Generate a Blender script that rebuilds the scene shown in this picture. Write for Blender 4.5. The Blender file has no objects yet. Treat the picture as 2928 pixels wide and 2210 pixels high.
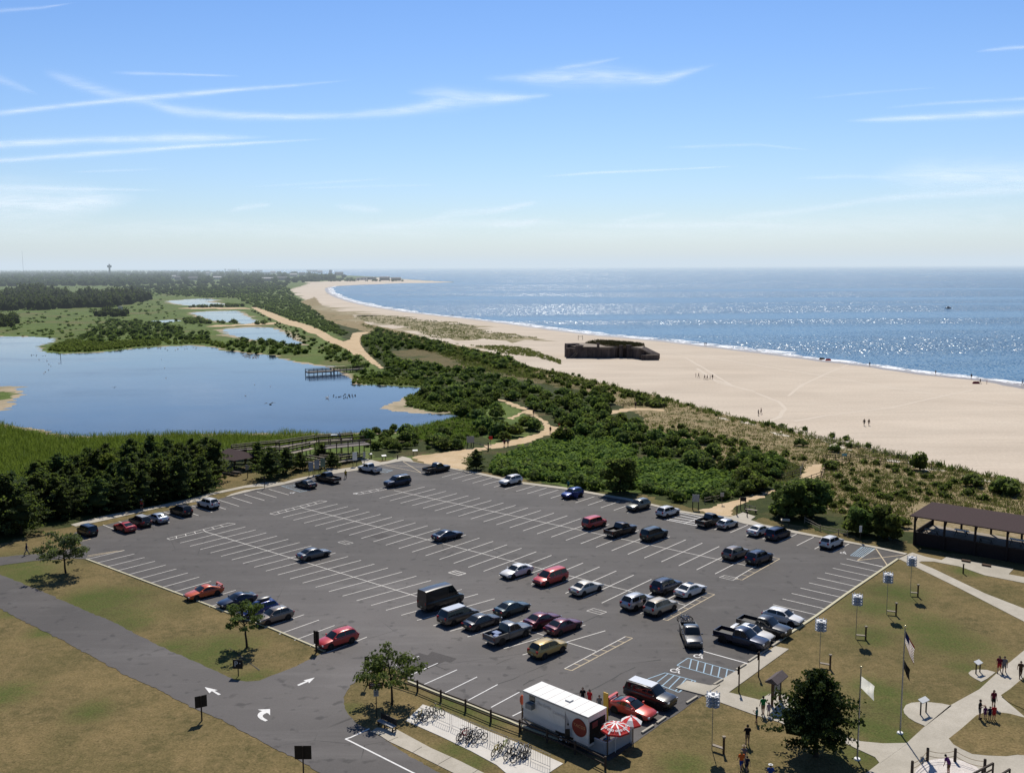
import bpy, bmesh, math, random
import numpy as np
from mathutils import Vector, Matrix
from mathutils.geometry import tessellate_polygon
random.seed(7)
RNG = np.random.default_rng(11)
S = bpy.context.scene
COL = S.collection
rad = math.radians

# ------------------------------------------------------------------ camera model (native photo pixels -> ground)
PW, PH, FPX, CAMH = 2928.0, 2210.0, 2734.0, 40.5
PITCH = math.atan((1105 - 762) / FPX)
ROLL = rad(0.25)

def ray(px, py):
    dx, dy = px - PW / 2, py - PH / 2
    x = dx * math.cos(ROLL) - dy * math.sin(ROLL)
    y = dx * math.sin(ROLL) + dy * math.cos(ROLL)
    a, b = 1.0, -y / FPX
    c, s = math.cos(PITCH), math.sin(PITCH)
    return Vector((x / FPX, a * c + b * s, -a * s + b * c))

def G(p, z=0.0):
    d = ray(p[0], p[1])
    t = (z - CAMH) / min(d.z, -1e-4)
    return Vector((d.x * t, d.y * t, z))

def at_y(p, Y):                       # point on the pixel's ray at depth Y
    d = ray(p[0], p[1]); t = Y / d.y
    return Vector((d.x * t, Y, CAMH + d.z * t))

def proj(p):                          # ground/world point -> photo pixel
    v = Vector((p[0], p[1], p[2] - CAMH)); c, s = math.cos(PITCH), math.sin(PITCH)
    f = v.y * c - v.z * s; u = v.y * s + v.z * c
    if f < 1: return (-9999., -9999.)
    x, y = v.x / f * FPX, -u / f * FPX
    dx = x * math.cos(ROLL) + y * math.sin(ROLL); dy = -x * math.sin(ROLL) + y * math.cos(ROLL)
    return (PW / 2 + dx, PH / 2 + dy)

CROP = {'A': (0, 700, .45208), 'B': (900, 700, .45208), 'C': (1900, 700, .46474), 'D': (0, 1200, .36166),
        'E': (700, 1200, .36166), 'F': (1400, 1200, .36166), 'X': (2128, 1200, .36166), 'H': (0, 1600, .45208),
        'I': (900, 1600, .45208), 'J': (1928, 1600, .45208), 'K': (1450, 1920, .20344), 'L': (1000, 1860, .2096),
        'M': (2478, 1850, .21552), 'N': (2028, 1850, .21552), 'O': (1900, 1650, .20344), 'P': (600, 1220, .24864),
        'Q': (1560, 940, .17179), 'R': (2560, 1400, .16637), 'S': (400, 740, .40687), 'T': (1220, 1560, .22604),
        'U': (1620, 2020, .09946), 'V': (1480, 1960, .09946), 'W': (560, 1850, .2156), 'Y': (1950, 1380, .18083),
        'Z': (860, 1020, .18083), 'k': (0, 0, .66184), 'l': (1464, 0, .66184), 'a': (2300, 1560, .20362),
        'b': (1160, 2000, .20796), 'n': (0, 0, 1.0)}

def P(c, x, y):
    ox, oy, s = CROP[c]
    return (ox + x * s, oy + y * s)

def PL(txt):
    """'B 0,545 110,595 A 1,2' -> native pixel list"""
    out, c = [], 'n'
    for tok in txt.split():
        if ',' in tok:
            x, y = tok.split(','); out.append(P(c, float(x), float(y)))
        else:
            c = tok
    return out

def GL(txt, z=0.0):
    return [G(p, z) for p in PL(txt)]

# ------------------------------------------------------------------ object helpers
def thing(name, label, cat, loc=(0, 0, 0), rotz=0.0, group=None):
    o = bpy.data.objects.new(name, None); COL.objects.link(o)
    o.location = loc; o.rotation_euler = (0, 0, rotz)
    o.empty_display_size = .2
    o['label'] = label; o['category'] = cat
    if group: o['group'] = group
    return o

def tag(o, label, cat, group=None):
    o['label'] = label; o['category'] = cat
    if group: o['group'] = group
    return o

def link(name, me, parent=None):
    o = bpy.data.objects.new(name, me); COL.objects.link(o)
    if parent: o.parent = parent
    return o

def struct(o, label=None, kind='structure'):
    o['kind'] = kind
    if label: o['label'] = label
    return o

def copy_tree(o, parent=None):
    c = o.copy(); COL.objects.link(c)
    if parent: c.parent = parent
    for ch in list(o.children):
        copy_tree(ch, c)
    return c

class MB:
    def __init__(s): s.v, s.f, s.m = [], [], []
    def add(s, vs, fs, m=0):
        b = len(s.v); s.v += [tuple(v) for v in vs]
        s.f += [tuple(i + b for i in f) for f in fs]; s.m += [m] * len(fs)
    def box(s, c, size, rotz=0, m=0, tilt=None):
        hx, hy, hz = [d / 2 for d in size]
        R = Matrix.Rotation(rotz, 3, 'Z')
        if tilt: R = R @ Matrix.Rotation(tilt, 3, 'X')
        vs = [Vector(c) + R @ Vector((x * hx, y * hy, z * hz)) for z in (-1, 1) for y in (-1, 1) for x in (-1, 1)]
        s.add(vs, [(0, 2, 3, 1), (4, 5, 7, 6), (0, 1, 5, 4), (2, 6, 7, 3), (0, 4, 6, 2), (1, 3, 7, 5)], m)
    def beam(s, p, q, w, h, m=0):     # box between two points, w sideways, h upright
        p, q = Vector(p), Vector(q); d = (q - p)
        if d.length < 1e-6: return
        d.normalize(); side = d.cross(Vector((0, 0, 1)))
        if side.length < 1e-4: side = Vector((1, 0, 0))
        side.normalize(); up = side.cross(d).normalized()
        a, b = side * w / 2, up * h / 2
        vs = [p - a - b, p + a - b, p + a + b, p - a + b, q - a - b, q + a - b, q + a + b, q - a + b]
        s.add(vs, [(0, 1, 2, 3), (7, 6, 5, 4), (0, 4, 5, 1), (1, 5, 6, 2), (2, 6, 7, 3), (3, 7, 4, 0)], m)
    def tube(s, p, q, r0, r1=None, n=8, m=0, cap=True):
        r1 = r0 if r1 is None else r1
        p, q = Vector(p), Vector(q); d = (q - p)
        if d.length < 1e-6: return
        d.normalize(); a = d.orthogonal().normalized(); b = d.cross(a)
        vs = []
        for c, r in ((p, r0), (q, r1)):
            for i in range(n):
                t = 2 * math.pi * i / n
                vs.append(c + (a * math.cos(t) + b * math.sin(t)) * r)
        fs = [(i, (i + 1) % n, n + (i + 1) % n, n + i) for i in range(n)]
        if cap: fs += [tuple(range(n - 1, -1, -1)), tuple(range(n, 2 * n))]
        s.add(vs, fs, m)
    def path(s, pts, r, n=6, m=0):
        for p, q in zip(pts[:-1], pts[1:]): s.tube(p, q, r, r, n, m)
    def ball(s, c, r, n=8, m=0, sc=(1, 1, 1)):
        vs, fs = [], []; k = n // 2 + 1
        for i in range(k + 1):
            th = math.pi * i / k
            for j in range(n):
                ph = 2 * math.pi * j / n
                vs.append((c[0] + r * sc[0] * math.sin(th) * math.cos(ph), c[1] + r * sc[1] * math.sin(th) * math.sin(ph), c[2] + r * sc[2] * math.cos(th)))
        for i in range(k):
            for j in range(n):
                fs.append((i * n + j, (i + 1) * n + j, (i + 1) * n + (j + 1) % n, i * n + (j + 1) % n))
        s.add(vs, fs, m)
    def prism(s, pts, z0, z1, m=0, mt=None):      # closed 2-D outline
        n = len(pts); vs = [(p[0], p[1], z0) for p in pts] + [(p[0], p[1], z1) for p in pts]
        s.add(vs, [(i, (i + 1) % n, n + (i + 1) % n, n + i) for i in range(n)], m)
        tri = tessellate_polygon([[Vector((p[0], p[1], 0)) for p in pts]])
        s.add([(p[0], p[1], z1) for p in pts], [tuple(t) for t in tri], m if mt is None else mt)
    def ring(s, c, R, r, axis='y', n=20, k=6, m=0):   # torus
        vs, fs = [], []
        for i in range(n):
            t = 2 * math.pi * i / n
            for j in range(k):
                u = 2 * math.pi * j / k; q = R + r * math.cos(u); w = r * math.sin(u)
                v = (q * math.cos(t), w, q * math.sin(t)) if axis == 'y' else (q * math.cos(t), q * math.sin(t), w)
                vs.append((c[0] + v[0], c[1] + v[1], c[2] + v[2]))
        for i in range(n):
            for j in range(k):
                fs.append((i * k + j, ((i + 1) % n) * k + j, ((i + 1) % n) * k + (j + 1) % k, i * k + (j + 1) % k))
        s.add(vs, fs, m)
    def mesh(s, name, mats, smooth=False, off=None):
        me = bpy.data.meshes.new(name)
        vs = s.v if off is None else [(v[0] - off[0], v[1] - off[1], v[2] - off[2]) for v in s.v]
        me.from_pydata(vs, [], s.f)
        for m in (mats if isinstance(mats, (list, tuple)) else [mats]): me.materials.append(m)
        if max(s.m, default=0): me.polygons.foreach_set('material_index', s.m)
        bm = bmesh.new(); bm.from_mesh(me); bmesh.ops.recalc_face_normals(bm, faces=bm.faces); bm.to_mesh(me); bm.free()
        if smooth:
            me.polygons.foreach_set('use_smooth', [True] * len(me.polygons))
            try: me.set_sharp_from_angle(angle=rad(38))
            except Exception: pass
        me.update()
        return me
    def build(s, name, mats, parent=None, smooth=False, off=None):
        if off is None and parent is not None and parent.get('_world'): off = parent.location
        return link(name, s.mesh(name, mats, smooth, off), parent)

def world_thing(name, label, cat, loc, group=None):      # parts are written in world coordinates
    t = thing(name, label, cat, loc, 0, group); t['_world'] = 1
    return t

def np_mesh(name, V, k, mats, shade=None, smooth=False, extra=None):
    """V: (n*k,3) faces of k consecutive vertices; extra = (verts, faces, shade) appended"""
    V = np.asarray(V, dtype=np.float32); nf = len(V) // k
    idx = np.arange(nf * k, dtype=np.int32); starts = np.arange(nf, dtype=np.int32) * k; tot = np.full(nf, k, dtype=np.int32)
    sh = np.asarray(shade, dtype=np.float32) if shade is not None else np.zeros(len(V), np.float32)
    if extra is not None:
        ev, ef, es = extra; ev = np.asarray(ev, np.float32); ef = np.asarray(ef, np.int32)
        idx = np.concatenate([idx, (ef + len(V)).ravel()]).astype(np.int32)
        starts = np.concatenate([starts, nf * k + np.arange(len(ef)) * ef.shape[1]]).astype(np.int32)
        tot = np.concatenate([tot, np.full(len(ef), ef.shape[1])]).astype(np.int32)
        V = np.concatenate([V, ev]); sh = np.concatenate([sh, np.asarray(es, np.float32)])
    me = bpy.data.meshes.new(name)
    me.vertices.add(len(V)); me.vertices.foreach_set('co', V.ravel())
    me.loops.add(len(idx)); me.loops.foreach_set('vertex_index', idx)
    me.polygons.add(len(starts)); me.polygons.foreach_set('loop_start', starts)
    if smooth: me.polygons.foreach_set('use_smooth', np.ones(len(starts), bool))
    at = me.attributes.new('shade', 'FLOAT', 'POINT'); at.data.foreach_set('value', sh)
    me.materials.append(mats); me.update(calc_edges=True); me.validate()
    return me

def sheet(name, pts, z, mat, rough=0.0, step=None, seed=0, keep=None):
    """flat polygon sheet at height z, its border broken up by a little noise"""
    pts = [Vector((p[0], p[1], 0)) for p in pts]
    if step:
        rr = random.Random(seed); out = []
        n = len(pts)
        for i in range(n):
            p, q = pts[i], pts[(i + 1) % n]; L = (q - p).length
            D = max(60., min(p.length, q.length)); st = step * D / 100.
            k = max(1, min(60, int(L / st))); nrm = Vector((-(q - p).y, (q - p).x, 0))
            if nrm.length: nrm.normalize()
            for j in range(k):
                t = j / k; v = p.lerp(q, t)
                if j or rough: v = v + nrm * rr.gauss(0, rough * min(1., L / 3) * D / 100.)
                out.append(v)
        pts = out
    tri = tessellate_polygon([[Vector((p.x, p.y, 0)) for p in pts]])
    mb = MB(); mb.add([(p.x, p.y, z) for p in pts], [tuple(t) for t in tri])
    me = bpy.data.meshes.new(name); me.from_pydata(mb.v, [], mb.f); me.materials.append(mat)
    bm = bmesh.new(); bm.from_mesh(me)
    for f in bm.faces:
        f.normal_update()
        if f.normal.z < 0: f.normal_flip()
    bm.to_mesh(me); bm.free()
    return struct(link(name, me))

def in_poly(X, Y, poly):
    ins = np.zeros(len(X), bool); n = len(poly); j = n - 1
    for i in range(n):
        xi, yi, xj, yj = poly[i][0], poly[i][1], poly[j][0], poly[j][1]
        c = ((yi > Y) != (yj > Y)) & (X < (xj - xi) * (Y - yi) / ((yj - yi) or 1e-9) + xi)
        ins ^= c; j = i
    return ins

def scatter_px(txt, n, rng=RNG, exclude=()):
    """n ground points spread evenly over a polygon given in photo pixels"""
    poly = PL(txt); a = np.array(poly); x0, y0 = a.min(0); x1, y1 = a.max(0)
    out = []
    while len(out) < n:
        X = rng.uniform(x0, x1, 4 * n + 20); Y = rng.uniform(y0, y1, 4 * n + 20)
        k = in_poly(X, Y, poly)
        for e in exclude: k &= ~in_poly(X, Y, e)
        for x, y in zip(X[k], Y[k]):
            out.append(G((x, y))); 
            if len(out) >= n: break
    return out

def scatter_w(txt, spacing, rng=RNG, grow=0.0, exclude=()):
    """ground points at least spacing*(1+grow*(D-150)/100) apart inside a polygon"""
    poly = [(p.x, p.y) for p in GL(txt)]; a = np.array(poly); x0, y0 = a.min(0); x1, y1 = a.max(0)
    n = int(min(60000, 4 * (x1 - x0) * (y1 - y0) / spacing ** 2))
    X = rng.uniform(x0, x1, n); Y = rng.uniform(y0, y1, n); k = in_poly(X, Y, poly)
    for e in exclude: k &= ~in_poly(X, Y, e)
    acc = np.zeros((0, 2)); X, Y = X[k], Y[k]; cells = {}
    out = []
    for x, y in zip(X, Y):
        s = spacing * (1 + grow * max(0, math.hypot(x, y) - 150) / 100)
        cx, cy = int(x // spacing), int(y // spacing); r = int(math.ceil(s / spacing)); ok = True
        for i in range(cx - r, cx + r + 1):
            for j in range(cy - r, cy + r + 1):
                for q in cells.get((i, j), ()):
                    if (q[0] - x) ** 2 + (q[1] - y) ** 2 < s * s: ok = False; break
                if not ok: break
            if not ok: break
        if ok:
            cells.setdefault((cx, cy), []).append((x, y)); out.append(Vector((x, y, 0)))
    return out

KEEP = [PL(t) for t in ("B 1165,972 1200,980 1330,1025 1360,1035 1410,1080 1480,1120 1525,1145 1610,1158 1600,1175 1540,1175 1500,1205 1440,1220 1350,1255 1230,1285 E 1940,214 1960,230 1850,265 1775,295 1750,330 1755,395 1500,372 1330,310 1310,285 1550,255 1700,232 1900,205 B 1080,1262 1180,1245 1330,1210 1425,1185 1450,1150 1415,1100 1330,1065 1300,1078 1250,1108 1205,1098 1290,1065 1315,1048 1200,1000",
    "B 15,530 70,555 120,595 200,625 230,600 235,560 270,550 335,550 360,556 300,570 285,600 300,640 340,690 390,735 436,780 418,784 350,745 295,693 250,690 200,652 100,612 0,562",
    "F 1640,722 1720,695 1880,645 2100,580 X -40,625 0,612 180,565 300,512 400,470 450,450 485,372 540,352 630,345 605,445 500,495 400,525 300,550 180,602 60,645 0,670 F 1960,695 1900,725 1930,765 1800,765",
    "A 1585,395 1620,396 1720,430 1830,478 1930,502 2060,562 2120,612 1990,578 1900,524 1800,502 1690,453", "A 1920,745 2212,735 2212,840 1930,850", "B 0,735 150,745 150,800 0,850",
    "E 430,235 970,225 970,330 900,400 500,400 430,330", "B 1855,1040 2000,1024 2212,1032 2212,1056 2050,1050 1890,1072", "F 1600,600 1660,600 1660,720 1600,720", "E 1750,140 1950,130 1950,250 1750,230")]
for sx, sy in ((240, 140), (265, 150), (480, 118), (375, 152), (545, 148), (750, 105), (890, 110), (935, 104), (835, 92), (650, 84), (900, 158), (1000, 152), (1190, 92), (1230, 96), (1265, 102), (1400, 118), (1560, 150), (1610, 148), (1720, 152), (1140, 118), (1080, 128)):
    KEEP.append(PL("S %d,%d %d,%d %d,%d %d,%d" % (sx - 20, sy - 14, sx + 20, sy - 14, sx + 20, sy + 1, sx - 20, sy + 1)))
KEEPB = [(min(q[0] for q in k), min(q[1] for q in k), max(q[0] for q in k), max(q[1] for q in k)) for k in KEEP]
def pip(x, y, poly):
    c = False; j = len(poly) - 1
    for i in range(len(poly)):
        if (poly[i][1] > y) != (poly[j][1] > y) and x < (poly[j][0] - poly[i][0]) * (y - poly[i][1]) / (poly[j][1] - poly[i][1]) + poly[i][0]: c = not c
        j = i
    return c
def clear(p, r, h):                   # true when a plant of radius r, height h here leaves paths and decks in view
    for dx in (-.7, 0, .7):
        for z in (.1, .5, .95):
            x, y = proj((p.x + dx * r, p.y, z * h))
            for k, b in zip(KEEP, KEEPB):
                if b[0] <= x <= b[2] and b[1] <= y <= b[3] and pip(x, y, k): return False
    return True

# ------------------------------------------------------------------ materials
class NT:
    def __init__(s, name):
        s.mat = bpy.data.materials.new(name); s.mat.use_nodes = True
        s.t = s.mat.node_tree; s.t.nodes.clear()
        s.out = s.t.nodes.new('ShaderNodeOutputMaterial')
    def n(s, typ, props=None, **kw):
        nd = s.t.nodes.new('ShaderNode' + typ)
        for k, v in (props or {}).items(): setattr(nd, k, v)
        for k, v in kw.items():
            key = int(k[1:]) if k[0] == '_' and k[1:].isdigit() else k.replace('_', ' ')
            s.set(nd.inputs[key], v)
        return nd
    def set(s, sock, v):
        if isinstance(v, bpy.types.NodeSocket): s.t.links.new(v, sock)
        elif isinstance(v, (tuple, list)) and len(v) == 3 and sock.type == 'RGBA': sock.default_value = (*v, 1)
        else: sock.default_value = v
    def math(s, op, a, b=0.0, c=None, clamp=False):
        nd = s.n('Math', {'operation': op, 'use_clamp': clamp}, _0=a, _1=b)
        if c is not None: s.set(nd.inputs[2], c)
        return nd.outputs[0]
    def mix(s, f, a, b, mode='MIX'):
        nd = s.t.nodes.new('ShaderNodeMix'); nd.data_type = 'RGBA'; nd.blend_type = mode
        s.set(nd.inputs['Factor'], f); s.set(nd.inputs[6], a); s.set(nd.inputs[7], b)
        return nd.outputs[2]
    def pos(s): return s.n('NewGeometry').outputs['Position']
    def noise(s, scale, detail=4.0, rough=.55, vec=None, dist=0.0):
        nd = s.n('TexNoise', None, Scale=scale, Detail=detail, Roughness=rough, Distortion=dist)
        s.set(nd.inputs['Vector'], vec if vec is not None else s.pos())
        return nd.outputs[0]
    def ramp(s, f, stops):
        nd = s.t.nodes.new('ShaderNodeValToRGB'); s.set(nd.inputs[0], f); e = nd.color_ramp.elements
        while len(e) < len(stops): e.new(.5)
        for el, (p, c) in zip(e, stops): el.position = p; el.color = (*c, 1) if len(c) == 3 else c
        return nd.outputs[0]
    def thr(s, f, a, b): 
        nd = s.n('MapRange', {'clamp': True}, Value=f, From_Min=a, From_Max=b); return nd.outputs[0]
    def stretch(s, sx, sy, sz=1.0, rotz=0.0):
        nd = s.n('Mapping', None, Vector=s.pos()); nd.inputs['Scale'].default_value = (sx, sy, sz)
        nd.inputs['Rotation'].default_value = (0, 0, rotz); return nd.outputs[0]
    def bump(s, h, strength=.3, dist=.1):
        return s.n('Bump', None, Height=h, Strength=strength, Distance=dist).outputs[0]
    def bsdf(s, col, rough=.7, spec=.3, metal=0.0, normal=None, **kw):
        nd = s.n('BsdfPrincipled', None, Base_Color=col, Roughness=rough, Metallic=metal)
        nd.inputs['Specular IOR Level'].default_value = spec
        for k, v in kw.items(): s.set(nd.inputs[k.replace('_', ' ')], v)
        if normal is not None: s.set(nd.inputs['Normal'], normal)
        s.t.links.new(nd.outputs[0], s.out.inputs[0]); return nd
    def surf(s, sock): s.t.links.new(sock, s.out.inputs[0])

def hexc(h):
    c = [int(h[i:i + 2], 16) / 255 for i in (0, 2, 4)]
    return tuple(x / 12.92 if x <= .04045 else ((x + .055) / 1.055) ** 2.4 for x in c)

def simple(name, col, rough=.6, spec=.4, metal=0.0, var=.15, scale=3.0, **kw):
    m = NT(name)
    if var:
        tc = m.n('TexCoord').outputs['Object']
        f = m.noise(scale, 4, .6, tc)
        c = m.mix(f, tuple(x * (1 - var) for x in col), tuple(min(1, x * (1 + var)) for x in col))
    else: c = col
    m.bsdf(c, rough, spec, metal, **kw)
    return m.mat

def ground_mat(name, a, b, c, s1=.25, s2=.05, s3=3., cmin=.5, cmax=.65, bump=.4, fine=.25, rough=.95, bdist=.08):
    m = NT(name)
    n1, n2, n3 = m.noise(s1, 6, .65), m.noise(s2, 5, .6), m.noise(s3, 3, .7)
    col = m.mix(m.thr(n1, .35, .65), a, b)
    col = m.mix(m.thr(n2, cmin, cmax), col, c)
    k = m.n('MapRange', None, Value=n3, From_Min=.3, From_Max=.7, To_Min=1 - fine, To_Max=1 + fine).outputs[0]
    col = m.n('VectorMath', {'operation': 'SCALE'}, Vector=col, Scale=k).outputs[0]
    m.bsdf(col, rough, .1, normal=m.bump(n3, bump, bdist))
    return m.mat

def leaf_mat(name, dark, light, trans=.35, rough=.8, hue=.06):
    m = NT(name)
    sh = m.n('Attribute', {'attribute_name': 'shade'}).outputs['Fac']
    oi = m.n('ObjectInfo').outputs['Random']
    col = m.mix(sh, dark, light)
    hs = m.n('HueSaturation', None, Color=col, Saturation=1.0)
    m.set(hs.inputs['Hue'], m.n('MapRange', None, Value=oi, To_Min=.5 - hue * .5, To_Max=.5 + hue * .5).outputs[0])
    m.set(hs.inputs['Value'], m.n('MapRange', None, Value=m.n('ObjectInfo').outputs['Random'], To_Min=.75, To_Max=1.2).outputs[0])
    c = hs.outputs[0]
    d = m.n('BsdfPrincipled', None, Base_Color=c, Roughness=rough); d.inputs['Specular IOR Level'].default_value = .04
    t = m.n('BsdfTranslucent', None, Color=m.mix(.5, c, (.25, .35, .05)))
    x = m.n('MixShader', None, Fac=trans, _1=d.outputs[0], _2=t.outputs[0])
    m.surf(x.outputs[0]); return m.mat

WOOD = simple('weathered_wood', (.055, .042, .034), .8, .2, var=.35, scale=6)
WOODL = simple('pale_wood', (.28, .24, .19), .8, .2, var=.25, scale=6)
WOODB = simple('brown_wood', (.09, .055, .035), .75, .2, var=.3, scale=6)
BLACK = simple('black_plastic', (.012, .012, .013), .5, .4, var=0)
RUBBER = simple('tyre_rubber', (.016, .016, .017), .85, .2, var=.2)
RIM = simple('alloy_rim', (.42, .43, .45), .3, .5, .8, var=0)
CHROME = simple('chrome', (.6, .6, .62), .15, .5, 1.0, var=0)
STEEL = simple('galvanised_steel', (.30, .31, .33), .4, .5, .7, var=.1)
WHITE = simple('white_paint', (.74, .74, .73), .5, .4, var=.05)
GLASS = simple('tinted_glass', (.012, .016, .018), .04, .6, var=0)
LAMP = simple('headlight_lens', (.55, .57, .6), .1, .6, .3, var=0)
TAIL = simple('taillight_lens', (.30, .015, .012), .15, .5, var=0)
PLATE = simple('plate_yellow', (.55, .5, .3), .4, .4, var=0)
CONC = ground_mat('concrete', (.40, .365, .30), (.47, .43, .36), (.36, .33, .27), .6, .1, 8, .5, .7, .15, .10, .85, .02)
GREYW = simple('grey_sign_board', (.32, .33, .34), .5, .3, var=.08)
SIGNW = simple('sign_white', (.66, .67, .66), .5, .3, var=.06)
SIGNB = simple('sign_brown_black', (.022, .018, .017), .6, .3, var=.2)
RED = simple('red_paint', (.50, .02, .015), .5, .3, var=.05)
YELLOW = simple('yellow_paint', (.62, .38, .05), .5, .3, var=.05)
ROPE = simple('rope', (.30, .22, .13), .9, .1, var=.2)
# ------------------------------------------------------------------ camera, sky, sun, haze
cd = bpy.data.cameras.new('camera'); cam = bpy.data.objects.new('camera', cd); COL.objects.link(cam)
cd.sensor_width = 36; cd.lens = 36 * FPX / PW; cd.clip_end = 2e6; cd.clip_start = .5; cd.sensor_fit = 'HORIZONTAL'
fw = Vector((0, math.cos(PITCH), -math.sin(PITCH))); up0 = Vector((0, math.sin(PITCH), math.cos(PITCH))); rt0 = Vector((1, 0, 0))
rt = rt0 * math.cos(ROLL) - up0 * math.sin(ROLL); up = rt0 * math.sin(ROLL) + up0 * math.cos(ROLL)
cam.matrix_world = Matrix(((rt.x, up.x, -fw.x, 0), (rt.y, up.y, -fw.y, 0), (rt.z, up.z, -fw.z, CAMH), (0, 0, 0, 1)))
S.camera = cam

SUN_EL, SUN_AZ = rad(51), rad(4)            # azimuth measured from +Y towards +X
w = bpy.data.worlds.new('World'); S.world = w; w.use_nodes = True
nt = w.node_tree; bg = nt.nodes['Background']
sky = nt.nodes.new('ShaderNodeTexSky'); sky.sky_type = 'NISHITA'; sky.sun_disc = False
sky.sun_elevation = SUN_EL; sky.sun_rotation = SUN_AZ; sky.altitude = 0; sky.air_density = 1.15; sky.dust_density = .35; sky.ozone_density = 2.2
hs = nt.nodes.new('ShaderNodeHueSaturation'); hs.inputs['Saturation'].default_value = 1.0
nt.links.new(sky.outputs[0], hs.inputs['Color']); tn = nt.nodes.new('ShaderNodeMix'); tn.data_type = 'RGBA'; tn.blend_type = 'MULTIPLY'; tn.inputs['Factor'].default_value = 1; tn.inputs[7].default_value = (.73, .95, 1.27, 1)
nt.links.new(hs.outputs[0], tn.inputs[6]); 
gm = nt.nodes.new('ShaderNodeTexCoord'); sp = nt.nodes.new('ShaderNodeSeparateXYZ'); nt.links.new(gm.outputs['Generated'], sp.inputs[0])
rp = nt.nodes.new('ShaderNodeValToRGB'); nt.links.new(sp.outputs[2], rp.inputs[0]); el_ = rp.color_ramp.elements
el_[0].position = .02; el_[0].color = (1.12, 1.04, 1.05, 1); y_ = el_.new(.12); y_.color = (1, 1, 1, 1); el_[1].position = .26; el_[1].color = (.84, .89, .96, 1); x_ = el_.new(.65); x_.color = (.40, .43, .48, 1)
t2 = nt.nodes.new('ShaderNodeMix'); t2.data_type = 'RGBA'; t2.blend_type = 'MULTIPLY'; t2.inputs['Factor'].default_value = 1
ra = nt.nodes.new('ShaderNodeMapRange'); nt.links.new(sp.outputs[1], ra.inputs['Value']); ra.inputs['From Min'].default_value = -.8; ra.inputs['From Max'].default_value = .5; ra.inputs['To Min'].default_value = .52; ra.inputs['To Max'].default_value = 1
vs_ = nt.nodes.new('ShaderNodeVectorMath'); vs_.operation = 'SCALE'; nt.links.new(rp.outputs[0], vs_.inputs[0]); nt.links.new(ra.outputs[0], vs_.inputs['Scale'])
nt.links.new(tn.outputs[2], t2.inputs[6]); nt.links.new(vs_.outputs[0], t2.inputs[7]); nt.links.new(t2.outputs[2], bg.inputs[0]); bg.inputs[1].default_value = .093

sd = bpy.data.lights.new('sun', 'SUN'); sun = bpy.data.objects.new('sun', sd); COL.objects.link(sun)
sd.energy = 4.9; sd.angle = rad(.53); sd.color = (1, .94, .84)
sv = Vector((math.sin(SUN_AZ) * math.cos(SUN_EL), math.cos(SUN_AZ) * math.cos(SUN_EL), math.sin(SUN_EL)))
sun.rotation_euler = sv.to_track_quat('Z', 'Y').to_euler(); sun.location = (0, 0, 90)

S.view_settings.view_transform = 'Standard'; S.view_settings.look = 'None'; S.view_settings.exposure = 0; S.view_settings.gamma = 1
cy = S.cycles; cy.max_bounces = 6; cy.diffuse_bounces = 2; cy.glossy_bounces = 3; cy.transmission_bounces = 2; cy.transparent_max_bounces = 12
cy.volume_bounces = 0; cy.caustics_reflective = False; cy.caustics_refractive = False; cy.sample_clamp_direct = 0; cy.sample_clamp_indirect = 4

# sea air: thin homogeneous veil over the distance, scattered daylight put in as emission
HAZE = True
if HAZE:
    hm = bpy.data.materials.new('sea_haze'); hm.use_nodes = True; t = hm.node_tree; t.nodes.clear()
    o_ = t.nodes.new('ShaderNodeOutputMaterial'); ab = t.nodes.new('ShaderNodeVolumeAbsorption'); em = t.nodes.new('ShaderNodeEmission'); ad = t.nodes.new('ShaderNodeAddShader')
    K = 1 / 10500.
    ab.inputs['Color'].default_value = (0, 0, 0, 1); ab.inputs['Density'].default_value = K
    em.inputs['Color'].default_value = (.68, .79, .89, 1); em.inputs['Strength'].default_value = K * .95
    t.links.new(ab.outputs[0], ad.inputs[0]); t.links.new(em.outputs[0], ad.inputs[1]); t.links.new(ad.outputs[0], o_.inputs['Volume'])
    mb = MB(); mb.box((0, 40480, 105), (150000, 80000, 220)); hz = struct(mb.build('haze', hm), 'thin pale sea haze over the distance')

# ------------------------------------------------------------------ cirrus streaks: thin sheets of ice cloud 7 km up
cm = NT('cirrus'); e = cm.n('Attribute', {'attribute_name': 'shade'}).outputs['Fac']
uv = cm.n('UVMap', {'uv_map': 'uv'}).outputs[0]
mp = cm.n('Mapping', None, Vector=uv); mp.inputs['Scale'].default_value = (.9, 5, 1)
n1 = cm.noise(2.2, 8, .62, mp.outputs[0], 1.2)
mp2 = cm.n('Mapping', None, Vector=uv); mp2.inputs['Scale'].default_value = (2.2, 26, 1)
n2 = cm.noise(2.0, 6, .6, mp2.outputs[0], 1.)
a_ = cm.math('MULTIPLY', cm.thr(cm.math('ADD', cm.math('MULTIPLY', n1, .6), cm.math('MULTIPLY', n2, .4)), .24, .80), e)
a_ = cm.math('MULTIPLY', a_, 1.0, clamp=True)
tr = cm.n('BsdfTransparent'); tl = cm.n('BsdfTranslucent', None, Color=(.90, .96, 1.0)); df = cm.n('BsdfDiffuse', None, Color=(.9, .95, 1))
ml = cm.n('MixShader', None, Fac=.1, _1=tl.outputs[0], _2=df.outputs[0])
mx = cm.n('MixShader', None, Fac=a_, _1=tr.outputs[0], _2=ml.outputs[0]); cm.surf(mx.outputs[0])
CLOUDM = cm.mat

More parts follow.
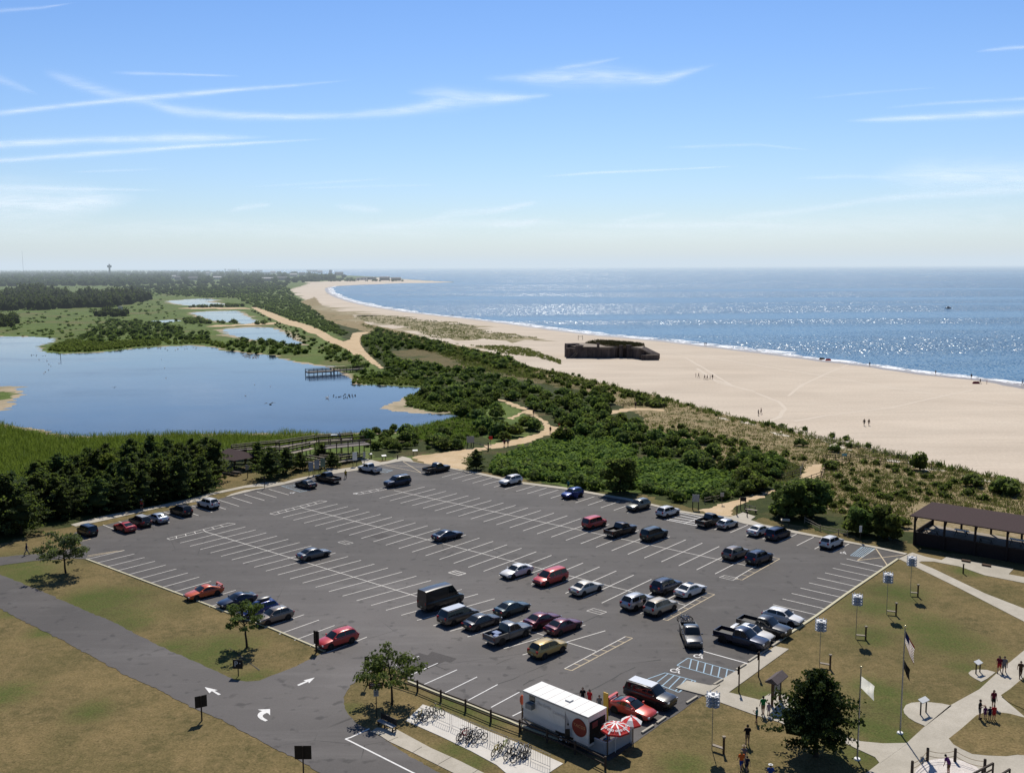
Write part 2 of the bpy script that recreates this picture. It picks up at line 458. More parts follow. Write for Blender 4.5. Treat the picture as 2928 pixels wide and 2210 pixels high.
def cloud(pts, widths, alpha, z=7000., seed=0):
    """ribbon along photo points; widths in photo pixels"""
    a = np.array(pts, float); d = np.r_[0, np.cumsum(np.hypot(*np.diff(a, axis=0).T))]
    n = 26; t = np.linspace(0, d[-1], n); cx = np.interp(t, d, a[:, 0]); cyy = np.interp(t, d, a[:, 1]); wd = np.interp(t, d, np.array(widths, float))
    rows = [-1.7, -1.15, -.75, -.4, 0, .4, .75, 1.15, 1.7]; fall = [0, .07, .28, .7, 1, .7, .28, .07, 0]
    me = bpy.data.meshes.new('cirrus_cloud'); vs, sh, uvs = [], [], []
    for i in range(n):
        for r, f in zip(rows, fall):
            y = min(cyy[i] + r * wd[i], 735.)
            g = G((cx[i], y), 0) if False else None
            dr = ray(cx[i], y); k = (z - CAMH) / max(dr.z, .004)
            vs.append((dr.x * k, dr.y * k, z)); ends = min(1., t[i] / (d[-1] * .18), (d[-1] - t[i]) / (d[-1] * .18))
            sh.append(alpha * f * max(0, ends)); uvs.append((cx[i] / 420. + seed * 3.7, y / 420. + seed * 1.3))
    m = len(rows); fs = [(i * m + j, i * m + j + 1, (i + 1) * m + j + 1, (i + 1) * m + j) for i in range(n - 1) for j in range(m - 1)]
    me.from_pydata(vs, [], fs); at = me.attributes.new('shade', 'FLOAT', 'POINT'); at.data.foreach_set('value', sh)
    ul = me.uv_layers.new(name='uv')
    for lp in me.loops: ul.data[lp.index].uv = uvs[lp.vertex_index]
    me.materials.append(CLOUDM)
    return struct(link('cirrus_cloud', me), 'thin white cirrus streak in the blue sky')

CL = [("k -400,1010 300,1000 900,985 1500,1000 2300,1010", (60, 70, 60, 60, 50), .36), ("l -200,1010 500,1000 1200,990 1900,960 2600,940", (60, 70, 90, 100, 100), .36),
      ("k -260,520 0,490 300,455 600,425 800,410 1000,390 1250,372 1530,346", (16, 14, 13, 14, 16, 11, 9, 4), .75),
      ("k 180,310 330,360 480,410 640,440 760,480 900,505", (22, 30, 30, 24, 26, 20), .45),
      ("k 640,450 800,480 1000,500 1250,505 1500,500 1750,478 1950,440 2300,415", (20, 26, 22, 18, 17, 26, 40, 18), .70),
      ("k 1750,400 1900,400 2080,420 2300,430", (10, 30, 30, 16), .40),
      ("k -300,640 0,625 400,605 800,598 1180,592", (24, 20, 18, 26, 6), .8),
      ("k -300,715 0,695 400,665 800,635 1430,600", (14, 13, 14, 12, 4), .85),
      ("k 470,315 600,318 800,323 1040,330", (8, 9, 7, 5), .45),
      ("k -100,60 0,48 180,35 330,12", (14, 11, 8, 3), .35),
      ("k -200,330 0,345 90,380 170,410", (24, 26, 18, 8), .28),
      ("k -500,880 0,880 250,880 420,868 620,855", (150, 120, 95, 60, 20), .8),
      ("k -300,810 50,810 250,815 720,823", (18, 16, 12, 5), .5),
      ("k 980,915 1060,895 1180,882", (12, 16, 10), .45),
      ("k 1440,890 1540,897 1660,912", (10, 22, 14), .4),
      ("k 1800,960 1950,925 2150,910 2360,870", (10, 22, 18, 8), .5),
      ("k 1500,985 1900,965 2250,965 2500,960", (20, 26, 24, 14), .4),
      ("k 300,745 500,738 720,730", (4, 7, 4), .25), ("k 1050,810 1400,790 1700,770", (4, 8, 4), .25), ("k 1250,815 1600,806 1900,800", (4, 8, 4), .25),
      ("l -130,340 30,340 200,335 400,330 640,345 900,275", (14, 20, 44, 50, 30, 6), .62),
      ("l 180,300 330,278 475,250", (10, 12, 5), .4),
      ("l -120,435 0,425 180,410", (20, 18, 8), .5),
      ("l 120,765 350,748 600,737 980,718", (5, 7, 6, 3), .6),
      ("l 650,640 850,632 1060,625 1300,650", (5, 9, 8, 4), .3),
      ("l 1440,525 1620,515 1850,505 2100,490 2400,470", (6, 15, 16, 22, 18), .75),
      ("l 1600,470 1800,450 2250,425 2500,405", (6, 8, 10, 9), .4),
      ("l 2000,225 2150,208 2400,195", (6, 11, 10), .5),
      ("l 1550,770 1750,760 2000,760 2400,770 2700,780", (30, 75, 85, 90, 60), .62),
      ("l 1400,880 1700,850 2050,830 2500,800", (14, 20, 22, 22), .5),
      ("l 900,940 1150,925 1400,890 1550,870", (10, 22, 16, 8), .4),
      ("l 440,960 560,940 680,920", (10, 16, 8), .4), ("l 300,975 700,975 1000,970 1300,985", (10, 20, 18, 12), .4),
      ("l -60,905 20,890 110,870", (10, 14, 6), .35), ("l -100,975 40,968 140,945", (16, 16, 8), .45),
      ("l 1200,775 1450,762 1700,770", (6, 12, 8), .25), ("l 1250,430 1500,405 1850,378", (4, 8, 4), .16)]
for i, (tx, wd, al) in enumerate(CL):
    cloud(PL(tx), [x * .66184 for x in wd], al, 7000 + i * 9, i)
# ------------------------------------------------------------------ lot frame
rowA_n0, rowA_n1 = G(P('D', 1425, 975)), G(P('I', 1315, 603))
rowA_f0, rowA_f1 = G(P('D', 1940, 847)), G(P('I', 1838, 450))
U = ((rowA_n1 - rowA_n0).normalized() + (rowA_f1 - rowA_f0).normalized()).normalized()     # along the rows, to the lower right
V = ((rowA_f0 - rowA_n0).normalized() + (rowA_f1 - rowA_n1).normalized()).normalized()     # along a stall, away to the right
AU, AV = math.atan2(U.y, U.x), math.atan2(V.y, V.x)
STALL = 2.715

# ------------------------------------------------------------------ ground materials
MARSH = ground_mat('marsh_grass_ground', (.070, .105, .026), (.125, .170, .044), (.130, .130, .05), .08, .02, 1.5, .52, .66, .6, .35, .95, .3)
LAWN_T = NT('dry_lawn')
n1 = LAWN_T.noise(.16, 7, .68); n2 = LAWN_T.noise(.055, 5, .6); n3 = LAWN_T.noise(5., 4, .75); n4 = LAWN_T.noise(1.1, 5, .7)
at = LAWN_T.n('Attribute', {'attribute_name': 'shade'}).outputs['Fac']
c = LAWN_T.mix(LAWN_T.thr(n1, .33, .68), (.092, .080, .032), (.195, .145, .064))
c = LAWN_T.mix(LAWN_T.thr(n4, .42, .75), c, (.225, .165, .078))
c = LAWN_T.mix(LAWN_T.math('MULTIPLY', LAWN_T.thr(n2, .50, .68), .75), c, (.075, .074, .024))
gg = LAWN_T.math('MULTIPLY', LAWN_T.thr(LAWN_T.math('ADD', at, LAWN_T.math('MULTIPLY', LAWN_T.math('SUBTRACT', LAWN_T.math('ADD', LAWN_T.math('MULTIPLY', n4, .5), LAWN_T.math('MULTIPLY', n1, .5)), .5), 2.6)), .35, 1.05), .8)
c = LAWN_T.mix(gg, c, (.060, .090, .018))
k = LAWN_T.n('MapRange', None, Value=n3, From_Min=.28, From_Max=.72, To_Min=.55, To_Max=1.42).outputs[0]
n6 = LAWN_T.noise(2.3, 3, .6); c = LAWN_T.mix(LAWN_T.math('MULTIPLY', LAWN_T.thr(n6, .58, .68), .5), c, (.060, .055, .020))
c = LAWN_T.n('VectorMath', {'operation': 'SCALE'}, Vector=c, Scale=k).outputs[0]
LAWN_T.bsdf(c, .95, .1, normal=LAWN_T.bump(n3, .5, .06)); LAWN = LAWN_T.mat
SCRUB = ground_mat('scrub_floor', (.030, .042, .012), (.055, .065, .020), (.11, .085, .04), .35, .06, 2.5, .55, .7, .6, .4, .95, .2)
DUNE_T = NT('dune_grass_ground')
n1 = DUNE_T.noise(.22, 7, .7); n2 = DUNE_T.noise(.07, 6, .65); n3 = DUNE_T.noise(1.6, 4, .7)
c = DUNE_T.mix(DUNE_T.thr(n1, .35, .62), (.17, .145, .065), (.30, .225, .125))
c = DUNE_T.mix(DUNE_T.thr(n3, .50, .66), c, (.38, .305, .20))
c = DUNE_T.mix(DUNE_T.thr(n2, .56, .66), c, (.11, .11, .04))
DUNE_T.bsdf(c, .95, .1, normal=DUNE_T.bump(n3, .8, .25)); DUNE = DUNE_T.mat
SAND_T = NT('beach_sand')
n1 = SAND_T.noise(.02, 6, .6); n2 = SAND_T.noise(.3, 6, .7); n3 = SAND_T.noise(.5, 5, .6, SAND_T.stretch(.08, 1.0, 1, rad(-24)))
c = SAND_T.mix(SAND_T.thr(n1, .35, .65), (.53, .45, .36), (.58, .50, .405))
c = SAND_T.mix(SAND_T.math('MULTIPLY', SAND_T.thr(n3, .5, .7), .5), c, (.48, .405, .32))
n4 = SAND_T.noise(1.4, 5, .75); n5 = SAND_T.noise(.06, 4, .6, SAND_T.stretch(.3, 1.0, 1, rad(-24)))
kk = SAND_T.math('MULTIPLY', SAND_T.n('MapRange', None, Value=n4, From_Min=.3, From_Max=.7, To_Min=.86, To_Max=1.10).outputs[0], SAND_T.n('MapRange', None, Value=n5, From_Min=.35, From_Max=.65, To_Min=.92, To_Max=1.05).outputs[0])
c = SAND_T.n('VectorMath', {'operation': 'SCALE'}, Vector=c, Scale=kk).outputs[0]
SAND_T.bsdf(c, .95, .1, normal=SAND_T.bump(n2, .5, .15)); SAND = SAND_T.mat
TRAIL = ground_mat('trail_sand', (.50, .37, .22), (.56, .43, .28), (.43, .32, .19), .4, .12, 4, .5, .7, .3, .12, .95, .05)
WETSAND = simple('wet_sand', (.26, .205, .15), .35, .5, var=.1, scale=.05)
MUD = ground_mat('mud_bank', (.33, .26, .17), (.40, .33, .22), (.22, .19, .11), .5, .1, 3, .5, .7, .3, .15, .8, .05)

ASP = NT('asphalt')
n1 = ASP.noise(.09, 6, .6); n2 = ASP.noise(.9, 6, .7); n3 = ASP.noise(14, 3, .8)
st = ASP.noise(.25, 6, .65, ASP.stretch(.12, 1., 1, -AU))
c = ASP.mix(ASP.thr(n1, .35, .66), (.060, .055, .053), (.080, .073, .070))
c = ASP.mix(ASP.math('MULTIPLY', ASP.thr(st, .5, .75), .6), c, (.118, .110, .105))
c = ASP.mix(ASP.math('MULTIPLY', ASP.thr(n2, .58, .72), .35), c, (.050, .047, .046))
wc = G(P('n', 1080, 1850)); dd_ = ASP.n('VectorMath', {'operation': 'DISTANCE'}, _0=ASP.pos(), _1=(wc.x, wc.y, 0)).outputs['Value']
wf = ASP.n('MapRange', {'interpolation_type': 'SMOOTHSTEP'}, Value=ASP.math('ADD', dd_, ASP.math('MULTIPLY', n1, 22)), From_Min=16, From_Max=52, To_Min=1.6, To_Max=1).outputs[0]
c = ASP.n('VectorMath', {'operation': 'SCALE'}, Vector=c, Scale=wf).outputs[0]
n5 = ASP.noise(1.1, 2, .4, ASP.stretch(.7, .7)); c = ASP.mix(ASP.math('MULTIPLY', ASP.thr(n5, .62, .72), .6), c, (.030, .028, .028)); n7 = ASP.noise(.45, 5, .7); c = ASP.mix(ASP.math('MULTIPLY', ASP.thr(n7, .55, .75), .5), c, (.12, .112, .106))
vo = ASP.n('TexVoronoi', {'feature': 'DISTANCE_TO_EDGE'}, Scale=.085)
wv = ASP.n('TexNoise', None, Scale=.22, Detail=7.0); wvv = ASP.n('VectorMath', {'operation': 'SCALE'}, Vector=wv.outputs['Color'], Scale=9.)
ASP.set(vo.inputs['Vector'], ASP.n('VectorMath', {'operation': 'ADD'}, _0=ASP.pos(), _1=wvv.outputs[0]).outputs[0])
crk = ASP.math('MULTIPLY', ASP.math('LESS_THAN', vo.outputs['Distance'], .003), ASP.thr(ASP.noise(.05, 2, .5), .53, .58))
c = ASP.mix(ASP.math('MULTIPLY', crk, .7), c, (.035, .033, .032))
k = ASP.n('MapRange', None, Value=n3, From_Min=.3, From_Max=.7, To_Min=.82, To_Max=1.18).outputs[0]
c = ASP.n('VectorMath', {'operation': 'SCALE'}, Vector=c, Scale=k).outputs[0]
ASP.bsdf(c, .82, .35, normal=ASP.bump(n3, .25, .02)); ASPH = ASP.mat

def paint_mat(name, col, wear=.5):
    m = NT(name); n = m.noise(2.2, 6, .75); n_ = m.noise(9, 4, .7)
    f = m.math('MULTIPLY', m.thr(m.math('ADD', m.math('MULTIPLY', n, .6), m.math('MULTIPLY', n_, .4)), .50 - .1 * (1 - wear), .72), wear)
    m.bsdf(m.mix(f, col, (.10, .095, .095)), .7, .3); return m.mat
LINE = paint_mat('line_paint', (.66, .63, .58), .6); LINEW = paint_mat('fresh_line_paint', (.74, .73, .71), .35)
LINEY = paint_mat('line_paint_cream', (.52, .42, .27), .7); LINEB = paint_mat('line_paint_blue', (.30, .44, .55), .6)
CURBY = simple('kerb_cream', (.52, .48, .33), .8, .2, var=.15, scale=2)

# ------------------------------------------------------------------ land
struct(sheet('ground', [(-60000, -400, 0), (60000, -400, 0), (60000, 60000, 0), (-60000, 60000, 0)], 0, MARSH), 'green marsh and land')

# lawn: grid with hand-placed greener patches
GREEN = [("D 60,1140 150,1240", 8), ("H 620,290", 8), ("H 560,250", 6), ("H 780,410", 4), ("H 660,340", 6), ("H 100,330 300,450", 3), ("H 1250,600 1120,560 1330,660", 4.5), ("H 1420,540", 5),
         ("H 1500,760 1620,740", 2.5), ("H 0,860", 4), ("H 560,960", 3), ("H 1400,580", 4), ("I 880,880 1000,950 1130,1010", 2.2), ("I 1500,1080 1620,1150", 2.2), ("I 900,1200 1020,1280", 2.2), ("I 220,940", 2),
         ("J 1650,440 1750,520", 6), ("J 1300,830 1330,940", 4), ("J 1250,1050 1380,1130", 4), ("J 600,860 450,820", 3), ("J 1400,200 1250,300", 5), ("J 1880,1150 2100,1230", 4), ("J 2150,850", 4), ("J 1840,680", 2.5), ("J 60,1300", 3), ("J 1180,1230", 4), ("J 1230,470", 4), ("X 1750,1200", 3), ("E 1000,310 900,350", 4), ("F 400,520 900,590 1400,650", 4), ("E 250,440 600,410", 5)]
gx = np.arange(-190, 175, 1.0); gy = np.arange(25, 200, 1.0)
XX, YY = np.meshgrid(gx, gy); XX = XX.ravel(); YY = YY.ravel(); gv = np.zeros(len(XX))
for tx, r in GREEN:
    for q in GL(tx):
        d2 = ((XX - q.x) ** 2 + (YY - q.y) ** 2) / (r * r); gv = np.maximum(gv, .95 * np.exp(-d2))
nx, ny = len(gx), len(gy)
ii = (np.arange(ny - 1)[:, None] * nx + np.arange(nx - 1)[None, :]).ravel()
quad = np.stack([ii, ii + 1, ii + nx + 1, ii + nx], 1)
lw = np_mesh('lawn', np.zeros((0, 3)), 4, LAWN, np.zeros(0), extra=(np.stack([XX, YY, np.full(len(XX), .006)], 1), quad, gv))
struct(link('lawn', lw), 'dry brown mown lawn with greener patches')

# woodland floor beyond the lot and scrub floor to the north-east
sheet('woodland_floor', GL("D -1800,1150 -600,1010 0,975 270,890 560,850 830,765 1250,690 1560,615 1750,560 1700,430 2212,300 E 500,250 1000,250 1000,300 1320,285 1700,236 1940,214 B 900,900 A -200,1100 -900,1000"), .010, SCRUB, .35, .6, 3)
sheet('scrub_floor', GL("E 1760,390 F 0,425 240,462 600,540 900,572 1200,590 1650,712 1900,690 X 60,800 150,772 400,838 620,880 800,908 1000,955 1290,958 1400,1020 R 2212,1250 n 3300,1700 R 2212,600 X 1500,560 1000,560 700,380 300,240 B 2212,1000 1700,880 1100,700 700,600 400,540 240,500 0,425 200,620 430,800 1000,950 1300,1040 1450,1150 1330,1230 1100,1290 E 1940,214 1770,290"), .011, SCRUB, .3, .6, 4)
# marsh edge around the near pond shore is brighter green
BRIGHT = ground_mat('reed_bed_ground', (.075, .115, .024), (.115, .16, .038), (.060, .090, .022), .3, .05, 2.5, .5, .65, .6, .35, .95, .3)
sheet('reed_bed', GL("A -300,1100 0,1120 260,1165 440,1212 800,1206 1400,1195 2212,1190 B 300,1190 560,1172 700,1152 E 1000,250 400,260 D 1700,250 900,330 300,420 -400,600"), .012, BRIGHT, .3, .8, 5)
sheet('meadow', GL("F 0,420 60,330 300,230 560,150 900,160 1130,220 1130,330 1500,350 1650,430 1900,440 1900,520 1600,600 1200,585 900,565 600,535 240,455"), .013, BRIGHT, .3, .8, 6)

# beach and dunes
SHORE = "B 130,262 85,275 95,300 150,330 250,362 380,390 600,425 800,448 1000,468 1200,492 1500,533 1800,570 2212,606 C 330,628 700,670 1000,710 1300,745 1650,795 2000,828 2212,862 n 3900,1300 5200,1640"
INNER = "n 5600,2600 3900,1760 R 2212,700 X 1500,760 1000,600 700,330 300,200 F 1900,260 1500,120 1200,20 B 2000,1000 1500,850 1150,720 760,640 560,590 300,540 100,480 0,440"
sheet('beach', GL("B 0,236 300,232 540,236 700,238 820,240 560,244 300,253 " + SHORE[0:] + " " + INNER + " A 2050,440 1900,330 1830,285"), .008, SAND, .3, 1.0, 7)
for i, tx in enumerate(("X 290,78 520,135 900,212 1290,297 1700,397 2212,507 n 3400,1500 3400,1700 R 2212,900 X 1290,880 1050,840 860,790 640,690 540,585 600,430 480,380 290,300",
        "B 1490,794 1700,845 1900,895 2212,970 C 400,1052 700,1112 X 300,82 300,302 F 1900,430 1700,260 1560,150 1220,80 B 2080,1090 1800,960 1490,850",
        "B 225,440 330,500 560,545 740,600 1000,655 1200,700 1330,765 1500,796 1500,852 1400,830 1150,740 760,650 560,600 295,546", "B 0,330 60,400 235,442 305,545 100,490 0,440 A 2050,460 1900,360")):
    sheet('dune', GL(tx), .0140 + i * .0002, DUNE, .12, .7, 8 + i)
MEADB = ground_mat('dune_heath', (.095, .085, .035), (.16, .125, .06), (.065, .075, .025), .3, .08, 1.5, .5, .64, .6, .35, .95, .2)
sheet('dune_meadow', GL("B 480,680 640,655 860,690 1130,760 1300,800 1500,850 1760,930 1450,880 1130,840 1000,800 800,775 620,760"), .016, MEADB, .4, .7, 18)
OLIVE = ground_mat('beach_grass_ground', (.27, .225, .13), (.34, .29, .19), (.17, .15, .07), .1, .03, 1.2, .5, .65, .5, .35, .95, .2)
sheet('beach_grass', GL("B 230,455 400,448 560,450 640,470 860,490 1010,512 1060,545 1430,590 1560,606 1380,604 1000,603 760,592 640,545 560,520 340,490"), .016, OLIVE, 1.2, .8, 9)
sheet('beach_grass', GL("B 0,380 120,388 150,410 280,430 400,440 230,452 100,430 0,415"), .016, OLIVE, 1.2, .8, 10)
sheet('beach_grass', GL("B 1040,640 1200,642 1340,655 1250,668 1080,655"), .016, OLIVE, .8, .8, 12)

sheet('sand_point', GL("B -60,236 150,229 290,216 420,207 540,217 690,227 800,233 870,237 820,240 560,244 300,253 130,262 0,250"), .0195, SAND, .3, .8, 14)
# white sand showing between the outer dune grass
# ocean, foam, wet sand
SEA = NT('sea_water')
g = SEA.pos(); dist = SEA.n('SeparateXYZ', None, Vector=g)
w1 = SEA.noise(2.4, 4, .6, SEA.stretch(1.0, .45)); w2 = SEA.noise(.05, 4, .6, SEA.stretch(.5, 1.0, 1, rad(10)))
bands = SEA.thr(SEA.noise(.0035, 5, .55, SEA.stretch(.16, 1.5, 1, rad(14)), .6), .50, .60)
vor = SEA.n('TexVoronoi', {'feature': 'F1'}, Scale=2.2); SEA.set(vor.inputs['Vector'], SEA.stretch(1.0, .38))
tilt = SEA.n('VectorMath', {'operation': 'SUBTRACT'}, _0=vor.outputs['Color'], _1=(.5, .5, .5))
amp = SEA.mix(bands, (1.90, 1.90, 0), (.6, .6, 0))
ta = SEA.n('VectorMath', {'operation': 'ABSOLUTE'}, _0=tilt.outputs[0]).outputs[0]
tilt = SEA.n('VectorMath', {'operation': 'MULTIPLY'}, _0=tilt.outputs[0], _1=ta)
tilt = SEA.n('VectorMath', {'operation': 'MULTIPLY'}, _0=tilt.outputs[0], _1=amp).outputs[0]
nb = SEA.bump(w1, .3, .22)
nrm = SEA.n('VectorMath', {'operation': 'NORMALIZE'}, _0=SEA.n('VectorMath', {'operation': 'ADD'}, _0=nb, _1=tilt).outputs[0]).outputs[0]
deep = SEA.mix(SEA.thr(w2, .35, .65), (.016, .075, .150), (.024, .10, .19))
deep = SEA.mix(SEA.math('MULTIPLY', bands, .45), deep, (.07, .19, .31))
SEA.bsdf(deep, .22, .38, normal=nrm, IOR=1.33); SEAM = SEA.mat
sheet('ocean', GL(SHORE) + [Vector((6000, -400, 0)), Vector((70000, -400, 0)), Vector((70000, 70000, 0)), Vector((-30000, 70000, 0))] + [at_y((600, 772), 9000), at_y((880, 779), 6200)] + GL("n 1035,790 B 420,205 540,216 690,226 800,232 870,236 820,240 560,244 300,253"), .020, SEAM, .25, .8, 13)
def strip(name, txt, w0, w1, z, mat, seed=1, rough=.4, step=4.):
    pts = GL(txt); rr = random.Random(seed); q = []
    for a, b in zip(pts[:-1], pts[1:]):
        k = max(1, int((b - a).length / (step * max(1, a.length / 300))))
        q += [a.lerp(b, i / k) for i in range(k)]
    q.append(pts[-1]); l, r = [], []
    for i, p in enumerate(q):
        d = (q[min(i + 1, len(q) - 1)] - q[max(i - 1, 0)]).normalized(); n = Vector((-d.y, d.x, 0))
        l.append(p + n * (w0 + rr.gauss(0, rough))); r.append(p - n * (w1 + rr.gauss(0, rough)))
    vs = [(p.x, p.y, z) for p in l] + [(p.x, p.y, z) for p in r]; n = len(l)
    me = bpy.data.meshes.new(name); me.from_pydata(vs, [], [(i, n + i, n + i + 1, i + 1) for i in range(n - 1)]); me.materials.append(mat)
    if me.polygons[0].normal.z < 0: me.flip_normals()
    return struct(link(name, me))
strip('wet_sand', SHORE, 2.0, 6.5, .022, WETSAND, 2, .5)
FOAM = NT('sea_foam'); n = FOAM.noise(.5, 6, .7); n2 = FOAM.noise(.09, 3, .5)
tr = FOAM.n('BsdfTransparent'); df = FOAM.n('BsdfDiffuse', None, Color=(.86, .88, .9))
mxx = FOAM.n('MixShader', None, Fac=FOAM.thr(FOAM.math('ADD', FOAM.math('MULTIPLY', n, .6), FOAM.math('MULTIPLY', n2, .4)), .44, .53), _1=tr.outputs[0], _2=df.outputs[0]); FOAM.surf(mxx.outputs[0])
strip('surf', SHORE, 5.0, 1.2, .028, FOAM.mat, 3, .9)
strip('surf', "B 85,275 95,300 150,330 250,362 380,390 600,425", 9, -3., .030, FOAM.mat, 4, 1.5)
strip('surf', "B 1100,482 1300,506 1500,533 1800,570 2212,606 C 330,628 700,670", 10, -6.0, .030, FOAM.mat, 5, 1.2)
TRK = simple('tyre_track_sand', (.585, .51, .42), .95, .1, var=.05)
for i, tx in enumerate(["C 0,660 400,715 900,795 1400,880 1800,940 2212,1000", "C 1150,730 980,800 850,860 760,930", "C 300,830 560,910 700,965 745,1010 700,1065 640,1085", "C 1900,890 1600,955 1400,1000 1000,1050 800,1085", "C 200,760 330,850 560,900", "C 120,690 260,770 420,870"]):
    strip('tyre_track', tx, .5, .5, .018 + i * .001, TRK, 20 + i, .15)

# ponds
POND = NT('pond_water')
n1 = POND.noise(1.2, 4, .6, POND.stretch(1, .5)); n2 = POND.noise(.03, 4, .6); nn = POND.noise(.10, 3, .5)
bs = POND.n('MapRange', None, Value=n2, From_Min=.4, From_Max=.65, To_Min=.01, To_Max=.05).outputs[0]
bp = POND.n('Bump', None, Height=n1, Distance=.5); POND.set(bp.inputs['Strength'], bs)
POND.bsdf(POND.mix(POND.thr(nn, .4, .7), (.016, .028, .055), (.026, .042, .075)), POND.n('MapRange', None, Value=POND.noise(.022, 5, .6, POND.stretch(.5, 1.2)), From_Min=.45, From_Max=.7, To_Min=.05, To_Max=.16).outputs[0], .5, normal=bp.outputs[0], IOR=1.33); PONDM = POND.mat
PONDS = ["A -500,560 0,580 180,582 330,590 340,610 240,640 250,662 300,684 420,690 620,682 860,655 1010,645 1220,638 1360,650 1400,668 1560,685 1720,700 1850,740 2000,765 2190,772 B 60,768 130,800 185,822 235,845 245,882 460,892 690,905 650,935 560,975 430,1030 500,1052 780,1070 905,1080 850,1110 700,1150 560,1170 300,1190 0,1194 A 1400,1195 800,1206 440,1211 330,1190 260,1165 80,1145 0,1130 -300,1110 -900,1000",
         "A 1400,540 1480,528 1600,522 1720,525 1800,560 1910,625 1860,632 1780,630 1640,605 1540,590 1470,572",
         "A 1205,432 1300,422 1500,418 1540,440 1630,490 1560,502 1480,490 1380,488 1300,462", "A 1055,356 1180,346 1320,338 1372,350 1310,360 1440,378 1380,388 1200,385 1090,372", "A 955,482 1090,474 1132,480 1085,492 970,489", "A 60,318 180,316 210,322 90,328"]
for i, tx in enumerate(PONDS):
    pts = GL(tx); c = sum(pts, Vector()) / len(pts)
    wide = [p + (p - c).normalized() * (2.6 if i == 0 else 7.) for p in pts]
    if i < 4: sheet('mud_bank', wide, .016, MUD, .4, .6, 30 + i)
    sheet('pond', pts, .024, PONDM, .22, .5, 40 + i)
sheet('mud_spit', GL("B 430,1030 500,1000 560,970 640,945 700,920 740,980 900,1060 780,1072 600,1062 500,1052"), .027, MUD, .25, .5, 51)
sheet('reed_bed', GL("B 560,975 660,940 760,1000 950,1050 780,1062 600,1030"), .030, BRIGHT, .3, .5, 52)
sheet('mud_spit', GL("A -200,885 0,890 90,896 150,940 105,975 60,1040 0,1056 -200,1050"), .027, MUD, .4, .5, 53)
sheet('reed_bed', GL("A -200,925 0,928 60,930 95,955 60,975 -200,980"), .030, BRIGHT, .3, .5, 54)

# sand trails
sheet('trail', GL("A 1585,395 1620,396 1720,430 1830,474 1925,500 B 20,532 70,557 115,586 180,612 225,598 238,560 270,553 330,551 362,556 302,568 284,604 296,642 336,690 386,735 436,779 418,784 350,745 293,694 248,697 200,658 130,636 60,602 0,563 A 1960,560 1900,526 1800,502 1690,453"), .020, TRAIL, .06, .6, 60)
sheet('trail', GL("A 1130,400 1300,395 1480,398 1600,402 1600,408 1400,406 1200,408"), .019, TRAIL, .5, .6, 61)
sheet('trail', GL("A 1300,512 1450,505 1650,500 1800,485 1830,492 1700,506 1500,512 1380,520"), .019, TRAIL, .5, .6, 62)
sheet('trail', GL("B 1165,976 1200,985 1330,1030 1360,1040 1410,1085 1480,1125 1525,1150 1600,1160 1600,1172 1540,1172 1500,1200 1440,1215 1350,1250 1230,1275 1120,1290 E 1930,222 1850,260 1770,290 1745,330 1755,392 1640,388 1420,345 1320,300 1340,287 1550,262 1700,240 1900,215 B 1080,1268 1180,1250 1330,1215 1430,1185 1455,1150 1420,1100 1330,1062 1300,1075 1250,1105 1210,1098 1290,1070 1320,1048 1200,1000"), .020, TRAIL, .2, .5, 63)
sheet('trail', GL("B 1760,1090 1870,1050 2000,1032 2212,1040 2212,1050 2050,1043 1900,1065 1790,1100"), .020, TRAIL, .2, .5, 64)
sheet('trail', GL("F 1640,718 1720,700 1880,650 2100,590 X -40,630 0,620 180,572 300,520 400,478 455,455 490,375 540,358 625,350 600,440 500,490 400,520 300,545 180,598 60,640 0,665 F 1960,690 1900,720 1930,760 1800,760"), .020, TRAIL, .2, .5, 65)
sheet('trail', GL("X 640,352 750,330 860,330 860,345 750,352"), .020, TRAIL, .2, .5, 66)

# ------------------------------------------------------------------ lot, road
LOT = GL("D 690,1102 640,1060 640,985 560,925 600,888 690,868 830,832 1060,775 1350,715 1780,615 E 0,573 300,515 520,455 880,402 1080,358 1240,328 1420,350 1640,392 2050,470 F 240,508 600,553 1100,640 1500,732 1650,757 1900,790 2100,832 X 360,892 640,942 830,977 1040,1017 1280,1068 1210,1105 800,1382 J 900,355 740,462 620,545 400,700 O 870,1443 n 1838,2106 1741,2176 1600,2121 K 200,770 L 2147,950 1560,720 1160,570 800,425 I 560,715 460,672 330,720 H 1980,625 2055,578 1690,425 1410,325 1180,236 550,0")
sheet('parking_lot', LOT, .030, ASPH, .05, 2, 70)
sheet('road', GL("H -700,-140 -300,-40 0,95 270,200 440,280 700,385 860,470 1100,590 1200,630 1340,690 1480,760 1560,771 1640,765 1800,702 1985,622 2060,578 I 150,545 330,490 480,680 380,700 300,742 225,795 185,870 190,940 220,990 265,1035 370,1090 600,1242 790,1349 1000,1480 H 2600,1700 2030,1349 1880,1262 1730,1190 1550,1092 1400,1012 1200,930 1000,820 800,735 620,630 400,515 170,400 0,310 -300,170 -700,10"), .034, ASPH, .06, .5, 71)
sheet('service_road', GL("D -700,1190 -300,1120 0,1085 260,1062 440,1048 645,1000 700,1100 560,1095 300,1112 0,1152 -300,1215 -700,1300"), .036, ASPH, .06, .6, 72)

